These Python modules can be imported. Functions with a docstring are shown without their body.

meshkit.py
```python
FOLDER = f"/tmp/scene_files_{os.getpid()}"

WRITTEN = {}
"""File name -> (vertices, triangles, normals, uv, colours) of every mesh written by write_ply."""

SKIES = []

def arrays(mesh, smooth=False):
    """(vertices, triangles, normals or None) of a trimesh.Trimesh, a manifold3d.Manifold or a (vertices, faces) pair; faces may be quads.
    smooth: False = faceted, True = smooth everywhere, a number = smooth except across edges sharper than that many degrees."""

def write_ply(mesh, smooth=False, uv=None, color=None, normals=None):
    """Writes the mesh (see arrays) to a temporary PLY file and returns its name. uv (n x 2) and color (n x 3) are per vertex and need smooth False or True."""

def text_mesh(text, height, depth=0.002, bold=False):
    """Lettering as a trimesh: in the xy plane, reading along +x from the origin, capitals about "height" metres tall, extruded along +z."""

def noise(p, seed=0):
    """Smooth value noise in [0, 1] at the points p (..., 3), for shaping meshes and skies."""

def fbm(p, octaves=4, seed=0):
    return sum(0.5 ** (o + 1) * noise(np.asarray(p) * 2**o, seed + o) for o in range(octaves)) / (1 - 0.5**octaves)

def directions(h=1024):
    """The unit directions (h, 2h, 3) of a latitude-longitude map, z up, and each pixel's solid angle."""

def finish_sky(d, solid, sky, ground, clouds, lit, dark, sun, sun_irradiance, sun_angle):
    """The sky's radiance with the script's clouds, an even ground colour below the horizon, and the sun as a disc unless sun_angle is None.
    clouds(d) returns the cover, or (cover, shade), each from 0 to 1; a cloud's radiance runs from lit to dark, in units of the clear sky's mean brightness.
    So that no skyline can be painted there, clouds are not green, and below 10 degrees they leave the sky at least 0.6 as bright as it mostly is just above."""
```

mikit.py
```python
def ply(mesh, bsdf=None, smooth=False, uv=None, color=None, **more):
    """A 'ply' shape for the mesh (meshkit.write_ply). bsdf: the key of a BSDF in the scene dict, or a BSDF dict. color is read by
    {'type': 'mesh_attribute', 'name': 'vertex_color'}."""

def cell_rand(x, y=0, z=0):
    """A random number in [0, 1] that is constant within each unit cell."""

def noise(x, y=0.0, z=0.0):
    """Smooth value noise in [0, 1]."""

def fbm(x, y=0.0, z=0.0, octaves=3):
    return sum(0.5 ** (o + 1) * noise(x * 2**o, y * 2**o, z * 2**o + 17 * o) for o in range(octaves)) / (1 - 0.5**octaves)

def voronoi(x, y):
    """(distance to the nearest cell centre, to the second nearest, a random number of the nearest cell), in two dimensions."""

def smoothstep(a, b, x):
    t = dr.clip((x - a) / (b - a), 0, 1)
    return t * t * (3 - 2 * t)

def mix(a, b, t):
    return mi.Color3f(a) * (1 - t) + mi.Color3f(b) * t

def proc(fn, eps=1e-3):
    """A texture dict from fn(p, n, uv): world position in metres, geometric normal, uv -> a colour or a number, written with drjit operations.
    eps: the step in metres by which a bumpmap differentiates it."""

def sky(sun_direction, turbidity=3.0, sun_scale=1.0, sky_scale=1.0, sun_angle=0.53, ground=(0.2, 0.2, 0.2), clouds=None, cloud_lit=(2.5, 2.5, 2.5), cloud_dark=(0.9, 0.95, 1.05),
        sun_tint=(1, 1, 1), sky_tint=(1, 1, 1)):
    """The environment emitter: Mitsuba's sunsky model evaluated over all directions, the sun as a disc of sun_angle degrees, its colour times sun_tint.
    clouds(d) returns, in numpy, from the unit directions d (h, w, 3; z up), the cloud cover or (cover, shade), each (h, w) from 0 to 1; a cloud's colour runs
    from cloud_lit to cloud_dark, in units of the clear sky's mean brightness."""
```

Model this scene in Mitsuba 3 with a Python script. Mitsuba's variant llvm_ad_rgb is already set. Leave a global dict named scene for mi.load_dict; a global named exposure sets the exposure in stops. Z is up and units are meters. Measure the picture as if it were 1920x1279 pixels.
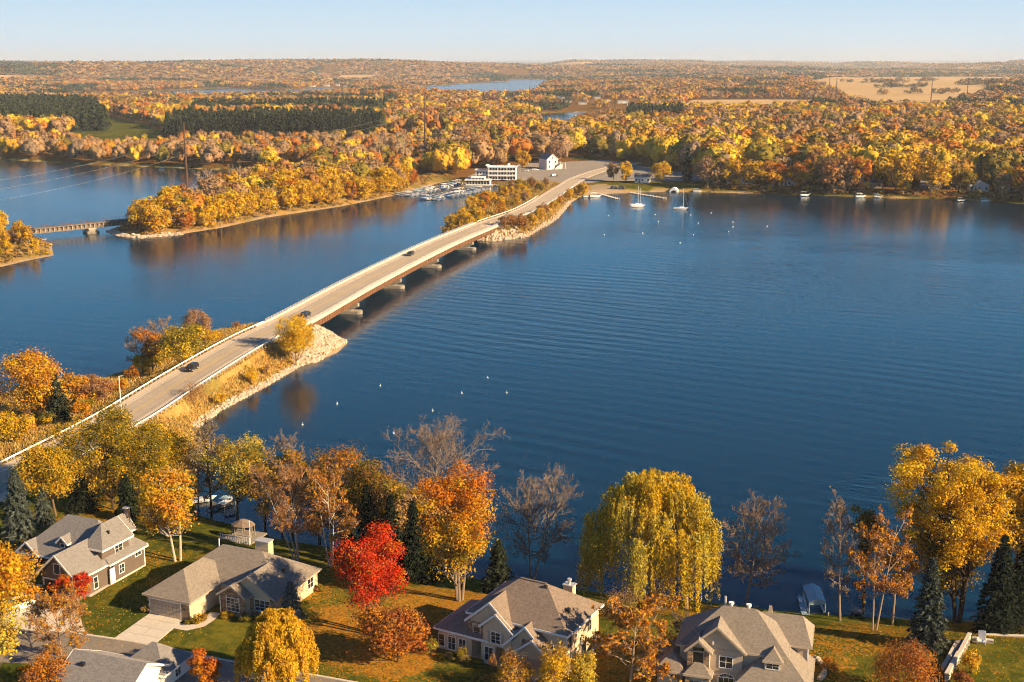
# Autumn lake seen from the air: camera, daylight and exposure first, then terrain and water, then bridges, houses, trees, small things.
import math
import numpy as np
import trimesh
import shapely
from shapely.geometry import Polygon, LineString, Point
from shapely.ops import unary_union
import manifold3d as m3
import drjit as dr
import mitsuba as mi
import mikit
from mikit import noise, fbm, smoothstep, mix, proc

T = mi.ScalarTransform4f
scene, labels = {}, {}
exposure = 1.92

# ---------------------------------------------------------------- camera
PITCH = math.atan(524 / 2300)
scene['camera'] = {
    'type': 'perspective', 'fov': math.degrees(2 * math.atan(960 / 2300)), 'fov_axis': 'x', 'near_clip': 1.0, 'far_clip': 40000.0,
    'to_world': T().look_at(origin=[0, 0, 75], target=[0, math.cos(PITCH), 75 - math.sin(PITCH)], up=[0, 0, 1]),
    'medium': {'type': 'ref', 'id': 'air'},
}
# ---------------------------------------------------------------- daylight: low afternoon sun from the right and a little behind
SUN_AZ, SUN_EL = math.radians(-26), math.radians(25)
SUN = (math.cos(SUN_AZ) * math.cos(SUN_EL), math.sin(SUN_AZ) * math.cos(SUN_EL), math.sin(SUN_EL))
def veil(d):
    # thin haze of a fair autumn day: milky at the horizon, clear blue above, the same all round
    el = np.degrees(np.arcsin(np.clip(d[..., 2], -1, 1)))
    t = np.clip((el - .8) / 6.5, 0, 1)
    return .97 / (1 + (np.maximum(el, 0) / 13.0) ** 3.5), t * t * (3 - 2 * t)
scene['daylight'] = mikit.sky(SUN, turbidity=3.0, sun_scale=2.0, sun_tint=(1.03, 0.97, 0.86), clouds=veil, cloud_lit=(3.95, 4.9, 5.6), cloud_dark=(.70, 3.2, 5.7), sky_scale=.55, sky_tint=(.30, .90, 1.6))
# ---------------------------------------------------------------- the air between here and the far hills
scene['air'] = {'type': 'homogeneous', 'albedo': {'type': 'rgb', 'value': [0.84, 0.92, 1.0]}, 'sigma_t': 6.5e-5}
scene['haze'] = {'type': 'cube', 'to_world': T().translate([0, 0, 80]).scale([16000, 16000, 86]), 'bsdf': {'type': 'null'}, 'interior': {'type': 'ref', 'id': 'air'}}
labels['haze'] = {'label': 'thin pale autumn haze lying over the whole lake country', 'category': 'haze', 'kind': 'stuff'}

# ---------------------------------------------------------------- terrain: shorelines in plan (metres) and the height of the land
def sstep(a, b, x):
    t = np.clip((np.asarray(x, float) - a) / (np.asarray(b, float) - a), 0, 1)
    return t * t * (3 - 2 * t)

def vnoise(x, y, seed=0):
    x, y = np.asarray(x, float), np.asarray(y, float)
    xi, yi = np.floor(x).astype(np.int64), np.floor(y).astype(np.int64)
    tx, ty = x - xi, y - yi
    tx, ty = tx * tx * (3 - 2 * tx), ty * ty * (3 - 2 * ty)
    def h(a, b):
        n = (a * 374761393 + b * 668265263 + seed * 974711) & 0x7fffffff
        n = ((n ^ (n >> 13)) * 1274126177) & 0x7fffffff
        return ((n ^ (n >> 16)) & 0xffff) / 65535.0
    return (h(xi, yi) * (1 - tx) + h(xi + 1, yi) * tx) * (1 - ty) + (h(xi, yi + 1) * (1 - tx) + h(xi + 1, yi + 1) * tx) * ty

def vfbm(x, y, seed=0, octaves=3):
    return sum(0.5 ** (o + 1) * vnoise(np.asarray(x) * 2 ** o, np.asarray(y) * 2 ** o, seed + o) for o in range(octaves)) / (1 - 0.5 ** octaves)

near_land = Polygon([(-400, -300), (-400, 150), (-230, 205), (-128, 216), (-117.31, 271.16), (-115.48, 285.59), (-104.45, 287.11), (-99.20, 287.62), (-96.27, 294.42), (-92.90, 314.94), (-85.79, 340.46), (-78.55, 348.38), (-73.39, 352.85), (-62.73, 352.85),
    (-54.08, 343.30), (-45.93, 326.90), (-46.90, 316.16), (-50.78, 306.65), (-54.38, 300.42), (-59.50, 279.65), (-64.84, 261.00), (-66.75, 248.00), (-61.58, 229.96), (-56.22, 208.46), (-53.85, 196.77), (-50.12, 194.03), (-45.56, 191.60), (-37.84, 185.77), (-26.92, 181.33), (-16.25, 174.62),
    (-10.37, 171.05), (3.14, 168.35), (10.10, 166.11), (18.38, 163.55), (29.54, 161.60), (38.78, 158.83), (44.53, 157.98), (48.35, 157.30), (54.50, 156.64), (61.68, 156.14), (70.03, 154.99), (120, 148), (400, 120), (400, -300)])
islet = Polygon([(-430, 250), (-230, 352), (-191.56, 453.61), (-187.41, 468.73), (-181.78, 482.10), (-190.26, 503.58), (-200.48, 522.15), (-216.75, 538.67), (-233.32, 556.23), (-330, 430), (-460, 330)])
mainland = Polygon([(-9000, 1250), (-1500, 1150), (-700, 1010), (-402.42, 971.76), (-333.39, 930.45), (-277.94, 906.34), (-212.72, 878.98), (-169.71, 853.19), (-139.36, 836.81), (-122.51, 813.36), (-132.91, 766.73), (-151.07, 710.18), (-163.72, 648.80), (-175.37, 609.70), (-182.48, 580.78),
    (-184.42, 559.87), (-178.41, 545.56), (-162.92, 531.94), (-148.63, 542.09), (-134.09, 565.43), (-120.97, 603.27), (-90.66, 651.25), (-62.47, 716.06), (-43.17, 791.17), (-28.70, 770.13), (-1.33, 766.73), (-6.37, 734.27), (-19.91, 653.72), (-30.08, 605.40), (-32.12, 552.63), (-27.01, 536.97), (-14.95, 525.38),
    (-8.25, 523.76), (5.60, 533.61), (20.82, 596.97), (26.61, 636.80), (31.53, 671.54), (40.68, 704.40), (53.86, 713.11), (67.72, 719.03), (84.00, 725.05), (107.60, 725.05), (160.32, 710.18), (187.96, 701.54), (214.12, 690.33), (240.77, 687.59), (276.06, 661.24), (520, 600), (1400, 500), (9000, 700),
    (15500, 2000), (15500, 15500), (-15500, 15500), (-15500, 2000)])
lakes = [Polygon([(-1134.43, 3138.63), (-980.24, 3194.48), (-901.49, 3374.57), (-852.99, 3576.05), (-808.07, 3648.64), (-688.63, 3439.17), (-615.37, 3439.17), (-559.43, 3648.64), (-482.58, 3802.99), (-381.53, 2886.17), (-430.33, 2520.73), (-578.20, 2418.53), (-723.37, 2386.27), (-883.78, 2556.72)]),
    Polygon([(-286.63, 3802.99), (-130.47, 4576.67), (-14.36, 4821.67), (-7.10, 5566.10), (160.73, 5399.44), (73.39, 3312.34), (32.73, 2556.72), (-89.84, 2631.87), (-217.84, 2886.17)]),
    Polygon([(-56.79, 2418.53), (0.00, 2451.67), (0.00, 2010.33), (-51.00, 1987.92)]),
    Polygon([(39.45, 1843.98), (80.55, 1882.95), (179.08, 1903.06), (153.16, 1595.83), (89.37, 1488.75), (47.26, 1221.50), (27.30, 1221.50)])]
land = unary_union([near_land, islet, mainland.difference(unary_union(lakes))])
shore = unary_union([near_land.boundary, islet.boundary, mainland.boundary] + [p.boundary for p in lakes])
shapely.prepare(land)
shapely.prepare(shore)
# centre line of the county road: x, y, height of the carriageway (the bridge spans the middle part)
ROAD = np.array([(-118, 90, 4.4), (-97, 160, 4.5), (-85.8, 207.1, 4.6), (-78.4, 238.8, 4.8), (-74.0, 267.9, 5.0), (-66.5, 308.5, 5.3), (-61.6, 327, 5.4), (-49.4, 386, 5.5), (-29.5, 471, 5.5), (-11.3, 535.5, 5.3), (6.8, 595, 4.6), (15.5, 640, 3.8), (23.5, 688, 3.1), (32, 730, 3.0), (40, 770, 3.0), (58, 830, 3.0), (90, 900, 3.2)], float)
BRIDGE_START, BRIDGE_END = 327.0, 535.0
bank_near = LineString(ROAD[:7, :2])
bank_far = LineString(ROAD[9:, :2])

def shore_dist(x, y):
    pts = shapely.points(np.asarray(x, float), np.asarray(y, float))
    d = shapely.distance(shore, pts)
    return np.where(shapely.contains(land, pts), d, -d)

def land_h(x, y, sd=None):
    x, y = np.asarray(x, float), np.asarray(y, float)
    sd = shore_dist(x, y) if sd is None else sd
    r = np.hypot(x, y)
    lots = np.where((y < 330), 1.0, 0.0) * np.where((x < -45) & (y > 214), 0.0, 1.0)
    hill = sstep(1100, 3200, r) * 12 * vfbm(x / 900 + 3, y / 900, 5) + sstep(2900, 5000, r) * (1 - sstep(7000, 9500, r)) * (14 + 36 * sstep(900, -900, x)) * sstep(.30, .72, vfbm(x / 1500 + 7.3, y / 1300 + 2, 11)) + sstep(5200, 11500, r) * (4 + 66 * sstep(.36, .78, vfbm(x / 1150, y / 1700, 21)))
    near_lake = sstep(0, 650, sd)
    top = np.where(r < 600, np.where(lots > 0, 4.0, 1.5), 2.2) + np.where(r > 600, sstep(600, 1400, r) * 5 * sstep(0, 260, sd) * vfbm(x / 240, y / 240, 2), 0) + hill * near_lake
    bank = sstep(0, np.where(lots > 0, 17, 9), sd)
    h = np.where(sd > 0, 0.35 * sstep(0, 1.2, sd) + (top - 0.35) * bank, -np.minimum(-sd * 0.35, 3.0))
    # embankments carrying the road
    for line, a, b in ((bank_near, 0, 7), (bank_far, 9, len(ROAD))):
        m = (np.abs(x) < 250) & (y > 60) & (y < 950)
        if m.any():
            pts = shapely.points(x[m], y[m])
            d = shapely.distance(line, pts)
            zz = np.interp(y[m], ROAD[a:b, 1], ROAD[a:b, 2])
            e = zz - 0.22 - 0.45 * sstep(400, 520, y[m]) - np.maximum(0, d - 6.6) * 0.40
            e = np.where((d > 6.6) & (sd[m] > 0), np.minimum(e, 0.15 + sd[m] * 0.62), e)
            h[m] = np.where((sd[m] > -7) & (e > -1), np.maximum(h[m], np.where(d > 6.6, np.minimum(e, np.where(sd[m] > 0, 9, 0.3 + sd[m] * .3)), e)), h[m])
    return h

def h_at(x, y):
    return float(land_h(np.array([x]), np.array([y]))[0])

# ---------------------------------------------------------------- helpers: meshes, entries of the scene, labels
class MB:
    """Collects vertices, triangles and (optionally) colours of one mesh."""
    def __init__(self):
        self.v, self.f, self.c, self.n = [], [], [], 0
    def add(self, v, f, c=None):
        v, f = np.asarray(v, float).reshape(-1, 3), np.asarray(f, int)
        if f.shape[1] == 4:
            f = np.vstack([f[:, [0, 1, 2]], f[:, [0, 2, 3]]])
        self.v.append(v); self.f.append(f + self.n); self.n += len(v)
        if c is not None:
            c = np.asarray(c, float)
            self.c.append(np.broadcast_to(c, (len(v), 3)) if c.ndim == 1 else c)
        return self
    def get(self):
        return np.vstack(self.v), np.vstack(self.f)
    def col(self):
        return np.vstack(self.c) if self.c else None

BOXF = np.array([[0, 2, 3, 1], [4, 5, 7, 6], [0, 1, 5, 4], [2, 6, 7, 3], [0, 4, 6, 2], [1, 3, 7, 5]])
def box(x0, x1, y0, y1, z0, z1):
    return np.array([[x, y, z] for x in (x0, x1) for y in (y0, y1) for z in (z0, z1)], float), BOXF[:, ::-1]
def beam(a, b, w, h, up=(0, 0, 1)):
    """A bar from a to b, w wide and h high, its axis through a and b."""
    a, b, up = np.asarray(a, float), np.asarray(b, float), np.asarray(up, float)
    t = b - a; t /= np.linalg.norm(t)
    s = np.cross(t, up)
    if np.linalg.norm(s) < 1e-6: s = np.cross(t, [1, 0, 0])
    s /= np.linalg.norm(s); u = np.cross(s, t)
    return np.array([p + s * i * w / 2 + u * j * h / 2 for p in (a, b) for i in (-1, 1) for j in (-1, 1)]), BOXF
def tube(pts, rad, sides=6, cap=False):
    p = np.asarray(pts, float)
    t = np.gradient(p, axis=0); t /= np.linalg.norm(t, axis=1, keepdims=True) + 1e-12
    a = np.cross(t, np.where(np.abs(t[:, 2:]) < .9, [0, 0, 1.0], [1.0, 0, 0])); a /= np.linalg.norm(a, axis=1, keepdims=True) + 1e-12
    b = np.cross(t, a); ang = np.arange(sides) * 2 * np.pi / sides
    v = p[:, None] + np.broadcast_to(rad, (len(p),))[:, None, None] * (np.cos(ang)[None, :, None] * a[:, None] + np.sin(ang)[None, :, None] * b[:, None])
    i, j = np.meshgrid(np.arange(len(p) - 1), np.arange(sides), indexing='ij')
    f = np.stack([i * sides + j, i * sides + (j + 1) % sides, (i + 1) * sides + (j + 1) % sides, (i + 1) * sides + j], -1).reshape(-1, 4)
    f = np.vstack([f[:, [0, 1, 2]], f[:, [0, 2, 3]]]); v = v.reshape(-1, 3)
    if cap:
        n = len(v); v = np.vstack([v, p[0], p[-1]]); k = np.arange(sides); e = (len(p) - 1) * sides
        f = np.vstack([f, np.stack([(k + 1) % sides, k, np.full(sides, n)], 1), np.stack([e + k, e + (k + 1) % sides, np.full(sides, n + 1)], 1)])
    return v, f
def hull(pts):
    return m3.Manifold.hull_points(np.asarray(pts, float))
def mbox(x0, x1, y0, y1, z0, z1):
    return hull([[x, y, z] for x in (x0, x1) for y in (y0, y1) for z in (z0, z1)])
def mv(man):
    m = man.to_mesh()
    return np.array(m.vert_properties[:, :3], float), np.array(m.tri_verts, int)
def extrude(poly, z0, z1):
    m = trimesh.creation.extrude_polygon(poly, z1 - z0)
    return np.array(m.vertices) + [0, 0, z0], np.array(m.faces)
def place(v, o, rot=0.0):
    """Local coordinates to the world: turn by rot degrees about z, move to o."""
    r = math.radians(rot); c, s = math.cos(r), math.sin(r)
    v = np.asarray(v, float)
    return np.stack([v[:, 0] * c - v[:, 1] * s + o[0], v[:, 0] * s + v[:, 1] * c + o[1], v[:, 2] + (o[2] if len(o) > 2 else 0)], 1)

def free(key):
    if key not in scene and key not in labels and not any(k.startswith(key + '__') for k in ()):
        return key
    n = 1
    while '%s_%03d' % (key, n) in scene or '%s_%03d' % (key, n) in labels:
        n += 1
    return '%s_%03d' % (key, n)
def thing(name, label, cat, group=None, kind=None):
    key = free(name)
    labels[key] = {'label': label, 'category': cat}
    if group: labels[key]['group'] = group
    if kind: labels[key]['kind'] = kind
    return key
def part(parent, name, vf, bsdf, smooth=False, uv=None, color=None, kind=None, label=None, o=None, rot=0.0):
    key = free(parent + '__' + name) if parent else name
    v, f = vf.get() if isinstance(vf, MB) else (mv(vf) if hasattr(vf, 'to_mesh') else vf)
    if color is None and isinstance(vf, MB): color = vf.col()
    if o is not None: v = place(v, o, rot)
    f = np.asarray(f)
    if f.shape[1] == 4: f = np.vstack([f[:, [0, 1, 2]], f[:, [0, 2, 3]]])
    scene[key] = mikit.ply((v, f), bsdf, smooth=smooth, uv=uv, color=color)
    if kind or label:
        labels[key] = {}
        if kind: labels[key]['kind'] = kind
        if label: labels[key]['label'] = label
    return key
def single(name, vf, bsdf, label, cat, group=None, kind=None, **k):
    key = free(name)
    part(None, key, vf, bsdf, **k)
    labels[key] = {'label': label, 'category': cat}
    if group: labels[key]['group'] = group
    if kind: labels[key]['kind'] = kind
    return key

# ---------------------------------------------------------------- materials
def rgb(*c):
    return {'type': 'rgb', 'value': list(c)}
def plain(name, c, rough=0.8, metal=0.0, var=0.12, scale=1.5, spec=0.3):
    """A surface of one colour with fine mottling and streaks of wear."""
    c = mi.Color3f(*c)
    def fn(p, n, uv, c=c, var=var, scale=scale):
        k = fbm(p.x * scale, p.y * scale, p.z * scale) * .6 + noise(p.x * scale * 7, p.y * scale * 7, p.z * scale * 7) * .4
        return c * (1 + var * 2 * (k - .5))
    scene[name] = {'type': 'twosided', 'b': {'type': 'principled', 'base_color': proc(fn), 'roughness': rough, 'metallic': metal, 'specular': spec}}
    return name
def roof_mat(name, c, c2):
    """Asphalt shingles: courses of tabs with grains of two tones."""
    def fn(p, n, uv, c=mi.Color3f(*c), c2=mi.Color3f(*c2)):
        row = dr.floor(p.z / .09)
        along = p.x * n.y - p.y * n.x
        k = mikit.cell_rand(along / .16 + row * .37, row) * .5 + noise(p.x * 11, p.y * 11, p.z * 11) * .5
        w = fbm(p.x * .5, p.y * .5, p.z * .5)
        return (c * (1 - k) + c2 * k) * (.95 + .10 * w)
    scene[name] = {'type': 'twosided', 'b': {'type': 'principled', 'base_color': proc(fn), 'roughness': .9, 'specular': .25}}
    return name
def siding_mat(name, c, pitch=.16):
    """Lap siding: boards with fine differences of tone."""
    def fn(p, n, uv, c=mi.Color3f(*c)):
        row = dr.floor(p.z / pitch)
        k = mikit.cell_rand(row, 3) * .1 + fbm(p.x * 1.3, p.y * 1.3, p.z * 1.3) * .16
        return c * (.87 + k)
    scene[name] = {'type': 'twosided', 'b': {'type': 'principled', 'base_color': proc(fn), 'roughness': .75, 'specular': .3}}
    return name
def stone_fn(p, n, uv):
    row = dr.floor(p.z / .22)
    along = p.x * n.y - p.y * n.x
    k = mikit.cell_rand(along / .5 + row * .43, row, 1)
    j = mikit.cell_rand(along / .5 + row * .43, row, 2)
    base = mix((.16, .10, .065), (.42, .30, .20), k)
    return base * (.75 + .5 * j * noise(p.x * 5, p.y * 5, p.z * 5))
scene['stone_facing'] = {'type': 'twosided', 'b': {'type': 'principled', 'base_color': proc(stone_fn), 'roughness': .9, 'specular': .2}}
for leafy in (('leaf', .0), ):
    scene['leaf'] = {'type': 'principledthin', 'base_color': {'type': 'mesh_attribute', 'name': 'vertex_color'}, 'roughness': .55, 'diff_trans': .5, 'spec_trans': 0.0, 'eta': 1.3}
scene['far_leaf'] = {'type': 'twosided', 'b': {'type': 'diffuse', 'reflectance': {'type': 'mesh_attribute', 'name': 'vertex_color'}}}
scene['bark'] = {'type': 'twosided', 'b': {'type': 'diffuse', 'reflectance': {'type': 'mesh_attribute', 'name': 'vertex_color'}}}
scene['glazing'] = {'type': 'twosided', 'b': {'type': 'principled', 'base_color': rgb(.022, .028, .035), 'roughness': .08, 'specular': .7}}
plain('white_paint', (.78, .77, .74), .55, var=.05)
plain('white_gel', (.80, .80, .80), .3, var=.04, spec=.5)
plain('pier_concrete', (.27, .235, .19), .9, var=.35, scale=.7)
plain('weathered_iron', (.20, .145, .105), .8, var=.4, scale=.8)
plain('concrete', (.46, .41, .34), .85, var=.2, scale=.8)
plain('pale_concrete', (.55, .50, .43), .85, var=.14, scale=.9)
plain('rusty_steel', (.185, .095, .05), .7, var=.35, scale=.7)
plain('brown_steel', (.10, .05, .032), .6, var=.2)
plain('galvanised', (.55, .55, .54), .45, .35, var=.1)
plain('dark_wood', (.10, .075, .055), .85, var=.3, scale=2)
plain('grey_wood', (.26, .23, .20), .85, var=.25, scale=2)
plain('black_rubber', (.02, .02, .02), .8)
plain('black_paint', (.014, .015, .018), .18, spec=.6, var=.02)
plain('navy_paint', (.018, .024, .045), .18, spec=.6, var=.02)
plain('bronze_paint', (.04, .032, .028), .2, spec=.6, var=.02)
plain('silver_paint', (.5, .51, .52), .25, .4, var=.02)
plain('taillight', (.30, .012, .01), .25)
plain('blue_canvas', (.035, .10, .22), .7)
plain('pale_canvas', (.32, .47, .55), .6, var=.08, scale=4)
plain('rock', (.46, .38, .29), .9, var=.45, scale=1.1)
roof_mat('roof_grey', (.155, .145, .14), (.27, .255, .25))
roof_mat('roof_tan', (.17, .145, .12), (.31, .265, .22))
roof_mat('roof_brown', (.15, .115, .09), (.29, .225, .18))
siding_mat('siding_taupe', (.135, .105, .088))
siding_mat('siding_beige', (.56, .44, .30))
siding_mat('siding_tan', (.43, .355, .275))
siding_mat('siding_white', (.78, .77, .73))
plain('stucco_beige', (.60, .48, .33), .85, var=.08)

# ---------------------------------------------------------------- foliage
def tris(c, nrm, size, rng, aspect=1.0, along=None):
    """One triangle per centre, facing nrm, turned at random (or with its long axis along `along`)."""
    n = nrm / (np.linalg.norm(nrm, axis=1, keepdims=True) + 1e-9)
    r = rng.normal(size=n.shape) if along is None else along
    t = r - n * (r * n).sum(1, keepdims=True); t /= np.linalg.norm(t, axis=1, keepdims=True) + 1e-9
    b = np.cross(n, t); s = np.broadcast_to(size, (len(c),))[:, None] * rng.uniform(.7, 1.3, (len(c), 1))
    v = np.stack([c + t * s * .62 * aspect, c - t * s * .38 * aspect + b * s * .5, c - t * s * .38 * aspect - b * s * .5], 1)
    return v.reshape(-1, 3), np.arange(len(c) * 3).reshape(-1, 3)
def unit(rng, n, up=0.0):
    d = rng.normal(size=(n, 3)); d /= np.linalg.norm(d, axis=1, keepdims=True)
    d[:, 2] += up
    return d / np.linalg.norm(d, axis=1, keepdims=True)
def curve(a, b, sag, n=4):
    """A bent limb from a to b: it leaves upward or outward and ends at b."""
    a, b = np.asarray(a, float), np.asarray(b, float)
    t = np.linspace(0, 1, n)[:, None]
    m = (a + b) / 2 + np.asarray(sag)
    return a * (1 - t) ** 2 + 2 * m * t * (1 - t) + b * t ** 2

YEL, GOLD, ORA, RED, OLI, TAN, RUST, LIME, BARE = (.67, .45, .028), (.60, .35, .022), (.56, .22, .018), (.50, .035, .012), (.225, .18, .018), (.34, .21, .10), (.34, .15, .04), (.50, .42, .075), (.25, .20, .17)
PINE, SPRUCE, BLUE = (.030, .042, .022), (.060, .075, .052), (.12, .15, .14)
WHITEBARK, GREYBARK, BROWNBARK, DARKBARK = (.52, .45, .36), (.27, .21, .16), (.19, .125, .08), (.075, .05, .035)

def crown_points(rng, n, W, H, lobes, low=.0, plume=False):
    """Puff centres inside a crown of width W and height H built from several lobes: unlike heights, gaps between them."""
    L = [np.array([0, 0, .5, 1.0])]
    for k in range(lobes - 1):
        a = k * 2.4 + rng.uniform(0, 1)
        r = rng.uniform(.22, .32)
        L.append(np.array([r * math.cos(a), r * math.sin(a), rng.uniform(.25, .72), rng.uniform(.45, .7)]))
    if lobes > 1: L[0][3] = .8
    if plume:   # upright plumes of unlike height standing side by side
        P = []
        tops = [(0, 0, 1.0)] + [(rng.uniform(.20, .40), k * 2.0 * np.pi / (lobes - 1) + rng.uniform(-.3, .3), rng.uniform(.74, 1.0)) for k in range(lobes - 1)]
        for i in range(n):
            r, a, top = tops[i % lobes]
            d = unit(rng, 1, .1)[0] * rng.uniform(.35, 1) ** .5
            z0 = rng.uniform(.06, .2); hh = (top - z0) / 2
            z = z0 + hh + d[2] * hh * .9
            s = .62 + .38 * z
            P.append([(r * math.cos(a) * s + d[0] * .165) * W, (r * math.sin(a) * s + d[1] * .165) * W, z * H])
        return np.array(P)
    out, rad = [], []
    while len(out) < n:
        l = L[rng.integers(len(L))] if rng.random() > .35 else L[0]
        d = unit(rng, 1, .18)[0] * rng.uniform(.45, 1) ** .5
        p = np.array([l[0], l[1], l[2]]) + d * .5 * l[3] * np.array([.92, .92, 1.0])
        q = p * [W, W, H]
        if p[2] < low: continue
        out.append(q)
    return np.array(out)

def broadleaf(rng, W, H, clear, cols, n_puffs=60, n_leaves=90, leaf=.34, puff=.17, lobes=3, bark=BROWNBARK, trunk_r=None, dx=0.0, stems=1, bare=0.0, top=None, thin=3, oval=1.0, plume=False):
    """A broad tree: trunk(s), limbs to every puff of the crown, leaves around each puff. Returns trunk and crown meshes with colours."""
    tr, cr = MB(), MB()
    ch = H - clear
    P = crown_points(rng, n_puffs, W * .92, ch * .93, lobes, plume=plume)
    P[:, 0] += dx * np.clip(P[:, 2] / ch + .3, 0, 1); P[:, 2] += clear + ch * .02
    tr_r = trunk_r or (.012 * H + .05)
    fork = clear + ch * .25
    bases = []
    for s in range(stems):
        a = s * 2 * np.pi / stems + .5
        foot = np.array([math.cos(a), math.sin(a), 0]) * (.0 if stems == 1 else .35)
        head = np.array([dx * .5 + (math.cos(a) * W * .14 if stems > 1 else 0), (math.sin(a) * W * .14 if stems > 1 else 0), clear + ch * .72])
        axis = curve(foot - [0, 0, .4], head, [rng.uniform(-.25, .25), rng.uniform(-.25, .25), 0], 7)
        tr.add(*tube(axis, np.linspace(tr_r, tr_r * .3, 7) * (1 if stems == 1 else .7), 7), bark)
        bases.append(axis)
    for p in P:
        ax = bases[rng.integers(len(bases))]
        hz = np.clip(p[2] - np.hypot(p[0] - dx * .4, p[1]) * .75 - .1 * ch, clear * .8, clear + ch * .7)
        i = int(np.argmin(abs(ax[:, 2] - hz)))
        tr.add(*tube(curve(ax[i], p, [0, 0, -.06 * ch], 4), np.linspace(tr_r * .26, .025, 4), thin), bark)
    cols = np.asarray(cols, float)
    rp = puff * W
    keep = P[rng.random(len(P)) >= bare]
    m = len(keep)
    d = unit(rng, m * n_leaves, .28).reshape(m, n_leaves, 3)
    rr = rp * rng.uniform(.7, 1.3, (m, 1, 1)) * rng.uniform(.35, 1.05, (m, n_leaves, 1))
    C = (keep[:, None] + d * rr * [1, 1, .8 * oval]).reshape(-1, 3)
    nr = (d + rng.normal(size=d.shape) * .55 + [0, 0, .25]).reshape(-1, 3)
    v, f = tris(C, nr, leaf, rng)
    hz = (keep[:, 2] - clear) / ch
    which = rng.random((m, 1)) * .75 + rng.random((m, n_leaves)) * .25
    cc = cols[np.minimum((which * len(cols)).astype(int), len(cols) - 1)]
    if top is not None:
        q = np.clip((hz[:, None] + rng.normal(size=(m, 1)) * .12 - top[1]) / .16, 0, 1)[..., None]
        cc = cc * (1 - q) + np.asarray(top[0]) * q
    cc = cc * rng.uniform(.72, 1.28, (m, n_leaves, 1)) * rng.uniform(.9, 1.1, (m, 1, 1))
    cr.add(v, f, np.repeat(cc.reshape(-1, 3), 3, 0))
    return tr, cr

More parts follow.
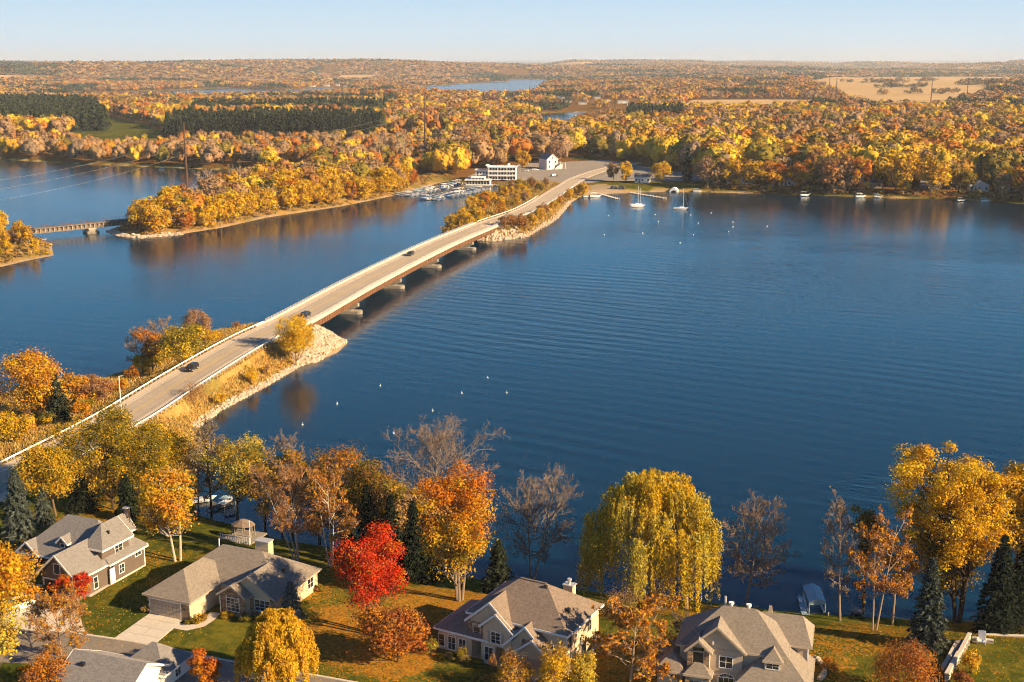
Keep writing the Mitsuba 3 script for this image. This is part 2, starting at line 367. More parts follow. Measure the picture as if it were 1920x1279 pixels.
def twiggy(rng, W, H, clear, bark=BARE, n1=28, n2=9, n3=9, n4=7, leaves=None, n_leaf=0, leaf=.25, stems=1, dx=0.0, trunk_bark=None, r_twig=.034):
    """A bare tree: trunk, limbs, branches, twigs; a few leaves that still hang on."""
    tr, cr = MB(), MB()
    tb = trunk_bark or bark
    ch = H - clear
    tr_r = .011 * H + .05
    axes = []
    for s in range(stems):
        a = s * 2 * np.pi / stems + rng.uniform(0, 1)
        off = np.array([math.cos(a), math.sin(a), 0])
        axis = curve(off * (.3 if stems > 1 else 0) - [0, 0, .4], off * (W * .22 if stems > 1 else .2) + [dx, 0, H * (.9 if s == 0 else .8)], [rng.uniform(-.3, .3), rng.uniform(-.3, .3), 0], 9)
        tr.add(*tube(axis, np.linspace(tr_r, .05, 9) * (1 if stems == 1 else .7), 7), tb)
        axes.append(axis)
    def ends(starts, dirs, lens, r0, r1, sides, n, mb, col):
        for a, d, l in zip(starts, dirs, lens):
            b = a + d * l
            mb.add(*tube(curve(a, b, [0, 0, -.07 * l], n), np.linspace(r0, r1, n), sides), col)
    def inside(p):
        z = (p[:, 2] - clear) / ch
        return np.clip(1.05 * np.sqrt(np.clip(1 - (2 * np.clip(z, 0, 1) - .95) ** 2, .05, 1)), .2, 1) * W / 2
    S, D, Ln = [], [], []
    for i in range(n1 * stems):
        axis = axes[i % stems]
        t = .2 + .75 * (i + rng.random()) / (n1 * stems); k = t * (len(axis) - 1); j = int(k)
        a = axis[j] * (1 - k + j) + axis[min(j + 1, len(axis) - 1)] * (k - j)
        az = i * 2.39996 + rng.uniform(-.4, .4); el = rng.uniform(.15, .55) + .75 * t ** 1.5
        d = np.array([math.cos(az) * math.cos(el), math.sin(az) * math.cos(el), math.sin(el)])
        if a[2] < clear: a = axis[int(.3 * len(axis)) + 1]
        S.append(a); D.append(d); Ln.append(min(W * .56 * (1.0 - .25 * (2 * t - 1) ** 2) * (1 if t > .35 else .8), (H - a[2]) / max(d[2], .3)) * rng.uniform(.82, 1.08))
    S, D, Ln = np.array(S), np.array(D), np.array(Ln)
    ends(S, D, Ln, tr_r * .38, .03, 4, 5, tr, tb)
    lv = [(S, D, Ln)]
    for n, frac, sides, r0, r1 in ((n2, .50, 3, .055, .016), (n3, .42, 3, r_twig, .009), (n4, .42, 3, r_twig * .75, .006)):
        S0, D0, L0 = lv[-1]
        m = len(S0)
        t = rng.uniform(.3, 1.0, (m, n))
        st = (S0[:, None] + D0[:, None] * (L0[:, None] * t)[..., None] - [0, 0, 1] * (.035 * 4 * t * (1 - t) * L0[:, None])[..., None]).reshape(-1, 3)
        d = D0[:, None] * .75 + unit(rng, m * n).reshape(m, n, 3) * .75 + [0, 0, .22]
        d = (d / np.linalg.norm(d, axis=2, keepdims=True)).reshape(-1, 3)
        l = np.repeat(L0, n) * frac * rng.uniform(.6, 1.15, m * n) * (1.15 - .4 * t.reshape(-1))
        # thin three-sided spikes
        u = np.cross(d, rng.normal(size=d.shape)); u /= np.linalg.norm(u, axis=1, keepdims=True); w = np.cross(d, u)
        ring = [st + r0 * (math.cos(q) * u + math.sin(q) * w) for q in (0, 2.09, 4.19)]
        v = np.stack(ring + [st + d * l[:, None]], 1).reshape(-1, 3)
        k = np.arange(len(st))[:, None] * 4
        f = np.concatenate([k + [0, 1, 3], k + [1, 2, 3], k + [2, 0, 3]])
        cc = np.repeat(np.asarray(bark) * rng.uniform(.75, 1.3, (len(st), 1)), 4, 0)
        cr.add(v, f, cc)
        lv.append((st, d, l))
    lf = None
    if n_leaf:
        st, d, l = lv[-1]
        i = rng.integers(0, len(st), n_leaf)
        c = st[i] + d[i] * (l[i] * rng.uniform(.3, 1, n_leaf))[:, None] + rng.normal(size=(n_leaf, 3)) * .15
        v, f = tris(c, unit(rng, n_leaf, .3), leaf, rng)
        cl = np.asarray(leaves, float)
        cl = cl[rng.integers(0, len(cl), n_leaf)] * rng.uniform(.7, 1.25, (n_leaf, 1))
        lf = MB(); lf.add(v, f, np.repeat(cl, 3, 0))
    # bring the crown to its measured height and spread
    tips = np.vstack(cr.v)
    kz = H / np.percentile(tips[:, 2], 99.7); kx = np.clip(W / 2 / np.percentile(np.hypot(tips[:, 0] - dx, tips[:, 1]), 97), .7, 1.35)
    for mb in (tr, cr, lf):
        if mb is not None: mb.v = [np.c_[(v[:, 0] - dx * np.clip(v[:, 2] / H, 0, 1)) * kx + dx * np.clip(v[:, 2] / H, 0, 1), v[:, 1] * kx, v[:, 2] * kz] for v in mb.v]
    return tr, cr, lf

def conifer(rng, W, H, cols, n_br=150, n_sp=34, leaf=.30, droop=.35, clear=.06, power=.85, bark=DARKBARK):
    """A spruce: straight trunk, whorls of drooping boughs set with needle sprays."""
    tr, cr = MB(), MB()
    tr.add(*tube([[0, 0, -.4], [0, 0, H * .5], [0, 0, H * .97]], [.011 * H + .05, .007 * H + .03, .02], 6), bark)
    t = np.sort(rng.random(n_br)) ** 1.0
    z = H * (clear + (1 - clear) * t)
    L = W / 2 * (1 - t) ** power * rng.uniform(.72, 1.1, n_br) + .15
    az = np.arange(n_br) * 2.39996 + rng.uniform(-.3, .3, n_br)
    out = np.stack([np.cos(az), np.sin(az), np.zeros(n_br)], 1)
    s = rng.random((n_br, n_sp)) ** .7
    rise = .25 * (t[:, None] - .3)
    c = np.stack([np.zeros((n_br, n_sp))] * 2 + [np.repeat(z[:, None], n_sp, 1)], 2)
    c = c + out[:, None] * (L[:, None] * s)[..., None]
    c[..., 2] += L[:, None] * (rise * s - droop * s ** 2 * (1.1 - t[:, None]))
    side = np.stack([-out[:, 1], out[:, 0], np.zeros(n_br)], 1)
    c = c + side[:, None] * (rng.uniform(-1, 1, (n_br, n_sp)) * (.10 + .20 * L[:, None] * (1.15 - s)))[..., None]
    c[..., 2] -= rng.uniform(0, .35, (n_br, n_sp)) * (1 - t[:, None]) * .9
    for i in range(0, n_br, 2):
        tr.add(*tube([[0, 0, z[i]], out[i] * L[i] * .85 + [0, 0, z[i] + L[i] * (rise[i, 0] * .85 - droop * .72 * (1.1 - t[i]))]], [.045, .015], 3), bark)
    N = n_br * n_sp
    c = c.reshape(-1, 3)
    al = (out[:, None] * .9 + side[:, None] * rng.uniform(-.8, .8, (n_br, n_sp, 1)) + [0, 0, -.35] * rng.uniform(.2, 1.4, (n_br, n_sp, 1))).reshape(-1, 3)
    nr = unit(rng, N, .55) + np.repeat(out, n_sp, 0) * .3
    v, f = tris(c, nr, leaf, rng, 1.7, al)
    cols = np.asarray(cols, float)
    cc = cols[rng.integers(0, len(cols), N)] * rng.uniform(.7, 1.35, (N, 1))
    cr.add(v, f, np.repeat(cc, 3, 0))
    return tr, cr

def willow(rng, W, H, clear, cols, n_limb=26, strands=16, per=44, leaf=.30, bark=BROWNBARK, stems=1, long=.5, dx=0.0):
    """A weeping tree: limbs rise and arch over, curtains of narrow leaves hang from their ends."""
    tr, cr = MB(), MB()
    tr_r = .016 * H + .06
    axes = []
    for s in range(stems):
        a = s * 2 * np.pi / stems
        f0 = np.array([math.cos(a), math.sin(a), 0]) * (W * .14 if stems > 1 else 0)
        ax = curve(f0 - [0, 0, .4], f0 * 1.4 + [dx * .5, 0, H * .62], [rng.uniform(-.6, .6), rng.uniform(-.4, .4), 0], 6)
        tr.add(*tube(ax, np.linspace(tr_r, tr_r * .45, 6), 7), bark); axes.append(ax)
    root = []
    for i in range(n_limb):
        ax = axes[i % stems]; az = i * 2.39996 + rng.uniform(-.3, .3); q = math.sqrt((i + .6) / n_limb); r = W / 2 * q * rng.uniform(.72, .96)
        e = np.array([math.cos(az) * r + dx, math.sin(az) * r, 0])
        e[2] = H * (.97 - .46 * q ** 2.4) * rng.uniform(.90, 1.02)
        a = ax[rng.integers(2, 6)]
        p = curve(a, e, [0, 0, .16 * H * (1 - .4 * q)], 7)
        tr.add(*tube(p, np.linspace(tr_r * .34, .03, 7), 4), bark)
        mop = .075 * W * rng.uniform(.8, 1.3)
        for k in range(strands):
            d = unit(rng, 1, .5)[0]
            root.append(np.r_[e + d * mop * [1, 1, .62] * rng.uniform(.5, 1.0), q * rng.uniform(.6, 1.15), i])
    root = np.array(root); n = len(root)
    Lg = np.minimum(H * long * (.30 + .55 * root[:, 3]) * rng.uniform(.35, 1.1, n), root[:, 2] - clear * rng.uniform(.6, 3.5, n))
    Lg = np.maximum(Lg, .6)
    s = rng.random((n, per)) ** .8
    outd = root[:, :2] - [dx, 0]; outd = outd / (np.linalg.norm(outd, axis=1, keepdims=True) + 1e-6)
    c = root[:, None, :3] + np.zeros((n, per, 3))
    c[..., 2] -= Lg[:, None] * s - .10 * Lg[:, None] * np.sin(np.pi * np.minimum(s * 2, 1))
    c[..., :2] += outd[:, None] * (np.sqrt(s) * .55)[..., None] + rng.normal(size=(n, per, 2)) * .13
    c = c.reshape(-1, 3); N = n * per
    nr = unit(rng, N, .15) + np.repeat(np.c_[outd, np.full(n, .3)], per, 0) * .6
    al = np.tile([0, 0, -1.0], (N, 1)) + rng.normal(size=(N, 3)) * .35
    v, f = tris(c, nr, leaf, rng, 1.9, al)
    cols = np.asarray(cols, float)
    wi = (rng.random(n_limb)[root[:, 4].astype(int)] * .7 + rng.random(n) * .3)
    cc = np.repeat(cols[np.minimum((wi * len(cols)).astype(int), len(cols) - 1)], per, 0) * rng.uniform(.7, 1.3, (N, 1))
    cr.add(v, f, np.repeat(cc, 3, 0))
    return tr, cr

def shrub(rng, W, H, cols, n_puffs=14, n_leaves=60, leaf=.2, bark=DARKBARK):
    """A low bush: stems from the root, leaves in uneven clumps."""
    tr, cr = MB(), MB()
    P = np.array([[math.cos(a) * r * W * .34, math.sin(a) * r * W * .34, H * z] for a, r, z in zip(rng.uniform(0, 6.28, n_puffs), np.sqrt(rng.random(n_puffs)), rng.uniform(.3, .82, n_puffs))])
    P[:, 2] *= 1.08 - .5 * (np.hypot(P[:, 0], P[:, 1]) / (W / 2)) ** 2
    for p in P[:8]:
        tr.add(*tube([[p[0] * .15, p[1] * .15, -.2], p * [.7, .7, .6], p], [.04, .03, .01], 3), bark)
    d = unit(rng, n_puffs * n_leaves, .25).reshape(n_puffs, n_leaves, 3)
    C = (P[:, None] + d * rng.uniform(.3, 1, (n_puffs, n_leaves, 1)) * [W * .2, W * .2, H * .24])
    C[..., 2] = np.maximum(C[..., 2], .04)
    v, f = tris(C.reshape(-1, 3), (d + rng.normal(size=d.shape) * .5 + [0, 0, .2]).reshape(-1, 3), leaf, rng)
    cols = np.asarray(cols, float)
    w = rng.random((n_puffs, 1)) * .7 + rng.random((n_puffs, n_leaves)) * .3
    cc = cols[np.minimum((w * len(cols)).astype(int), len(cols) - 1)] * rng.uniform(.72, 1.28, (n_puffs, n_leaves, 1))
    cr.add(v, f, np.repeat(cc.reshape(-1, 3), 3, 0))
    return tr, cr

def plant(name, label, cat, o, meshes, group=None, names=('trunk', 'crown', 'leaves')):
    """A tree or bush as one thing with its parts, set on the ground at o."""
    key = thing(name, label, cat, group)
    for nm, mb in zip(names, meshes):
        if mb is None or not mb.v: continue
        part(key, nm, mb, 'bark' if nm in ('trunk', 'stem', 'twigs') else 'leaf', color=mb.col(), o=o)
    return key

# ---------------------------------------------------------------- the ground: one sheet out to the horizon, finer near the camera
rings = np.concatenate([np.arange(20, 110, 5.0), 110 * 1.0062 ** np.arange(0, 265), 0 * np.arange(0)])
rings = np.concatenate([rings, np.geomspace(rings[-1] * 1.008, 15400, 300)])
angs = np.radians(np.concatenate([np.arange(-180, -48, 6.0), np.arange(-48, -28, 1.0), np.arange(-28, 28, .26), np.arange(28, 48, 1.0), np.arange(48, 180.1, 6.0)]))
GX = np.outer(rings, np.sin(angs)); GY = np.outer(rings, np.cos(angs))
gx, gy = GX.ravel(), GY.ravel()
gsd = shore_dist(gx, gy)
gz = land_h(gx, gy, gsd)
gz = gz + np.where((gsd > 2) & (np.hypot(gx, gy) < 900), .10 * (vfbm(gx / 2.2, gy / 2.2, 31) - .5), 0)
nr_, na_ = GX.shape
ii, jj = np.meshgrid(np.arange(nr_ - 1), np.arange(na_ - 1), indexing='ij')
gq = np.stack([ii * na_ + jj, ii * na_ + jj + 1, (ii + 1) * na_ + jj + 1, (ii + 1) * na_ + jj], -1).reshape(-1, 4)
gq = gq[(gsd[gq] > -40).any(1) | (np.hypot(gx[gq], gy[gq]).mean(1) > 1500)]
gpts = shapely.points(gx, gy)
def inside(poly):
    shapely.prepare(poly); return shapely.contains(poly, gpts)
# what covers the ground: 0 leaf-strewn woodland floor, 1/3 mown lawn, 2/3 dry golden grass, 1 sand and stones; second channel: fallen leaves
cover = np.zeros(len(gx)); litter = .30 + .25 * vfbm(gx / 9, gy / 9, 8)
fg = inside(near_land)
cover[fg] = 1 / 3; litter[fg] = (.15 + .50 * sstep(.45, .70, vfbm(gx / 13, gy / 13, 41)))[fg]
causeway = Polygon([(-140, 205), (-70, 196), (-52, 232), (-20, 300), (-20, 360), (-180, 330)])
far_causeway = Polygon([(-40, 500), (20, 500), (33.44, 668.94), (34.15, 750.16), (13.41, 773.56), (-6.56, 756.70), (-21.81, 668.94)])
cover[inside(causeway) | inside(far_causeway) | inside(islet)] = 2 / 3
peninsula = Polygon([(-188.33, 559.87), (-172.47, 525.38), (-132.75, 542.09), (-59.98, 690.33), (-42.05, 809.58), (-127.32, 817.18), (-168.68, 668.94)])
cover[inside(peninsula)] = 2 / 3
shore_lawn = Polygon([(42.47, 725.05), (53.63, 773.56), (74.39, 780.51), (117.09, 750.16), (110.99, 710.18), (73.11, 701.54), (41.98, 690.33)])
clearing = Polygon([(-438.43, 1221.50), (-517.07, 1488.75), (-542.35, 1655.30), (-426.31, 1440.37), (-317.78, 1172.77), (-298.22, 1099.55), (-351.11, 1072.72), (-397.79, 1113.46)])
bank_lawn = Polygon([(-13.99, 582.76), (-18.41, 603.27), (7.68, 707.28), (22.77, 750.16), (19.67, 731.18), (1.40, 643.95)])
far_lawn = Polygon([(44.42, 935.43), (47.47, 982.66), (66.11, 982.66), (65.07, 930.45)])
cover[inside(shore_lawn) | inside(clearing) | inside(bank_lawn) | inside(far_lawn)] = 1 / 3
litter[inside(clearing) | inside(bank_lawn) | inside(far_lawn)] = .1; litter[inside(shore_lawn)] = .3
beach = Polygon([(40.49, 690.33), (44.46, 737.40), (51.39, 750.16), (61.02, 740.55), (68.65, 719.03), (54.84, 701.54)])
cover[inside(beach)] = 1.0; litter[inside(beach)] = 0
cover[(gsd < np.where(gy > 400, 1.3, .5)) & (gsd > -60) & ((gy > 262) | (gx < -75) & (gy > 215))] = 1.0; litter[gsd < 1.0] = 0
for cx, cy, r, a in [(*(-18.31, 143.78), 9.5, 1.0), (*(-14.00, 137.41), 6, .9), (*(-9.44, 155.01), 9, .85), (*(-21.64, 148.44), 6, .9), (*(13.81, 135.30), 8, .8), (*(47.83, 149.28), 7, .6), (*(46.48, 134.02), 5, .5), (*(61.87, 156.66), 12, .75), (*(-64.59, 188.25), 14, .5)]:
    q = sstep(r * 1.25, r * .6, np.hypot(gx - cx, gy - cy) + 3 * (vfbm(gx / 3, gy / 3, 77) - .5)); litter = np.maximum(litter, a * q)
mown = Polygon([(-53.50, 143.56), (-53.54, 153.32), (-55.26, 146.76), (-56.77, 161.17), (-53.24, 165.84), (-47.53, 149.94), (-49.92, 141.87)])
mown2 = Polygon([(-44.71, 141.23), (-43.46, 145.27), (-39.46, 145.68), (-33.71, 146.11), (-29.17, 140.17), (-21.56, 133.38), (-33.72, 136.77)])
litter[inside(mown) | inside(mown2)] = .16
def ground_fn(p, n, uv):
    a, b = fbm(p.x * .9, p.y * .9, 0, 3), fbm(p.x * .06, p.y * .06, 5, 3)
    fine = noise(p.x * 5.3, p.y * 5.3, 0)
    floor_ = mix((.085, .045, .018), (.24, .125, .04), a * .7 + fine * .3)
    lawn = mix((.05, .072, .010), (.17, .15, .020), smoothstep(.3, .75, a * .45 + b * .35 + fine * .2))
    gold = mix((.26, .16, .045), (.50, .34, .11), a * .6 + fine * .4)
    gold = mix(gold, (.12, .12, .025), smoothstep(.52, .68, b) * .6)
    sand = mix((.26, .19, .12), (.50, .39, .26), fine * .6 + a * .4)
    t = uv.x * 3
    c = mix(floor_, lawn, dr.clip(t, 0, 1)); c = mix(c, gold, dr.clip(t - 1, 0, 1)); c = mix(c, sand, dr.clip(t - 2, 0, 1))
    s = noise(p.x * 6.5, p.y * 6.5, 9) * .66 + fbm(p.x * .8, p.y * .8, 3, 2) * .34
    leafc = mix((.30, .11, .018), (.50, .25, .03), mikit.cell_rand(p.x * 4, p.y * 4, 1))
    return mix(c, leafc, smoothstep(.84 - uv.y * .62, 1.0 - uv.y * .62, s) * .9)
scene['ground_cover'] = {'type': 'twosided', 'b': {'type': 'diffuse', 'reflectance': proc(ground_fn)}}
part(None, 'ground', (np.c_[gx, gy, gz], gq), 'ground_cover', smooth=True, uv=np.c_[cover, litter])
labels['ground'] = {'label': 'lawns, leaf-strewn woods and grassy banks round the lake', 'category': 'ground', 'kind': 'structure'}

# ---------------------------------------------------------------- the lake
def swell(p, n, uv):
    # long wind-driven swell crossing the open water, fading in and out in trains
    wx, wy = p.x + 16 * fbm(p.x * .012, p.y * .012, 1, 2), p.y + 16 * fbm(p.x * .012, p.y * .012, 7, 2)
    k = .45 * wx + .893 * wy
    train = (smoothstep(.36, .72, noise(p.x * .009 + 3.1, p.y * .016 + .4, 2)) * .75 + .27) * (.25 + .75 * smoothstep(-70, 10, p.x))
    big = dr.sin(k * 1.02) * .028 * train + dr.sin(k * .71 + 1.3) * .012 * train
    u, v = .45 * p.x + .893 * p.y, .893 * p.x - .45 * p.y
    puff = .28 + 1.35 * smoothstep(.36, .66, fbm(p.x * .011 + 9, p.y * .02, 4, 3))
    chop = (fbm(u * .85, v * .26, 2, 3) - .5) * .052 * puff + (noise(u * 2.9, v * 1.3, 6) - .5) * .016 * puff
    return big + chop
WATER_BUMP = 1.0
scene['lake_water'] = {'type': 'bumpmap', 'arbitrary': proc(swell, eps=.12), 'scale': WATER_BUMP,
    'bsdf': {'type': 'roughplastic', 'diffuse_reflectance': rgb(.001, .020, .046), 'int_ior': 1.333, 'alpha': .022, 'distribution': 'ggx'}}
xs = np.r_[-15600, np.linspace(-1500, 1500, 31), 15600]; ys = np.r_[-400, np.linspace(50, 1500, 16), 3000, 6000, 15600]
WX, WY = np.meshgrid(xs, ys, indexing='ij'); a_, b_ = np.meshgrid(np.arange(len(xs) - 1), np.arange(len(ys) - 1), indexing='ij')
k_ = a_ * len(ys) + b_
part(None, 'lake', (np.c_[WX.ravel(), WY.ravel(), np.zeros(WX.size)], np.stack([k_, k_ + len(ys), k_ + len(ys) + 1, k_ + 1], -1).reshape(-1, 4)), 'lake_water', uv=np.c_[WX.ravel(), WY.ravel()])
labels['lake'] = {'label': 'deep blue rippled lake water with long low swell', 'category': 'lake', 'kind': 'structure'}

# ---------------------------------------------------------------- sheets laid on the ground
def drape(poly, step, lift):
    """A polygon as a fine sheet following the land, lift metres above it."""
    poly = shapely.segmentize(poly, step)
    x0, y0, x1, y1 = poly.bounds
    X, Y = np.meshgrid(np.arange(x0 + step / 2, x1, step), np.arange(y0 + step / 2, y1, step))
    p = np.c_[X.ravel(), Y.ravel()]
    p = p[shapely.contains(poly.buffer(-step * .35), shapely.points(p))]
    p = np.vstack([np.array(poly.exterior.coords)[:-1], p])
    from scipy.spatial import Delaunay
    tri = Delaunay(p).simplices
    tri = tri[shapely.contains(poly, shapely.points(p[tri].mean(1)))]
    e1, e2 = p[tri[:, 1]] - p[tri[:, 0]], p[tri[:, 2]] - p[tri[:, 0]]
    flip = e1[:, 0] * e2[:, 1] - e1[:, 1] * e2[:, 0] < 0
    tri[flip] = tri[flip][:, ::-1]
    return np.c_[p, land_h(p[:, 0], p[:, 1]) + lift], tri
def asphalt_fn(p, n, uv):
    k = fbm(p.x * .35, p.y * .35, 2, 3) * .5 + noise(p.x * 4, p.y * 4) * .5
    return mix((.155, .135, .115), (.27, .235, .20), k)
scene['worn_asphalt'] = {'type': 'twosided', 'b': {'type': 'principled', 'base_color': proc(asphalt_fn), 'roughness': .85, 'specular': .2}}
def road_fn(p, n, uv):
    # uv.x across the carriageway in metres from the centre line, uv.y along it: wheel tracks polished darker, shoulders paler, patches and cracks
    k = fbm(p.x * .25, p.y * .25, 2, 3) * .5 + noise(p.x * 3, p.y * 3) * .3
    c = mix((.30, .25, .19), (.43, .36, .28), k)
    d = dr.abs(dr.abs(uv.x) - 1.9)
    c = mix(c, mi.Color3f(.25, .205, .155), smoothstep(.45, .1, dr.abs(d - .8)) * .55 * noise(uv.x * .8, uv.y * .05, 4))
    sh = smoothstep(3.9, 4.15, dr.abs(uv.x + .06 * noise(uv.y * .7, 1)))
    return mix(c, mix((.42, .34, .25), (.52, .43, .32), k), sh)
scene['road_surface'] = {'type': 'twosided', 'b': {'type': 'principled', 'base_color': proc(road_fn), 'roughness': .85, 'specular': .2}}
plain('road_paint_white', (.72, .70, .64), .6, var=.25, scale=3)
plain('road_paint_yellow', (.55, .35, .05), .6, var=.25, scale=3)

def resample(line, step):
    d = np.r_[0, np.cumsum(np.hypot(*np.diff(line[:, :2], axis=0).T))]
    from scipy.interpolate import PchipInterpolator
    s = np.arange(0, d[-1], step)
    return np.c_[[PchipInterpolator(d, line[:, k])(s) for k in range(3)]].T, s
RC, RS = resample(ROAD, 2.0)
RT_ = np.gradient(RC[:, :2], axis=0); RT_ /= np.linalg.norm(RT_, axis=1, keepdims=True)
RN = np.c_[RT_[:, 1], -RT_[:, 0]]          # to the right of the road
def strip(o0, o1, lift, i0=0, i1=None):
    """A ribbon along the road between offsets o0 < o1 (metres to the right of the centre line)."""
    c, nn, s = RC[i0:i1], RN[i0:i1], RS[i0:i1]
    v = np.concatenate([np.c_[c[:, :2] + nn * o0, c[:, 2] + lift], np.c_[c[:, :2] + nn * o1, c[:, 2] + lift]])
    n = len(c); k = np.arange(n - 1)
    return v, np.stack([k, k + n, k + n + 1, k + 1], 1), np.concatenate([np.c_[np.full(n, o0), s], np.c_[np.full(n, o1), s]])
def wide_strip(offs, lift, i0=0, i1=None):
    mb, uvs = MB(), []
    for a, b in zip(offs[:-1], offs[1:]):
        v, f, uv = strip(a, b, lift, i0, i1); mb.add(v, f); uvs.append(uv)
    return mb, np.vstack(uvs)
mb, uv = wide_strip([-5.7, -4, -2, 0, 2, 4, 5.7], 0.0)
part(None, 'road', mb, 'road_surface', uv=uv)
labels['road'] = {'label': 'two-lane concrete coloured county road on its causeway', 'category': 'road', 'kind': 'structure'}
for nm, offs in (('edge_line', -3.72), ('edge_line', 3.62)):
    v, f, _ = strip(offs, offs + .14, .006); part('road', nm, (v, f), 'road_paint_white')
for o in (-.16, .05):
    v, f, _ = strip(o, o + .12, .006); part('road', 'centre_line', (v, f), 'road_paint_yellow')

# junction and car park beyond the far end of the causeway
plaza = Polygon([(-30.67, 787.14), (-20.27, 852.60), (0.00, 860.54), (9.82, 909.64), (31.37, 908.61), (45.56, 918.11), (72.38, 932.01), (102.94, 850.67), (128.67, 803.76), (123.10, 768.25), (59.89, 768.25), (40.61, 749.80), (35.33, 727.53), (16.42, 728.35), (0.00, 773.49)])
part(None, 'car_park', drape(plaza, 6, .06), 'worn_asphalt')
labels['car_park'] = {'label': 'grey asphalt car park and side street beyond the causeway', 'category': 'pavement', 'kind': 'structure'}

# the residential street, its kerb, drives and paths
kerb_px = [(-74.11, 145.68), (-68.44, 145.27), (-61.44, 144.84), (-57.19, 144.41), (-53.43, 143.35), (-44.59, 140.80), (-38.83, 138.26), (-31.70, 135.52), (-22.73, 132.76), (-14.87, 129.99), (-6.03, 125.96), (8.01, 118.74)]
kerb_line = LineString(kerb_px)
street = shapely.Polygon(list(kerb_px) + list(kerb_line.offset_curve(-8.6).coords)[::-1])
if not street.is_valid: street = street.buffer(0)
part(None, 'street', drape(street, 1.2, .045), 'worn_asphalt')
labels['street'] = {'label': 'pale asphalt residential street in front of the tan ranch house', 'category': 'street', 'kind': 'structure'}
def ribbon_solid(line, w, z0, z1):
    mb = MB()
    for a, b in zip(line[:-1], line[1:]):
        za, zb = h_at(*a), h_at(*b)
        v, f = beam([a[0], a[1], za + (z0 + z1) / 2], [b[0], b[1], zb + (z0 + z1) / 2], w, z1 - z0); mb.add(v, f)
    return mb
kl = np.array(shapely.segmentize(kerb_line, 1.5).coords)
part(None, 'kerb', ribbon_solid(kl, .3, -.1, .14), 'pale_concrete')
labels['kerb'] = {'label': 'pale concrete kerb along the residential street', 'category': 'kerb', 'kind': 'structure'}
def quad_slabs(parent, q, nu, nv, lift, mat):
    q = np.array(q, float)
    k = 0
    for i in range(nu):
        for j in range(nv):
            def P(u, v): return (q[0] * (1 - u) + q[1] * u) * (1 - v) + (q[3] * (1 - u) + q[2] * u) * v
            e = .012
            c = np.array([P((i + e) / nu, (j + e) / nv), P((i + 1 - e) / nu, (j + e) / nv), P((i + 1 - e) / nu, (j + 1 - e) / nv), P((i + e) / nu, (j + 1 - e) / nv)])
            z = land_h(c[:, 0], c[:, 1]).max() + lift + .004 * ((i + j) % 2)
            v = np.r_[np.c_[c, np.full(4, z - .25)], np.c_[c, np.full(4, z)]]
            part(parent, 'slab', (v, [[0, 3, 2, 1], [4, 5, 6, 7], [0, 1, 5, 4], [1, 2, 6, 5], [2, 3, 7, 6], [3, 0, 4, 7]]), mat)
drive = thing('driveway', 'pale concrete slab driveway of the tan ranch house', 'driveway', kind='structure')
quad_slabs(drive, [(-47.58, 150.37), (-42.64, 148.44), (-44.74, 140.39), (-50.25, 142.50)], 2, 4, .09, 'pale_concrete')
path = LineString([(-43.35, 146.12), (-41.67, 145.47), (-40.23, 146.33), (-39.47, 148.03), (-39.15, 149.94)]).buffer(.75, cap_style='flat')
part(None, 'footpath', drape(path, .5, .07), 'pale_concrete')
labels['footpath'] = {'label': 'narrow curving concrete path to the ranch house door', 'category': 'path', 'kind': 'structure'}
drive2 = Polygon([(-74.58, 156.30), (-65.48, 157.36), (-61.04, 155.24), (-56.60, 148.66), (-54.47, 144.41), (-71.18, 145.27)])
part(None, 'side_drive', drape(drive2, 1.2, .055), 'pale_concrete')
labels['side_drive'] = {'label': 'wide pale driveway in front of the dark grey house', 'category': 'driveway', 'kind': 'structure'}
path2 = LineString([(-57.70, 155.01), (-56.15, 159.27), (-55.72, 164.35), (-54.17, 166.91)]).buffer(.55, cap_style='flat')
part(None, 'side_path', drape(path2, .5, .06), 'pale_concrete')
labels['side_path'] = {'label': 'thin concrete path along the side of the dark grey house', 'category': 'path', 'kind': 'structure'}
path3 = LineString([(2.82, 131.49), (0.95, 133.80), (-1.29, 135.52), (-3.57, 136.77)]).buffer(.6, cap_style='flat')
part(None, 'front_walk', drape(path3, .5, .06), 'pale_concrete')
labels['front_walk'] = {'label': 'concrete walk to the shaded door of the big stucco house', 'category': 'path', 'kind': 'structure'}

# stubble fields on the far plain
def field_fn(p, n, uv):
    k = fbm(p.x * .012, p.y * .02, 1, 3)
    r = noise(p.x * .002 + p.y * .05, 3)
    return mix((.46, .30, .13), (.66, .46, .24), k * .7 + r * .3)
scene['stubble'] = {'type': 'twosided', 'b': {'type': 'diffuse', 'reflectance': proc(field_fn)}}
FIELDS = [Polygon([(837.36, 3546.14), (1040.38, 4182.74), (1560.86, 5399.63), (1835.84, 5267.07), (2034.10, 5090.40), (1560.23, 3800.87), (1247.36, 3292.26), (921.48, 2427.99), (784.81, 2162.75), (590.54, 1770.06), (531.97, 1802.81), (588.99, 2189.90)]),
    Polygon([(349.40, 2876.61), (438.40, 2873.63), (401.74, 2631.58), (324.57, 2670.67)]), Polygon([(286.53, 2070.35), (323.69, 2230.42), (452.55, 2256.08), (533.74, 2232.95), (403.34, 1683.10), (243.69, 1725.46)]),
    Polygon([(-1874.64, 4324.63), (-1721.82, 4403.83), (-1661.97, 4433.48), (-1613.34, 4214.48), (-1669.86, 3848.22)]), Polygon([(-700.04, 4521.92), (-756.51, 5563.32), (-586.29, 5563.84), (-542.33, 5206.69), (-534.23, 4485.32), (-617.41, 4030.23)]),
    Polygon([(1834.43, 5997.42), (1911.22, 6080.46), (2140.12, 6297.74), (1967.84, 5789.14)])]
_fr = np.random.default_rng(5)
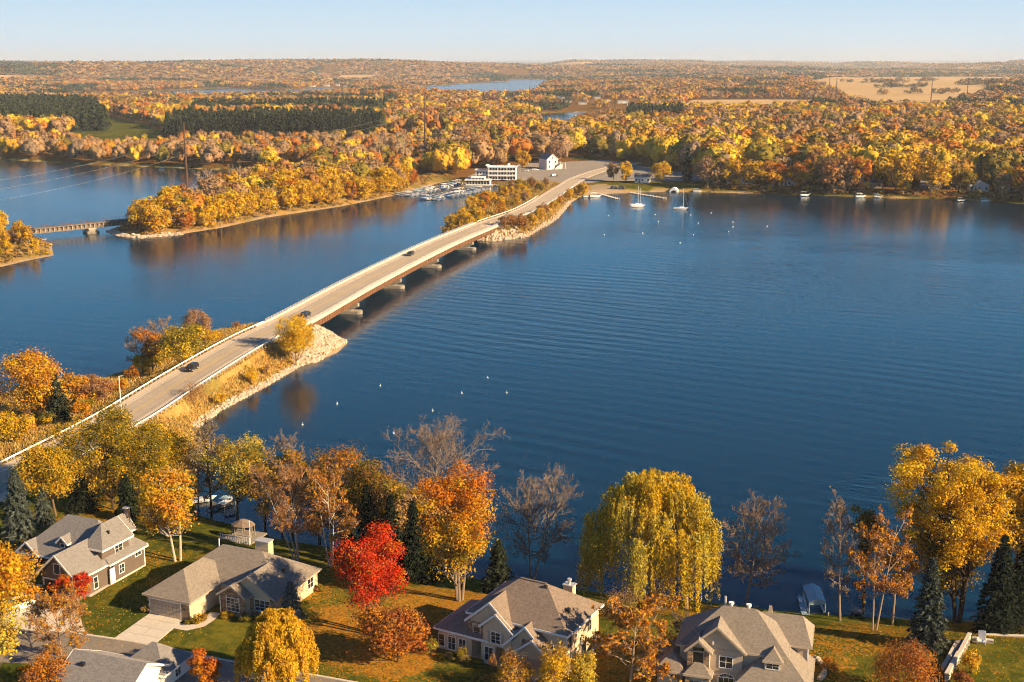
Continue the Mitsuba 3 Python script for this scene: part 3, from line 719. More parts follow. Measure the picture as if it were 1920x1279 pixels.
for _ in range(26):
    _r = _fr.uniform(4200, 11000); _a = _fr.uniform(-.43, .43); _w, _d = _fr.uniform(120, 420), _fr.uniform(120, 330); _c = np.array([_r * math.sin(_a), _r * math.cos(_a)]); _t = _fr.uniform(-.4, .4)
    _q = Polygon([(_c[0] + u_ * _w * math.cos(_t) - v_ * _d * math.sin(_t), _c[1] + u_ * _w * math.sin(_t) + v_ * _d * math.cos(_t)) for u_, v_ in ((-1, -1), (1, -.9), (1.1, 1), (-.9, 1.05))])
    if land.buffer(-60).contains(_q) and not any(_q.intersects(f_.buffer(0)) for f_ in FIELDS): FIELDS.append(_q)
for i, fpoly in enumerate(FIELDS):
    k = free('field')
    if not fpoly.is_valid: fpoly = fpoly.buffer(0)
    part(None, k, drape(fpoly, 45, .6), 'stubble')
    labels[k] = {'label': ['broad tan stubble fields beyond the woods on the right', 'thin tan field strip in the far woods', 'grey tan field behind the yellow trees', 'pale field on the wooded hill at far left', 'pale field on the hill above the distant village', 'narrow pale field near the horizon'][i] if i < 6 else 'small tan field among the far wooded hills', 'category': 'field', 'kind': 'structure'}

# ---------------------------------------------------------------- the road bridge
b0 = int(np.argmin(abs(RC[:, 1] - BRIDGE_START))); b1 = int(np.argmin(abs(RC[:, 1] - BRIDGE_END)))
bridge = thing('road_bridge', 'long brown steel girder road bridge over the narrows', 'bridge')
def sweep(sect, i0, i1, step=1):
    """Sweep a closed cross-section [(offset, dz), ...] along the road."""
    idx = list(range(i0, i1, step)) + [i1]
    s = np.array(sect); n = len(s)
    v = np.concatenate([np.c_[RC[i, :2] + np.outer(s[:, 0], RN[i]), RC[i, 2] + s[:, 1]] for i in idx])
    m = len(idx); a, b = np.meshgrid(np.arange(m - 1), np.arange(n), indexing='ij')
    f = np.stack([a * n + b, a * n + (b + 1) % n, (a + 1) * n + (b + 1) % n, (a + 1) * n + b], -1).reshape(-1, 4)
    f = np.vstack([f[:, [0, 1, 2]], f[:, [0, 2, 3]]])
    for base in (0, (m - 1) * n):
        f = np.vstack([f, [[base, base + k, base + k + 1] for k in range(1, n - 1)]])
    return v, f
def rect(o0, o1, z0, z1): return [(o0, z0), (o1, z0), (o1, z1), (o0, z1)]
part(bridge, 'deck', sweep(rect(-6.35, 6.35, -.42, -.03), b0, b1), 'concrete')
for o in (-6.2, 5.75):
    part(bridge, 'parapet_kerb', sweep(rect(o, o + .45, -.02, .42), b0, b1), 'pale_concrete')
for o in (-5.6, -1.9, 1.9, 5.6):
    mb = MB()
    for r in (rect(o - .035, o + .035, -2.25, -.42), rect(o - .3, o + .3, -2.32, -2.25), rect(o - .3, o + .3, -.50, -.43)):
        mb.add(*sweep(r, b0, b1))
    g = part(bridge, 'girder', mb, 'rusty_steel')
for o, sgn in ((5.6, 1), (-5.6, -1)):
    for i in range(b0, b1):
        p, nn = RC[i], RN[i]
        a = np.r_[p[:2] + nn * (o + sgn * .16), p[2] - 2.24]
        part(bridge, 'web_stiffener', beam(a, a + [0, 0, 1.76], .06, .22, up=(RT_[i][1], -RT_[i][0], 0)), 'rusty_steel')
for o in (-5.95, 5.95):
    for dz in ((.70, 1.08) if o > 0 else (.60, .84, 1.08)):
        part(bridge, 'rail', sweep(rect(o - .05, o + .05, dz - (.055 if o > 0 else .03), dz + (.055 if o > 0 else .03)), b0, b1), 'pale_concrete' if o > 0 else 'galvanised')
    for i in range(b0, b1 + 1):
        p, nn = RC[i], RN[i]
        a = np.r_[p[:2] + nn * o, p[2] + .42]
        part(bridge, 'rail_post', beam(a, a + [0, 0, .70], .09, .22), 'pale_concrete' if o > 0 else 'galvanised')
for y in (369, 411, 455, 498):
    i = int(np.argmin(abs(RC[:, 1] - y))); p, nn, tt = RC[i], RN[i], RT_[i]
    ang = math.degrees(math.atan2(nn[1], nn[0]))
    cap = hull(np.vstack([box(-6.4, 6.4, -.75, .75, p[2] - 3.35, p[2] - 2.33)[0], box(-5.2, 5.2, -.75, .75, p[2] - 3.9, p[2] - 3.3)[0]]))
    part(bridge, 'pier_cap', cap, 'pier_concrete', o=(p[0], p[1], 0), rot=ang)
    an = np.linspace(0, 2 * np.pi, 24, endpoint=False)
    stem = hull(np.vstack([np.c_[np.where(np.cos(an) > 0, 4.0, -4.0) + .7 * np.cos(an), .7 * np.sin(an), np.full(24, z)] for z in (.3, p[2] - 3.85)]))
    part(bridge, 'pier', stem, 'pier_concrete', o=(p[0], p[1], 0), rot=ang)
    foot = hull(np.vstack([np.c_[np.where(np.cos(an) > 0, 6.1, -6.1) + 1.5 * np.cos(an), 1.5 * np.sin(an), np.full(24, z)] for z in (-1.5, .95)]))
    part(bridge, 'pier_footing', foot, 'pier_concrete', o=(p[0], p[1], 0), rot=ang)
for i, s in ((b0, -1), (b1, 1)):
    p, nn, tt = RC[i], RN[i], RT_[i] * s
    ang = math.degrees(math.atan2(nn[1], nn[0]))
    part(bridge, 'abutment', box(-6.6, 6.6, .05 if s > 0 else -1.4, 1.4 if s > 0 else -.05, .2, p[2] - .05 - .42), 'concrete', o=(p[0], p[1], 0), rot=ang)
    for q in (-6.5, 6.1):
        part(bridge, 'wing_wall', box(q, q + .4, .0 if s > 0 else -5.5, 5.5 if s > 0 else 0, .6, p[2] + .42), 'pale_concrete', o=(p[0], p[1], 0), rot=ang)

# ---------------------------------------------------------------- guard rails on the causeway
def guard_rail(label, off, i0, i1, every=1):
    k = thing('guard_rail', label, 'guard rail', 'steel guard rails beside the road')
    s = 1 if off > 0 else -1
    part(k, 'beam', sweep([(off - s * .06, .46), (off - s * .10, .55), (off - s * .06, .62), (off - s * .10, .70), (off - s * .06, .79), (off + s * .0, .79), (off + s * .0, .46)], i0, i1), 'white_paint')
    for i in range(i0, i1 + 1, every):
        p, nn = RC[i], RN[i]
        a = np.r_[p[:2] + nn * (off + s * .09), p[2] - .5]
        part(k, 'post', beam(a, a + [0, 0, 1.26], .16, .18), 'galvanised')
def at_y(y): return int(np.argmin(abs(RC[:, 1] - y)))
guard_rail('white steel guard rail on the lakeward far edge of the near causeway', -5.9, at_y(170), b0 - 1)
guard_rail('white steel guard rail with posts on the near edge of the near causeway', 5.9, at_y(170), b0 - 3)
guard_rail('long curving white guard rail on the marina edge of the far causeway', -5.9, b1 + 3, at_y(668), 2)
guard_rail('long curving dark-backed guard rail on the open water edge of the far causeway', 5.9, b1 + 3, at_y(720), 2)

# ---------------------------------------------------------------- boulders tipped at the bridge ends and along the banks
rng = np.random.default_rng(4)
def rock_pile(key, poly, n, r0, r1, label):
    x0, y0, x1, y1 = poly.bounds
    pts = []
    while len(pts) < n:
        q = np.c_[rng.uniform(x0, x1, n * 3), rng.uniform(y0, y1, n * 3)]
        pts += list(q[shapely.contains(poly, shapely.points(q))])
    pts = np.array(pts[:n]); z = np.maximum(land_h(pts[:, 0], pts[:, 1]), -.3)
    ico = trimesh.creation.icosphere(subdivisions=0); mb = MB()
    for p, zz in zip(pts, z):
        r = rng.uniform(r0, r1) * rng.choice([.6, 1, 1, 1.25])
        v = np.array(ico.vertices) * rng.uniform(.7, 1.2, (12, 1)) * r * rng.uniform(.7, 1.25, 3)
        mb.add(place(v, (p[0], p[1], zz + r * .18), rng.uniform(0, 360)), ico.faces)
    part(None, key, mb, 'rock')
    labels[key] = {'label': label, 'category': 'rocks', 'kind': 'stuff'}
near_tip = Polygon([(-54.60, 344.73), (-45.50, 326.90), (-49.32, 306.07), (-54.09, 298.76), (-58.05, 308.98), (-53.47, 319.25), (-54.26, 328.87)])
rock_pile('riprap', near_tip, 1500, .28, .62, 'pale boulders heaped round the near end of the road bridge')
far_tip = Polygon([(-13.04, 542.09), (-6.00, 549.07), (1.19, 545.56), (7.00, 533.61), (-7.98, 520.55), (-14.90, 523.76)])
rock_pile('riprap_001', far_tip, 900, .4, .8, 'pale boulders heaped under the far end of the road bridge')
bank = LineString([(-54.28, 299.86), (-59.40, 279.16), (-64.74, 260.58), (-66.65, 247.62)]).buffer(.9)
rock_pile('riprap_002', bank, 800, .16, .4, 'band of small stones along the foot of the near causeway')
bank = LineString([(5.60, 533.61), (20.82, 596.97), (26.61, 636.80), (31.41, 668.94)]).buffer(1.4)
rock_pile('riprap_003', bank, 500, .25, .5, 'band of stones along the foot of the far causeway')
rock_pile('riprap_004', LineString([(-182.10, 552.63), (-171.98, 538.67), (-162.46, 531.94), (-148.63, 542.09)]).buffer(2.0), 420, .3, .75, 'row of rocks at the tip of the wooded peninsula')

# ---------------------------------------------------------------- the old railway bridge on the left
rb = thing('railway_bridge', 'old timber decked railway trestle joining the islet to the peninsula', 'bridge')
A = np.r_[(-209.00, 531.94), 0.0]; B = np.r_[(-166.86, 567.07), 0.0]
A = np.array([A[0], A[1], 4.2]); B = np.array([B[0], B[1], 5.0])
L = np.linalg.norm(B - A); ang = math.degrees(math.atan2(B[1] - A[1], B[0] - A[0])); tilt = (B[2] - A[2]) / L
def rbp(name, vf, mat):
    v, f = vf; v = np.array(v, float); v[:, 2] += v[:, 0] * tilt
    part(rb, name, (v, f), mat, o=tuple(A), rot=ang)
for y in (-1.3, 1.3):
    mb = MB(); mb.add(*box(0, L, y - .05, y + .05, -2.3, -.32)); mb.add(*box(0, L, y - .22, y + .22, -2.42, -2.3)); mb.add(*box(0, L, y - .2, y + .2, -.36, -.3))
    rbp('girder', mb.get(), 'weathered_iron')
for x in np.arange(.3, L, 1.0):
    rbp('tie', box(x, x + .5, -1.9, 1.9, -.28, -.02 + rng.uniform(-.02, .03)), 'grey_wood')
for x in np.arange(.8, L, 2.0):
    rbp('bracket', beam([x, -1.42, -2.2], [x, -2.4, -.35], .34, .3), 'pale_concrete')
for y in (-.75, .75): rbp('rail', box(0, L, y - .05, y + .05, -.02, .14), 'brown_steel')
rbp('walkway', box(0, L, -2.5, -1.95, -.3, -.18), 'grey_wood')
for x in np.arange(1, L, 3.0): rbp('handrail_post', box(x, x + .1, 1.95, 2.05, -.3, .9), 'brown_steel')
rbp('handrail', box(0, L, 1.96, 2.04, .85, .93), 'brown_steel')
def pier_at(t, w, d):
    q = A + (B - A) * t
    h = hull([[x * w * s, y * d * s2, z] for x in (-1, 1) for y in (-1, 1) for z, s, s2 in ((-2, 1.25, 1.2), (q[2] - 2.7, 1, 1))])
    part(rb, 'pier', h, 'pier_concrete', o=(q[0], q[1], 0), rot=ang)
    f = hull([[x * w * 1.6, y * d * 1.25, z] for x in (-1, 1) for y in (-1, 1) for z in (-2, .9)] + [[0, -d * 1.7, -2], [0, -d * 1.7, .9]])
    part(rb, 'pier_footing', f, 'pier_concrete', o=(q[0], q[1], 0), rot=ang)
    part(rb, 'pier_cap', box(-w * 1.15, w * 1.15, -d * 1.1, d * 1.1, q[2] - 2.8, q[2] - 2.42), 'concrete', o=(q[0], q[1], 0), rot=ang)
pier_at(.47, 1.7, 2.3)
for y in (-1.2, 1.2):
    q = A + (B - A) * .80
    part(rb, 'pile', tube([[0, y, -1.5], [0, y, q[2] - 1.5]], .28, 8), 'pale_concrete', o=(q[0], q[1], 0), rot=ang)

# ---------------------------------------------------------------- houses: wings under hip and gable roofs, joined into one roof and one set of walls
class House:
    def __init__(self, name, label, o, rot, wall, roof, trim, group=None):
        self.o = (o[0], o[1], o[2]); self.rot = rot; self.wall, self.roofm, self.trim = wall, roof, trim
        self.key = thing(name, label, 'house', group)
        self.walls, self.roofs, self.holes, self.fascia = [], [], [], MB()
    def body(self, x0, x1, y0, y1, z0, z1):
        self.walls.append(mbox(x0, x1, y0, y1, z0, z1))
    def wing(self, x0, x1, y0, y1, ze, zr, axis='x', ends=('hip', 'hip'), run=None, ov=.45, z0=0.0, ridge=None, wall=True, th=.2):
        """Eave rectangle x0..x1, y0..y1 at height ze; ridge at zr along axis; each end hip (set back by run) or gable."""
        if axis == 'x': A0, A1, B0, B1 = x0, x1, y0, y1
        else: A0, A1, B0, B1 = y0, y1, x0, x1
        mid = (B0 + B1) / 2 if ridge is None else ridge
        rn = run if run is not None else ((B1 - B0) / 2, (B1 - B0) / 2)
        r0 = A0 + (rn[0] if ends[0] == 'hip' else 0); r1 = A1 - (rn[1] if ends[1] == 'hip' else 0)
        def P(a, b, z): return [a, b, z] if axis == 'x' else [b, a, z]
        def solid(a0, a1, b0, b1, rr0, rr1, ze, zr, zb):
            return hull([P(a, b, z) for a in (a0, a1) for b in (b0, b1) for z in (ze, zb)] + [P(rr0, mid, zr), P(rr1, mid, zr)])
        outer = solid(A0, A1, B0, B1, r0, r1, ze, zr, ze - th)
        e0 = A0 - (1 if ends[0] == 'gable' else -.01); e1 = A1 + (1 if ends[1] == 'gable' else -.01)
        sl = (zr - ze) / max(min(mid - B0, B1 - mid), .1)
        inner = solid(e0, e1, B0 + .02, B1 - .02, r0 - (1 if ends[0] == 'gable' else 0), r1 + (1 if ends[1] == 'gable' else 0), ze - th, zr - th * 1.05, ze - th - 1.5)
        self.roofs.append(outer - inner)
        if wall:
            g0 = A0 + ov; g1 = A1 - ov
            w = hull([P(a, b, z) for a in (g0, g1) for b in (B0 + ov, B1 - ov) for z in (z0, ze - th * .6)] +
                     [P(g0 if ends[0] == 'gable' else r0, mid, zr - th * 1.6), P(g1 if ends[1] == 'gable' else r1, mid, zr - th * 1.6)]) if 'gable' in ends else hull([P(a, b, z) for a in (g0, g1) for b in (B0 + ov, B1 - ov) for z in (z0, ze - th * .6)])
            self.walls.append(w)
        # gutters and barge boards
        for b, s in ((B0, -1), (B1, 1)):
            self.fascia.add(*beam(P(A0, b + s * .03, ze - th / 2), P(A1, b + s * .03, ze - th / 2), .07, th + .05))
        for a, e, s in ((A0, ends[0], -1), (A1, ends[1], 1)):
            if e == 'hip':
                self.fascia.add(*beam(P(a + s * .03, B0, ze - th / 2), P(a + s * .03, B1, ze - th / 2), .07, th + .05))
            else:
                for b in (B0, B1):
                    self.fascia.add(*beam(P(a + s * .03, b, ze - th * .55), P(a + s * .03, mid, zr - th * .6), .07, th + .06))
    def finish(self, extra_trim=True):
        w = self.walls[0]
        for m in self.walls[1:]: w = w + m
        r = self.roofs[0]
        for m in self.roofs[1:]: r = r + m
        for h in self.holes: w = w - h
        # keep walls below the roof skin
        part(self.key, 'wall', mv(w), self.wall, o=self.o, rot=self.rot)
        part(self.key, 'roof', mv(r), self.roofm, o=self.o, rot=self.rot)
        part(self.key, 'fascia', self.fascia, self.trim, o=self.o, rot=self.rot)
    def p(self, name, vf, mat, **k):
        return part(self.key, name, vf, mat, o=self.o, rot=self.rot, **k)
    def sub(self, parent, name, vf, mat):
        return part(parent, name, vf, mat, o=self.o, rot=self.rot)
    def window(self, face, c, z0, z1, w, nx=2, nz=2, frame=None, arch=False, mat='glazing', d=None, shutters=None):
        """A framed window on a wall. face: ('y', y, -1) = wall plane y, looking toward -y; c its centre along the wall."""
        frame = frame or self.trim
        ax, q, s = face
        def B(a0, a1, d0, d1, z0, z1):
            lo, hi = sorted((q + s * d0, q + s * d1))
            return box(a0, a1, lo, hi, z0, z1) if ax == 'y' else box(lo, hi, a0, a1, z0, z1)
        fw = .09
        k = self.p('window', B(c - w / 2, c + w / 2, -.05, .015, z0, z1), mat)
        fr = MB()
        for a in (c - w / 2 - fw, c + w / 2): fr.add(*B(a, a + fw, -.02, .07, z0 - fw, z1 + fw))
        for z in (z0 - fw, z1): fr.add(*B(c - w / 2, c + w / 2, -.02, .07, z, z + fw))
        for i in range(1, nx): a = c - w / 2 + w * i / nx; fr.add(*B(a - .03, a + .03, .0, .045, z0, z1))
        for i in range(1, nz): z = z0 + (z1 - z0) * i / nz; fr.add(*B(c - w / 2, c + w / 2, .0, .04, z - .02, z + .02))
        if arch:
            an = np.linspace(0, np.pi, 13)
            arc = [(c + (w / 2 + .04) * math.cos(t), z1 + (w / 2 + .04) * math.sin(t) * .62) for t in an]
            P = lambda a, z, dd: [a, q + s * dd, z] if ax == 'y' else [q + s * dd, a, z]
            for (a0, zz0), (a1, zz1) in zip(arc[:-1], arc[1:]):
                fr.add(*beam(P(a0, zz0, .03), P(a1, zz1, .03), .09, .09))
            for t in (.33, .5, .67):
                fr.add(*beam(P(c, z1, .02), P(c + w / 2 * math.cos(np.pi * t), z1 + w / 2 * math.sin(np.pi * t) * .62, .02), .04, .04))
            g = hull([P(a, z, dd) for a, z in arc for dd in (-.05, .012)])
            self.sub(k, 'fanlight', mv(g), mat)
        self.sub(k, 'frame', fr, frame)
        if shutters:
            for a in (c - w / 2 - fw - .42, c + w / 2 + fw):
                self.sub(k, 'shutter', B(a, a + .42, -.02, .05, z0 - .05, z1 + .05), shutters)
        return k
    def panel(self, name, face, c, z0, z1, w, mat, t=.04, **k):
        ax, q, s = face
        lo, hi = sorted((q - s * .05, q + s * t))
        return self.p(name, box(c - w / 2, c + w / 2, lo, hi, z0, z1) if ax == 'y' else box(lo, hi, c - w / 2, c + w / 2, z0, z1), mat, **k)

# ---- the tan ranch house with the double garage
h = House('ranch_house', 'low tan ranch house with brown hip roof and grey double garage door', (-48.57, 149.67, 4.0), -23, 'stucco_beige', 'roof_tan', 'siding_tan')
h.wing(0, 7.65, 0, 12, 2.9, 5.5, 'y', ('hip', 'hip'), run=(3.9, 3.9))
h.wing(0, 17.4, 6.6, 16.2, 2.9, 6.3, 'x', ('hip', 'hip'), run=(4.75, 6.3))
h.wing(9.0, 17.4, 4.9, 12, 2.9, 5.55, 'y', ('gable', 'hip'), run=(0, 1), ridge=13.1)
h.wing(9.0, 13.6, 3.75, 9, 2.9, 4.5, 'y', ('gable', 'hip'), run=(0, 1))
h.walls[-1] = mbox(9.45, 13.15, 4.2, 8, 0, 2.8) + hull([[x, y, 2.7] for x in (9.45, 13.15) for y in (4.25, 8)] + [[11.3, 4.25, 4.2], [11.3, 8, 4.2]])
F = ('y', .45, -1)
gd = h.panel('garage_door', F, 3.35, .02, 2.2, 4.9, 'siding_tan')
for i in range(4):
    for j in range(8):
        h.sub(gd, 'panel', box(.95 + j * .605, 1.49 + j * .605, .36, .43, .08 + i * .53, .56 + i * .53), 'siding_tan')
for x in (.78, 5.82): h.panel('garage_jamb', F, x, 0, 2.3, .16, 'white_paint', .06)
h.panel('garage_head', F, 3.3, 2.2, 2.36, 5.2, 'white_paint', .06)
for x, w in ((.57, .26), (6.55, 1.28)): h.panel('stone_pier', F, x, 0, 2.2, w, 'stone_facing', .08)
for x in (.57, 6.5): h.p('wall_lamp', box(x - .09, x + .09, .2, .38, 1.5, 1.85), 'black_paint')
G_ = ('y', 4.2, -1)
for x, w in ((9.78, .66), (12.75, .8)): h.panel('stone_pier', G_, x, 0, 2.75, w, 'stone_facing', .09)
h.panel('stone_apron', G_, 11.3, 0, .55, 3.7, 'stone_facing', .10)
h.p('stone_gable', hull([[9.7, 4.18, 2.75], [12.9, 4.18, 2.75], [11.3, 4.18, 4.05], [9.7, 4.08, 2.75], [12.9, 4.08, 2.75], [11.3, 4.08, 4.05]]), 'stone_facing')
h.window(G_, 11.25, .7, 2.45, 1.9, 3, 4, 'white_paint', arch=True)
G2 = ('y', 5.35, -1)
h.panel('stone_apron', G2, 15.1, 0, .75, 3.6, 'stone_facing', .09)
for x in (13.5, 16.6): h.panel('stone_pier', G2, x, .75, 2.75, .6, 'stone_facing', .08)
h.window(G2, 15.05, .85, 2.35, 2.3, 3, 3, 'white_paint')
R = ('x', 16.95, 1)
for y, w in ((7.6, 1.4), (10.2, 1.0), (13.9, 1.3)): h.window(R, y, .95, 2.3, w, 2, 2, 'white_paint')
h.p('front_door', box(8.3, 9.2, 6.95, 7.1, 0, 2.1), 'dark_wood')
h.p('downpipe', beam([9.35, 4.05, 2.7], [9.35, 4.05, 0], .1, .1), 'white_paint')
ch = h.p('chimney', box(9.6, 11.7, 12.0, 13.2, 3.5, 7.3), 'siding_beige')
h.sub(ch, 'cap', box(9.5, 11.8, 11.9, 13.3, 7.3, 7.42), 'galvanised')
h.p('vent_pipe', tube([[3.2, 12.6, 4], [3.2, 12.6, 6.4]], .09, 8, True), 'white_paint')
h.p('roof_vent', box(14.9, 15.3, 10.3, 10.7, 4.3, 4.75), 'black_paint')
h.finish()

# ---- the dark grey-brown house with white trim
h = House('taupe_house', 'dark grey-brown two storey house with white trim and an open garage', (-64.74, 155.46, 4.0), -23, 'siding_taupe', 'roof_grey', 'white_paint')
h.wing(0, 7.0, 0, 13.2, 3.2, 6.4, 'y', ('gable', 'gable'), ov=.5)
h.wing(-8.2, 7.0, 5.0, 14.6, 3.2, 7.9, 'x', ('hip', 'hip'), run=(5.4, 4.4), wall=False)
h.body(-7.6, 6.4, 7.5, 14.0, 0, 3.15)
h.wing(3.5, 7.0, 5.4, 11.8, 5.5, 8.0, 'y', ('hip', 'gable'), run=(3.0, 0), ridge=4.3, ov=.35, wall=False)
h.body(3.9, 6.35, 5.9, 11.4, 0, 5.45)
h.walls.append(hull([[x, 11.35, 5.4] for x in (3.9, 6.35)] + [[4.3, 11.35, 7.6]] + [[x, 9, 5.4] for x in (3.9, 6.35)] + [[4.3, 9, 7.6]]))
h.wing(2.7, 5.9, 10.6, 13.6, 5.7, 8.0, 'y', ('hip', 'gable'), run=(.5, 0), ridge=4.3, ov=.35, wall=False)
h.body(3.1, 5.5, 9.5, 13.1, 0, 5.6)
h.walls.append(hull([[x, y, 5.5] for x in (3.1, 5.5) for y in (10, 13.1)] + [[4.3, y, 7.6] for y in (10, 13.1)]))
h.wing(4.6, 7.4, 6.2, 14.2, 3.2, 4.6, 'y', ('hip', 'hip'), run=(.3, 1.3), ov=.45, ridge=5.5)
h.wing(-8.3, -4.2, 4.8, 9, 3.2, 5.0, 'y', ('gable', 'hip'), run=(0, 1), ov=.4)
h.wing(-2.0, .1, 6.1, 9.5, 5.1, 6.1, 'y', ('gable', 'hip'), run=(0, .5), ov=.2, z0=3.4)
F = ('y', .5, -1)
h.holes.append(mbox(.95, 5.9, -1, 6.0, .0, 2.5))
h.p('garage_floor', box(.95, 5.9, .6, 6.0, -.1, .05), 'concrete')
for x in (.86, 5.99): h.panel('garage_jamb', F, x, 0, 2.6, .18, 'white_paint', .07)
h.panel('garage_head', F, 3.42, 2.5, 2.68, 5.3, 'white_paint', .07)
h.window(F, 3.4, 3.5, 4.9, 1.0, 1, 1)
R = ('x', 6.5, 1)
h.window(('x', 6.52, 1), 1.9, 1.15, 2.1, .8, 1, 2)
h.window(('x', 6.52, 1), 4.15, .5, 2.1, .7, 1, 2)
R2 = ('x', 6.97, 1)
dk = h.panel('side_door', R2, 7.0, .12, 2.35, 1.0, 'white_paint', .06)
h.sub(dk, 'lamp', box(6.97, 7.15, 6.9, 7.1, 2.5, 2.75), 'black_paint')
h.window(R2, 8.9, 1.0, 2.2, .95, 2, 2)
h.window(R2, 12.4, 2.2, 2.8, 1.2, 2, 1)
h.panel('base_course', R2, 10.1, -.2, .25, 7.2, 'pale_concrete', .03)
R3 = ('x', 6.35, 1)
h.window(R3, 9.3, 3.85, 5.0, 1.5, 2, 2)
h.window(('y', 6.3, -1), -.95, 4.0, 4.95, .7, 1, 2)
h.p('corner_board', beam([6.95, 13.75, 0], [6.95, 13.75, 3.1], .16, .16), 'white_paint')
h.p('porch_post', beam([-7.9, 5.0, 0], [-7.9, 5.0, 3.05], .2, .2), 'white_paint')
h.p('porch_post', beam([-.3, 5.4, 0], [-.3, 5.4, 3.05], .2, .2), 'white_paint')
ch = h.p('chimney', box(4.2, 4.9, 13.2, 13.8, 3, 8.6), 'stone_facing')
h.sub(ch, 'cap', box(4.1, 5.0, 13.1, 13.9, 8.6, 8.72), 'pale_concrete')
h.p('roof_vent', box(5.4, 5.7, 8.2, 8.5, 6.7, 7.2), 'black_paint')
h.finish()

# ---- the large stucco house in the middle
h = House('stucco_house', 'large two storey cream stucco house with several gables and a steep brown roof', (-1.39, 134.7, 4.0), -29, 'stucco_beige', 'roof_brown', 'white_paint')
h.wing(-5.7, 8.2, 1.5, 11.5, 5.5, 9.05, 'x', ('hip', 'hip'), run=(4.9, 5.4))
h.wing(-5.4, 1.5, .7, 7.5, 4.8, 7.85, 'y', ('gable', 'hip'), run=(0, 1.2), ov=.4)
h.wing(-3.1, 1.5, .15, 6, 4.8, 6.8, 'y', ('gable', 'hip'), run=(0, 1), ov=.4)
h.wing(0.0, 6.2, .35, 7.5, 2.9, 6.0, 'y', ('gable', 'hip'), run=(0, 1.4), ov=.45)
h.wing(1.95, 6.85, -.35, 6, 2.9, 4.9, 'y', ('gable', 'hip'), run=(0, 1), ov=.45)
h.wing(-9.8, -2.0, .5, 9.6, 2.9, 5.6, 'x', ('hip', 'hip'), run=(4.4, 1), ov=.45)
F0 = ('y', 1.1, -1); F1 = ('y', .55, -1); FL = ('y', .95, -1); FG = ('y', .1, -1)
h.holes.append(mbox(-4.55, -3.25, .5, 3.2, .02, 2.3))
for x, w in ((-4.8, .5), (-3.1, .3)): h.panel('stone_pier', F0, x, 0, 4.7, w, 'stone_facing', .12)
h.panel('stone_lintel', F0, -3.9, 2.3, 2.62, 1.3, 'stone_facing', .12)
h.panel('stone_spandrel', F0, -3.9, 4.5, 4.7, 1.3, 'stone_facing', .11)
fd = h.p('front_door', box(-4.4, -3.4, 3.05, 3.15, .05, 2.2), 'dark_wood')
h.sub(fd, 'handle', box(-3.6, -3.54, 2.98, 3.05, 1.0, 1.15), 'galvanised')
h.window(F0, -3.9, 2.8, 4.05, .8, 1, 2, 'siding_tan', arch=True)
h.holes.append(mbox(-1.0, .35, .0, 2.4, .02, 2.4))
h.p('porch_door', box(-.85, .2, 2.3, 2.38, .05, 2.2), 'dark_wood')
h.window(F1, -.95, 2.85, 4.25, 1.2, 2, 3, 'white_paint', shutters='siding_tan')
h.window(F1, -1.9, .4, 2.1, 1.1, 2, 2, 'white_paint')
h.window(FL, -8.9, .5, 2.0, .8, 1, 2, 'white_paint')
h.window(FL, -7.4, .3, 1.95, 1.0, 2, 2, 'white_paint', arch=True)
h.window(FL, -5.9, .5, 2.0, .9, 2, 2, 'white_paint')
h.p('gable_vent', mv(hull([[2.3, .82, 3.0], [3.9, .82, 3.0], [3.6, .82, 4.2], [2.6, .82, 4.2], [2.3, .72, 3.0], [3.9, .72, 3.0], [3.6, .72, 4.2], [2.6, .72, 4.2]])), 'stone_facing')
gd = h.panel('garage_door', FG, 4.5, .0, 2.3, 4.2, 'siding_tan', .05)
for j in range(6):
    for i in range(3): h.sub(gd, 'panel', box(2.5 + j * .69, 3.1 + j * .69, .03, .07, .15 + i * .72, .75 + i * .72), 'siding_tan')
R = ('x', 7.75, 1)
for y, z0, z1, w in ((2.9, 3.3, 4.7, .9), (4.3, .6, 1.6, .8), (8.3, 3.3, 4.6, .9), (6.8, .7, 2.2, 1.2), (9.2, .7, 2.2, 1.2)):
    h.window(R, y, z0, z1, w, 2, 2, 'siding_tan')
ch = h.p('chimney', box(3.2, 4.5, 10.2, 11.2, 4.0, 7.5), 'siding_beige')
h.sub(ch, 'cap', box(3.1, 4.6, 10.1, 11.3, 7.5, 7.62), 'galvanised')
h.sub(ch, 'flue', tube([[3.85, 10.7, 7.6], [3.85, 10.7, 8.1], [3.85, 10.7, 8.11], [3.85, 10.7, 8.3]], [.16, .16, .3, .3], 10, True), 'galvanised')
h.p('roof_vent', box(6.2, 6.6, 5.0, 5.4, 6.6, 7.15), 'black_paint')
h.p('roof_vent', box(2.7, 3.1, 5.9, 6.2, 8.5, 9.0), 'black_paint')
h.p('ridge_cap', beam([-.8, 6.5, 9.06], [2.8, 6.5, 9.06], .3, .06), 'roof_brown')
h.p('downpipe', beam([7.85, 1.9, 5.2], [7.85, 1.9, 0], .1, .1), 'white_paint')
h.finish()

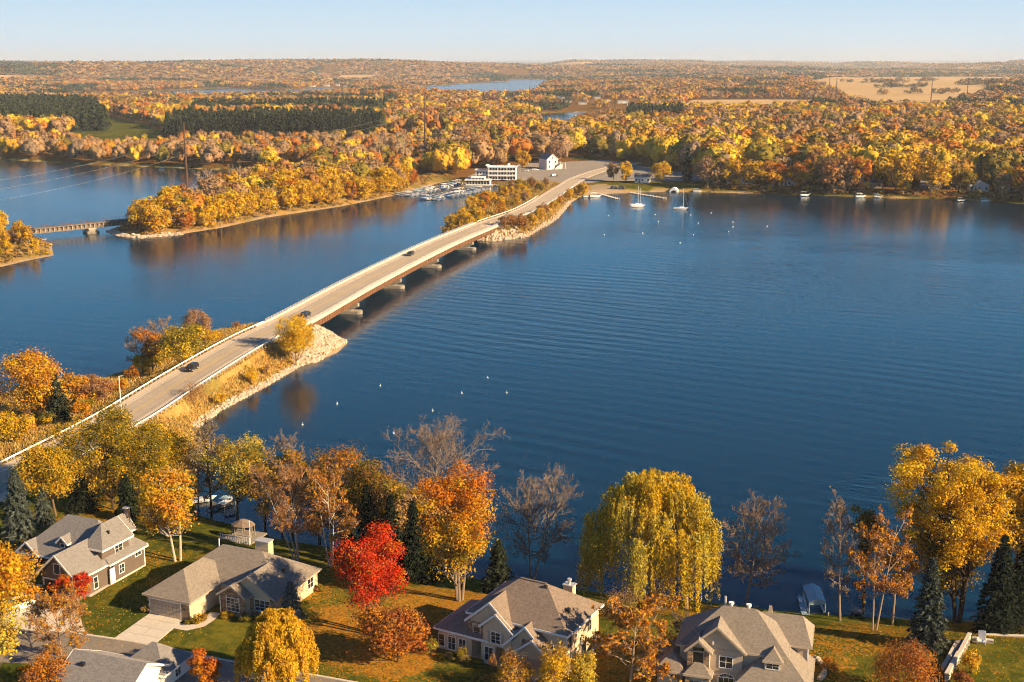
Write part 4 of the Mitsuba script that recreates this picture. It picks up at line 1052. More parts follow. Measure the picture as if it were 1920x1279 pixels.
# ---- the house at the lower right
h = House('gabled_house', 'tan house with steep brown roofs, stone bay and a small hipped dormer', (19.68, 128.63, 4.0), -16, 'siding_tan', 'roof_tan', 'siding_tan')
h.wing(-1.2, 11.5, 1.3, 8.4, 5.5, 9.35, 'x', ('hip', 'hip'), run=(4.9, 4.0))
h.wing(.2, 6.85, .9, 6, 5.5, 8.45, 'y', ('gable', 'hip'), run=(0, 1), ov=.4)
h.wing(0.0, 3.1, .0, 4, 5.5, 7.0, 'y', ('gable', 'hip'), run=(0, .6), ov=.3)
h.wing(7.0, 13.95, 4.6, 10.7, 5.5, 7.9, 'x', ('hip', 'hip'), run=(1, 1.25))
h.wing(6.0, 14.3, -.9, 7.2, 2.9, 6.4, 'y', ('hip', 'hip'), run=(4.1, 1.2), ridge=10.15)
h.wing(8.75, 10.95, .4, 4.2, 5.25, 6.45, 'y', ('hip', 'hip'), run=(1.0, .4), ov=.18, z0=3.0)
h.wing(.05, 3.25, -.85, .8, 3.0, 4.4, 'x', ('hip', 'hip'), run=(1.45, 1.45), ov=.25, ridge=.6)
h.wing(-3.4, .3, -.5, 6.5, 2.9, 4.6, 'y', ('hip', 'hip'), run=(1.8, 1.8), ov=.4)
B_ = ('y', .3, -1)
for x, w in ((.62, .62), (2.5, .62)): h.panel('stone_pier', B_, x, 2.9, 5.4, w, 'stone_facing', .1)
h.panel('stone_apron', B_, 1.55, 2.9, 3.9, 2.5, 'stone_facing', .1)
h.window(B_, 1.55, 4.0, 5.35, 1.15, 1, 1, 'siding_tan')
h.window(B_, 1.55, 5.5, 5.95, 1.3, 1, 1, 'siding_tan')
h.window(('y', 1.3, -1), 4.6, 3.35, 4.7, 1.4, 2, 2, 'white_paint')
h.window(('y', 1.3, -1), 4.7, .3, 2.1, 1.7, 3, 2, 'white_paint', arch=True)
h.window(('y', -.6, -1), 1.65, .4, 2.2, 2.3, 3, 1, 'siding_tan')
for x in (.5, 2.8): h.panel('stone_pier', ('y', -.6, -1), x, 0, 2.8, .5, 'stone_facing', .12)
h.window(('y', .58, -1), 9.85, 4.3, 5.0, 1.35, 2, 2, 'white_paint')
h.panel('garage_door', ('y', -.45, -1), 10.1, .05, 2.3, 5.0, 'siding_tan', .05)
h.p('gable_lamp', box(3.0, 3.2, 1.1, 1.3, 6.1, 6.5), 'white_paint')
R = ('x', 13.5, 1)
for y in (6.2, 8.6): h.window(R, y, .9, 2.2, 1.0, 2, 2, 'white_paint')
h.p('downpipe', beam([13.6, 5.0, 5.2], [13.6, 5.0, 0], .12, .12), 'white_paint')
for x, y, z in ((4.6, 5.2, 9.2), (6.6, 5.2, 9.2)): h.p('roof_vent', tube([[x, y, z - .8], [x, y, z + .3], [x, y, z + .31], [x, y, z + .5]], [.18, .18, .32, .32], 10, True), 'white_paint')
h.p('flue', tube([[3.9, 5.3, 8.5], [3.9, 5.3, 10.3]], .14, 8, True), 'galvanised')
h.p('cowl', hull([[8.6, 8.0, 7.0], [9.2, 8.0, 7.0], [8.6, 8.6, 7.0], [9.2, 8.6, 7.0], [8.75, 8.2, 8.5], [9.05, 8.2, 8.5]]), 'siding_tan')
h.finish()

# ---- white house cut by the lower edge of the picture
h = House('white_house', 'white house with grey roof cut off by the bottom edge of the view', (-49.62, 131.06, 4.0), -20, 'siding_white', 'roof_grey', 'white_paint')
h.wing(-1.0, 9.1, -5.2, 3.8, 2.2, 4.6, 'x', ('gable', 'gable'), ov=.35, ridge=-.7)
h.wing(3.0, 9.6, 1.6, 7.4, 1.9, 4.3, 'x', ('hip', 'hip'), run=(3.0, 3.0), ov=.35)
h.window(('x', 8.75, 1), -1.2, .6, 2.0, 1.2, 2, 2)
h.window(('x', 9.25, 1), 4.6, .5, 1.6, 1.0, 2, 2)
h.p('roof_vent', box(1.1, 1.7, -2.5, -2.1, 3.75, 4.1), 'black_paint')
h.p('downpipe', beam([9.0, 1.9, 1.9], [9.0, 1.9, 0], .12, .12), 'white_paint')
h.finish()

# ---- garden room with railings behind the ranch house
gx0, gy0 = (-42.81, 180.20)
gk = thing('garden_pavilion', 'garden pavilion with grey roof and white railing behind the ranch house', 'pavilion')
po = (gx0, gy0, h_at(gx0, gy0))
an = np.linspace(0, 2 * np.pi, 9)[:-1] + .39
part(gk, 'roof', hull([[2.0 * math.cos(a), 1.6 * math.sin(a) + 1.5, 2.3] for a in an] + [[2.0 * math.cos(a), 1.6 * math.sin(a) + 1.5, 2.2] for a in an] + [[.5 * math.cos(a), .5 * math.sin(a) + 1.5, 3.0] for a in an]), 'roof_brown', o=po, rot=-20)
for a in an: part(gk, 'post', beam([1.85 * math.cos(a), 1.45 * math.sin(a) + 1.5, 0], [1.85 * math.cos(a), 1.45 * math.sin(a) + 1.5, 2.2], .12, .12), 'grey_wood', o=po, rot=-20)
part(gk, 'deck', box(-2.4, 3.0, -1.6, 3.6, .2, .42), 'grey_wood', o=po, rot=-20)
for z in (.6, 1.35): part(gk, 'rail', beam([-2.3, -1.5, z + .1], [3.0, -1.5, z + .1], .09, .08), 'white_paint', o=po, rot=-20)
for i in range(13): part(gk, 'baluster', box(-2.3 + i * .43, -2.18 + i * .43, -1.55, -1.45, .4, 1.45), 'white_paint', o=po, rot=-20)
part(gk, 'flagpole', tube([[2.9, -1.2, 0], [2.9, -1.2, 4.2]], .07, 6, True), 'white_paint', o=po, rot=-20)

# ---------------------------------------------------------------- trees and bushes, one thing each
# a row: kind, colours, label, group, position and size (x, y, ground height, height, crown width, crown offset), options
def R(seed): return np.random.default_rng(seed)
TW = ('trunk', 'twigs', 'leaves')
def maple(sd, spec, label, cols, name='maple_tree', clear=.22, n=105, m=185, leaf=.245, group=None, **k):
    x, y, z, h, w, dx = spec
    plant(name, label, 'tree', (x, y, z - .1), broadleaf(R(sd), w * 1.1, h * (1.06 if k.get('plume') else 1), h * clear, cols, n_puffs=n, n_leaves=m, leaf=leaf, dx=dx, **k), group)
def bare(sd, spec, label, name='bare_tree', clear=.2, group=None, **k):
    x, y, z, h, w, dx = spec
    plant(name, label, 'tree', (x, y, z - .1), twiggy(R(sd), w, h, h * clear, dx=dx, **k), group, TW)
def spruce(sd, spec, label, cols=(SPRUCE, PINE), name='spruce_tree', group=None, **k):
    x, y, z, h, w, dx = spec
    plant(name, label, 'tree', (x, y, z - .1), conifer(R(sd), w * 1.15, h, cols, **k), group)
def bush(sd, spec, label, cols, name='shrub', group=None, **k):
    x, y, z, h, w, dx = spec
    plant(name, label, 'shrub', (x + dx, y, z - .05), shrub(R(sd), w, h, cols, **k), group, ('stem', 'foliage'))

# -- lower left
spruce(1, (-75.0, 175.6, 4.00, 11.21, 5.59, -0.48), 'tall grey-green spruce at the left edge behind the dark grey house', (SPRUCE, BLUE), n_br=210, n_sp=40)
spruce(2, (-73.5, 181.5, 4.00, 6.40, 3.13, -0.16), 'small grey-green spruce beside the yellow maple behind the dark grey house', (SPRUCE, BLUE), n_br=110)
maple(3, (-73.0, 185.4, 4.00, 12.48, 11.25, -1.68), 'bright yellow maple behind the dark grey house next to the spruces', (YEL, GOLD, OLI), n=85, m=165)
maple(4, (-65.1, 189.3, 3.60, 16.82, 14.73, -2.31), 'tall olive and yellow oak with a dark split trunk behind the dark grey house', (OLI, OLI, GOLD, (.18, .13, .02)), name='oak_tree', n=150, m=142, lobes=5, clear=.16, bark=DARKBARK, puff=.125, bare=.12)
maple(5, (-59.8, 196.8, 1.33, 16.75, 12.03, 0.40), 'broad olive-gold oak between the county road and the inlet', (OLI, GOLD, OLI, YEL), name='oak_tree', n=120, m=142, lobes=4, clear=.12, puff=.125, bare=.12, bark=DARKBARK)
spruce(6, (-69.5, 188.1, 4.00, 6.50, 5.79, -0.09), 'dark spruce in shade under the olive oak', (PINE, (.02, .03, .018)))
maple(7, (-48.7, 167.3, 4.00, 15.63, 8.39, -1.30), 'twin-trunked white birch with orange and yellow leaves on the lawn between two houses', (ORA, GOLD, YEL, TAN), name='birch_tree', n=70, m=120, leaf=.30, clear=.3, stems=2, bark=WHITEBARK, top=(ORA, .75), lobes=4, trunk_r=.3, bare=.15)
bare(8, (-50.5, 194.6, 0.00, 17.51, 6.88, -0.53), 'grey leafless tree with forked dark trunk at the inlet dock', bark=(.22, .17, .14), trunk_bark=DARKBARK, n_leaf=900, leaves=(TAN, OLI))
maple(9, (-45.5, 191.7, 0.00, 16.77, 10.61, 1.31), 'olive-yellow tree by the inlet dock', (OLI, LIME, GOLD), n=80, m=135, lobes=4, clear=.2, bark=DARKBARK)
bare(10, (-37.6, 188.3, 0.00, 16.99, 7.70, 1.45), 'grey leafless treetop behind the orange and olive oak', n_leaf=500, leaves=(TAN,), bark=(.24, .19, .16))
maple(11, (-35.6, 187.0, 0.00, 15.98, 6.38, -0.04), 'small orange and olive oak behind the birch clump', (OLI, ORA, GOLD), name='oak_tree', n=55, m=127, bark=DARKBARK)
maple(12, (-27.5, 185.5, 0.00, 17.14, 12.32, 0.42), 'wide dark olive and rust oak at the water behind the birches', (OLI, RUST, OLI, ORA, (.16, .11, .02)), name='oak_tree', n=110, m=142, lobes=4, clear=.15, bark=DARKBARK)
x, y, z, h, w, dx = -31.5, 168.3, 3.60, 15.06, 11.13, -3.42
plant('birch_tree', 'birch clump with many white stems and thin rusty foliage behind the ranch house', 'tree', (x, y, z), twiggy(R(13), w, h, h * .24, bark=(.30, .18, .11), trunk_bark=WHITEBARK, stems=4, n1=6, dx=dx * .6, n_leaf=4200, leaves=(RUST, ORA, TAN, RUST), leaf=.24), None, TW)
x, y, z, h, w, dx = -26.4, 167.1, 3.17, 15.31, 8.09, -0.38
plant('birch_tree', 'birch with leaning white stems and orange leaf tips left of the red maple', 'tree', (x, y, z), twiggy(R(14), w, h, h * .28, bark=(.30, .18, .11), trunk_bark=WHITEBARK, stems=3, n1=7, dx=dx * .6, n_leaf=3800, leaves=(RUST, ORA, GOLD, ORA), leaf=.26), None, TW)
maple(15, (-17.8, 143.8, 4.00, 13.79, 10.01, 0.23), 'brilliant red maple on the leaf-covered lawn beside the ranch house', ((.56, .045, .014), (.50, .035, .012), (.56, .09, .018), (.55, .04, .014), ORA), n=130, m=160, leaf=.22, clear=.24, lobes=5, plume=True, bark=GREYBARK, stems=3, trunk_r=.28, puff=.14, bare=.04)
maple(16, (-13.9, 136.4, 4.00, 7.10, 7.96, -0.13), 'low rust-orange crab apple in front of the red maple', (RUST, ORA, RUST, (.38, .10, .03)), name='crab_apple_tree', n=60, m=142, leaf=.26, clear=.16, lobes=3, bark=DARKBARK)
bare(17, (-12.7, 185.9, 0.00, 19.65, 18.61, 0.85), 'wide grey-brown leafless tree rising behind the big orange maple', n1=32, bark=(.25, .20, .17), n_leaf=500, leaves=(TAN, RUST))
maple(18, (-7.1, 154.0, 3.97, 19.80, 12.29, -0.21), 'large maple orange at the top and yellow below beside the big stucco house', (YEL, GOLD, OLI, YEL), n=180, m=150, lobes=6, clear=.1, plume=True, stems=3, top=((.56, .19, .016), .5), puff=.14, bark=GREYBARK)
maple(19, (-15.9, 174.7, 0.00, 15.53, 7.34, -0.40), 'olive and tan tree left of the big orange maple', (OLI, TAN, GOLD), n=70, m=127, bark=DARKBARK)
for sd, sp, lb in ((20, (-14.1, 164.7, 1.82, 12.33, 5.28, 0.08), 'black-green spruce in the gap left of the big orange maple'), (21, (-18.0, 171.9, 0.70, 11.64, 5.11, -0.20), 'dark spruce behind the red maple'), (22, (-22.0, 175.5, 0.54, 12.18, 4.32, 0.08), 'dark narrow spruce between the birches and the red maple')):
    spruce(sd, sp, lb, (PINE, (.018, .028, .02)), n_br=170)
spruce(23, (-1.9, 159.4, 2.59, 7.92, 4.75, 0.18), 'grey-green spruce between the orange maple and the stucco house', (SPRUCE, PINE), n_br=170)
bare(24, (3.0, 169.8, 0.00, 16.84, 11.97, 1.17), 'grey leafless tree with two rounded crowns behind the stucco house', stems=2, n1=16, bark=(.25, .20, .17), trunk_bark=(.36, .25, .16))
x, y, z, h, w, dx = 21.3, 157.4, 1.27, 20.29, 19.39, -1.88
plant('willow_tree', 'huge yellow-green weeping willow on the shore between two houses', 'tree', (x, y, z), willow(R(25), w * 1.02, h, 1.2, (LIME, (.55, .40, .035), YEL, (.40, .31, .035)), n_limb=52, strands=30, per=60, stems=3, long=.62, dx=dx, leaf=.175, bark=(.30, .20, .11)))
bush(26, (14.0, 148.4, 3.94, 4.64, 6.28, 0.27), 'pinkish leafless thicket under the willow', ((.30, .18, .12), TAN, (.26, .17, .13)), n_puffs=22, leaf=.12, n_leaves=120)
bush(27, (18.2, 151.7, 3.17, 3.43, 5.37, 0.59), 'brown leafless thicket at the foot of the willow', ((.28, .17, .11), (.24, .16, .12)), n_puffs=18, leaf=.12, n_leaves=120)
x, y, z, h, w, dx = 13.6, 130.0, 4.00, 10.42, 10.58, 0.45
plant('oak_tree', 'spreading oak with pale limbs and rust-orange leaves between the stucco and gabled houses', 'tree', (x, y, z), twiggy(R(28), w, h, h * .12, bark=(.36, .27, .20), n1=15, dx=dx, n_leaf=5200, leaves=(ORA, RUST, ORA, GOLD), leaf=.30), None, TW)
bare(29, (21.2, 137.8, 4.00, 5.71, 5.10, 0.32), 'dark leafless bushy tree against the left side of the gabled house', n1=22, clear=.05, bark=(.17, .13, .11))
bare(30, (33.1, 161.1, 0.00, 16.10, 10.29, 1.44), 'pinkish grey leafless tree at the shore right of the willow', n1=30, bark=(.25, .20, .17), n_leaf=700, leaves=(TAN, RUST))
bare(31, (44.7, 154.5, 0.73, 18.53, 5.84, -1.00), 'tall thin leafless tree beside the covered boat lift', n1=26, bark=(.25, .20, .17), n_leaf=250, leaves=(TAN,))
maple(32, (48.9, 158.4, 0.00, 15.88, 4.88, 0.26), 'dark brown oak at the water behind the orange twin tree', ((.14, .075, .025), OLI, RUST), name='oak_tree', n=45, m=120, clear=.5, bark=DARKBARK)
x, y, z, h, w, dx = 47.5, 148.3, 2.35, 16.27, 8.55, 1.20
plant('oak_tree', 'pale-stemmed oak with pinkish twigs and orange leaves on the right lawn', 'tree', (x, y, z), twiggy(R(33), w, h, h * .3, bark=(.36, .24, .18), stems=2, n1=9, dx=dx * .6, n_leaf=4200, leaves=(RUST, ORA, ORA, GOLD), leaf=.28, trunk_bark=(.33, .25, .18)), None, TW)
maple(34, (51.3, 152.8, 0.89, 12.40, 4.37, 0.56), 'slim tree with orange leaves near the blue spruce', (ORA, GOLD, RUST), n=32, m=105, clear=.42, bark=GREYBARK)
maple(35, (60.8, 154.8, 0.42, 27.01, 18.55, -1.78), 'giant golden cottonwood with dark stems on the right shore', (YEL, YEL, GOLD, (.58, .31, .02)), name='cottonwood_tree', n=250, m=150, lobes=9, plume=True, clear=.18, stems=4, puff=.075, bark=DARKBARK, leaf=.28)
maple(36, (67.9, 157.1, 0.00, 25.87, 11.94, 3.44), 'golden cottonwood cut by the right edge of the picture', (YEL, GOLD, YEL), name='cottonwood_tree', n=140, m=150, lobes=6, plume=True, clear=.22, stems=3, puff=.12, bark=DARKBARK, leaf=.28)
maple(37, (58.9, 156.4, 0.00, 13.77, 10.81, 0.36), 'lower olive-gold tree under the giant cottonwood', (OLI, GOLD, (.2, .12, .02)), n=60, m=120, clear=.3, bark=DARKBARK)
spruce(38, (51.6, 140.4, 3.99, 11.83, 4.80, 0.00), 'grey-green spruce standing on the right lawn', (SPRUCE, BLUE, SPRUCE), n_br=230, n_sp=40)
spruce(39, (63.8, 149.0, 1.64, 13.72, 5.98, 0.93), 'broad black-green spruce at the right edge', (PINE, (.03, .04, .03)), n_br=220, n_sp=38)
spruce(40, (67.7, 151.9, 0.72, 11.44, 5.26, 1.23), 'dark spruce half outside the right edge', (PINE, (.02, .03, .02)), n_br=160)
bush(41, (44.6, 127.7, 4.00, 6.92, 9.52, 0.00), 'big rust-orange burning bush at the bottom right', (RUST, ORA, (.36, .11, .035), RUST, TAN), n_puffs=60, n_leaves=150, leaf=.17, name='burning_bush')
bush(42, (54.4, 133.8, 4.00, 3.18, 2.67, 0.09), 'golden shrub beside the white wall at the right', (GOLD, YEL), n_puffs=18, n_leaves=110, leaf=.16)
bush(43, (52.1, 130.2, 4.00, 2.63, 2.79, 0.18), 'rust shrub below the white wall at the right', (RUST, (.30, .10, .04)), n_puffs=14, n_leaves=90, leaf=.16)
# -- filling the belt of trees along the near shore
maple(101, (-61.3, 190.7, 2.53, 14.79, 9.76, -0.04), 'shaded olive oak between the two golden oaks by the inlet', (OLI, (.17, .13, .025), OLI, GOLD), name='oak_tree', n=85, m=127, clear=.2, bark=DARKBARK, lobes=4)
maple(102, (-40.1, 187.6, 0.00, 14.89, 7.08, 0.47), 'dark gold oak at the water left of the birch clump', (OLI, GOLD, (.18, .12, .02)), name='oak_tree', n=60, m=127, clear=.12, bark=DARKBARK)
maple(103, (-30.6, 183.2, 0.00, 15.26, 7.09, 0.21), 'rust and olive oak behind the second birch', (RUST, OLI, ORA), name='oak_tree', n=60, m=127, clear=.1, bark=DARKBARK)
maple(104, (-21.7, 179.3, 0.00, 17.37, 7.93, 0.29), 'dark olive oak leaning over the water behind the red maple', ((.17, .12, .02), OLI, RUST), name='oak_tree', n=80, m=127, clear=.1, bark=DARKBARK, lobes=4)
spruce(105, (-61.3, 184.4, 3.76, 7.54, 4.18, 0.25), 'dark spruce below the golden oaks behind the dark grey house', (PINE, (.02, .03, .018)))
spruce(106, (-12.5, 167.5, 0.90, 10.17, 5.37, 0.23), 'black spruce hidden behind the trunk of the big orange maple', (PINE, (.018, .028, .02)))
spruce(107, (-24.2, 170.7, 1.88, 8.39, 4.05, 0.23), 'small dark spruce at the right of the birches', (PINE, (.02, .03, .02)))
bare(108, (-53.9, 199.1, 0.00, 12.90, 6.49, 0.36), 'thin grey leafless tree left of the forked tree at the inlet', n1=20, bark=(.24, .19, .16))
# -- lower left front
maple(44, (-65.8, 146.8, 4.00, 11.88, 9.53, -0.84), 'yellow-orange tree cut by the left edge in front of the dark grey house', (YEL, GOLD, ORA), n=95, m=100, leaf=.30, clear=.15)
maple(45, (-59.4, 128.9, 4.00, 11.88, 7.68, -0.66), 'yellow tree with long bare limb in the bottom left corner', (YEL, LIME, GOLD), n=50, m=105, leaf=.30, clear=.2, bark=GREYBARK, bare=.3)
bush(46, (-66.6, 154.6, 4.00, 6.82, 4.40, 0.07), 'upright tawny shrub at the corner of the dark grey house', (TAN, RUST, GOLD), n_puffs=30, n_leaves=110, leaf=.18)
maple(47, (-57.8, 151.0, 4.00, 6.45, 4.23, -0.52), 'small scarlet maple in front of the open garage', (RED, (.45, .09, .02), RED, ORA), n=32, m=120, leaf=.22, clear=.18, bark=GREYBARK, bare=.2)
x, y, z, h, w, dx = -54.7, 136.8, 4.00, 8.83, 7.98, -0.51
plant('locust_tree', 'orange half-bare tree standing at the street corner', 'tree', (x, y, z), twiggy(R(48), w, h, h * .14, bark=(.33, .20, .12), n1=16, dx=dx, n_leaf=5600, leaves=(ORA, GOLD, RUST, TAN), leaf=.20), None, TW)
bush(49, (-53.0, 128.9, 4.00, 5.16, 7.08, 0.18), 'rust and orange bush at the bottom left by the white house', (RUST, ORA, (.33, .14, .06)), n_puffs=40, n_leaves=130, leaf=.18)
x, y, z, h, w, dx = -26.7, 129.4, 4.00, 10.37, 9.33, -0.33
plant('willow_tree', 'small bright yellow weeping tree in front of the ranch house', 'tree', (x, y, z), willow(R(50), w * .95, h, .4, (YEL, (.62, .36, .03), YEL, GOLD), n_limb=54, strands=20, per=44, stems=1, long=.6, dx=dx, leaf=.16))
maple(51, (-35.2, 128.9, 4.00, 5.83, 3.60, 0.00), 'small orange maple beside the white house at the bottom edge', (ORA, (.48, .13, .02), ORA), n=36, m=100, leaf=.22, clear=.12)
spruce(52, (-28.4, 146.1, 4.00, 6.20, 3.64, 0.07), 'silvery blue spruce at the corner of the ranch house', (BLUE, (.22, .25, .24), BLUE), n_br=150, n_sp=36, leaf=.24)
for i, (sd, sp, c, lb) in enumerate(((53, (0.3, 128.9, 4.00, 5.16, 5.70, -0.15), (RUST, GOLD, TAN), 'tawny orange shrub tree before the stucco house door'), (54, (4.9, 127.7, 4.00, 7.39, 4.46, -0.15), (GOLD, YEL, TAN), 'yellow and tan shrub tree in front of the stucco house garage'), (55, (7.7, 128.3, 4.00, 5.96, 3.47, 0.36), (YEL, LIME, GOLD), 'bright yellow shrub tree at the right corner of the stucco house'))):
    bush(sd, sp, lb, c, n_puffs=46, n_leaves=120, leaf=.18)
for sd, sp, c, lb in ((56, (-10.0, 138.3, 4.00, 2.26, 2.05, 0.06), (OLI, LIME, OLI), 'rounded olive shrub left of the stucco house porch'), (57, (-5.9, 135.9, 4.00, 2.24, 2.02, 0.00), (OLI, TAN, OLI), 'rounded olive shrub before the stucco house door'), (58, (-2.2, 133.8, 4.00, 2.48, 1.61, 0.00), (TAN, RUST), 'slim tawny shrub by the stucco house garage'),
    (59, (-48.4, 149.9, 4.00, 1.12, 1.52, 0.07), (OLI, TAN), 'low shrub at the left corner of the ranch house garage'), (60, (-40.7, 147.2, 4.00, 1.42, 2.17, 0.27), (RUST, OLI, GOLD), 'low rusty shrubs beside the ranch house garage wall'), (61, (-37.4, 148.7, 4.00, 1.17, 2.19, 0.07), (OLI, GOLD), 'low olive shrub under the arched window'), (62, (-34.7, 147.4, 4.00, 1.17, 2.17, 0.00), (OLI, (.1, .11, .02)), 'low green shrub right of the arched window'),
    (63, (-41.7, 146.5, 4.00, 0.70, 2.16, 0.00), ((.12, .11, .03), OLI), 'round clipped bed at the bend of the path'), (64, (-26.6, 156.7, 4.00, 1.10, 1.36, 0.04), (OLI, RUST), 'little shrub at the right end of the ranch house'), (65, (37.5, 133.8, 4.00, 1.79, 2.30, 0.22), (ORA, RUST), 'orange shrub in the stone edged bed by the gabled house'), (79, (-7.7, 137.2, 4.00, 0.80, 1.91, -0.44), (OLI, TAN), 'low shrub bed under the arched window of the stucco house'), (89, (-3.9, 135.3, 4.00, 0.95, 1.63, -0.06), (OLI, (.1, .1, .03)), 'low green shrub in front of the dark entry of the stucco house')):
    bush(sd, sp, lb, c, n_puffs=14, n_leaves=80, leaf=.13)
# -- along the near causeway
maple(66, (-54.2, 299.4, 0.18, 14.17, 11.68, 0.27), 'airy yellow tree at the near end of the road bridge', (YEL, YEL, GOLD), n=95, m=110, leaf=.30, clear=.06, bark=TAN, lobes=5, plume=True, puff=.12, bare=.08)
bush(67, (-61.0, 278.4, 0.80, 4.84, 4.21, 0.00), 'small yellow bush on the causeway bank', (YEL, GOLD), n_puffs=16, n_leaves=70, leaf=.24)
bush(68, (-64.9, 262.4, 0.42, 3.23, 3.98, 0.12), 'golden bush low on the causeway bank near the water', (GOLD, YEL), n_puffs=14, n_leaves=70, leaf=.24)
bush(69, (-59.4, 287.6, 1.25, 2.36, 3.83, 0.13), 'rusty low bush on the causeway bank below the yellow tree', (RUST, TAN, GOLD), n_puffs=12, n_leaves=60, leaf=.24)
bush(70, (-68.5, 254.8, 1.83, 6.23, 8.52, -0.28), 'tan leafless thicket beside the guard rail', ((.33, .18, .09), TAN, RUST), n_puffs=26, n_leaves=90, leaf=.18)
maple(71, (-78.2, 280.6, 4.87, 10.87, 10.06, 0.31), 'rounded yellow-green tree on the far side of the near causeway', (LIME, OLI, YEL, OLI), n=60, m=135, leaf=.34, clear=.06)
maple(72, (-83.0, 316.1, 1.50, 10.89, 8.66, 0.00), 'rounded pinkish tan tree behind the yellow-green causeway tree', (TAN, (.40, .22, .11), TAN), n=50, m=127, leaf=.26, clear=.12)
bare(73, (-90.1, 287.7, 1.48, 11.46, 6.89, -0.64), 'grey leafless tree at the left end of the causeway clump', n1=20, clear=.08, bark=(.25, .20, .17))
bare(74, (-88.3, 298.9, 1.37, 11.46, 7.41, 0.26), 'grey leafless tree in the middle of the causeway clump', n1=20, clear=.1, bark=(.25, .20, .17), n_leaf=600, leaves=(TAN, RUST))
maple(75, (-86.8, 287.7, 1.50, 11.96, 6.12, 0.00), 'slender orange-tan tree in the causeway clump', (RUST, ORA, TAN), n=34, m=112, leaf=.28, clear=.1)
maple(76, (-89.0, 286.6, 1.50, 5.39, 5.59, 0.25), 'small bright yellow tree at the front of the causeway clump', (YEL, GOLD), n=26, m=120, leaf=.28, clear=.05)
maple(77, (-86.9, 293.0, 1.50, 6.43, 6.23, 0.13), 'small golden tree at the foot of the causeway clump', (GOLD, OLI, YEL), n=26, m=112, leaf=.28, clear=.05)
maple(78, (-81.6, 317.4, 1.50, 4.89, 5.89, 0.28), 'little yellow tree at the right end of the causeway clump', (YEL, GOLD), n=22, m=112, leaf=.26, clear=.05)
bush(90, (-80.1, 323.7, 1.50, 2.63, 5.29, 0.21), 'rust bush beyond the causeway clump', (RUST, GOLD), n_puffs=12, n_leaves=60, leaf=.24)
bush(91, (-78.3, 341.8, 0.94, 2.01, 4.82, -0.15), 'low brown bush on the bank by the bridge start', (RUST, TAN), n_puffs=10, n_leaves=60, leaf=.22)
maple(80, (-101.7, 246.9, 1.50, 16.50, 15.00, 1.10), 'big orange-gold tree at the left end of the causeway', (ORA, GOLD, (.48, .2, .03), YEL), n=110, m=100, leaf=.38, clear=.1, lobes=5, top=(TAN, .88))
spruce(81, (-94.8, 246.3, 1.50, 10.77, 5.50, -0.11), 'green spruce standing among golden trees left of the road', (SPRUCE, PINE), n_br=140, n_sp=34, leaf=.36)
maple(82, (-94.6, 257.1, 1.50, 8.71, 7.11, -0.11), 'orange tree behind the green spruce left of the road', (ORA, GOLD, RUST), n=45, m=120, leaf=.34, clear=.08)
maple(83, (-92.2, 259.2, 1.50, 6.97, 8.09, 1.16), 'tan and pink leafy thicket by the lake left of the road', (TAN, RUST, (.38, .2, .12)), n=40, m=120, leaf=.30, clear=.05)
bush(84, (-91.5, 253.1, 1.50, 3.50, 5.64, 0.11), 'round olive-yellow bush near the light pole', (OLI, GOLD, LIME), n_puffs=22, n_leaves=90, leaf=.26)
bush(85, (-89.9, 270.5, 1.50, 3.35, 4.81, 0.36), 'orange bush behind the light pole', (ORA, GOLD), n_puffs=18, n_leaves=80, leaf=.26)
maple(86, (-98.7, 232.3, 1.50, 6.30, 9.37, -1.04), 'olive-gold bushy tree at the left edge below the orange tree', (OLI, GOLD, YEL), n=45, m=127, leaf=.32, clear=.05)
bush(87, (-99.1, 240.1, 1.50, 3.38, 4.73, 0.00), 'yellow-orange bush at the lake end left of the road', (YEL, ORA), n_puffs=18, n_leaves=80, leaf=.26)
bush(88, (-95.8, 243.1, 1.50, 3.40, 4.78, -0.22), 'mixed green bush under the causeway spruce', (OLI, (.1, .11, .03), GOLD), n_puffs=18, n_leaves=80, leaf=.26)
bush(92, (-89.3, 243.0, 2.69, 4.32, 3.91, 0.65), 'small gold bush at the foot of the orange tree left of the road', (GOLD, ORA), n_puffs=14, n_leaves=80, leaf=.24)
bush(93, (-90.4, 281.5, 1.50, 3.35, 3.75, 0.25), 'small orange-red bush at the left foot of the causeway clump', (ORA, RUST), n_puffs=12, n_leaves=80, leaf=.24)

# ---------------------------------------------------------------- dry grass on the banks and fallen leaves on the lawns
rng = np.random.default_rng(11)
def scatter_in(poly, n):
    x0, y0, x1, y1 = poly.bounds; out = []
    while len(out) < n:
        q = np.c_[rng.uniform(x0, x1, n * 2), rng.uniform(y0, y1, n * 2)]
        out += list(q[shapely.contains(poly, shapely.points(q))])
    return np.array(out[:n])
road_zone = LineString(RC[:, :2]).buffer(6.4)
def grass(key, poly, n, hgt, cols, label):
    q = scatter_in(poly.difference(road_zone).intersection(land.buffer(-.3)), n)
    z = land_h(q[:, 0], q[:, 1])
    a = rng.uniform(0, 6.28, n); l = hgt * rng.uniform(.5, 1.3, n); w = .22
    d = np.c_[np.cos(a), np.sin(a)] * w
    lean = rng.normal(size=(n, 2)) * .3 * l[:, None]
    v = np.stack([np.c_[q - d, z - .05], np.c_[q + d, z - .05], np.c_[q + lean, z + l]], 1).reshape(-1, 3)
    cols = np.asarray(cols); c = cols[rng.integers(0, len(cols), n)] * rng.uniform(.7, 1.25, (n, 1))
    part(None, key, (v, np.arange(3 * n).reshape(-1, 3)), 'leaf', color=np.repeat(c, 3, 0))
    labels[key] = {'label': label, 'category': 'grass', 'kind': 'stuff'}
grass('dry_grass', causeway, 52000, .55, ((.50, .34, .10), (.58, .40, .14), (.34, .27, .06), (.46, .26, .08)), 'tall dry golden grass on the slopes of the near causeway')
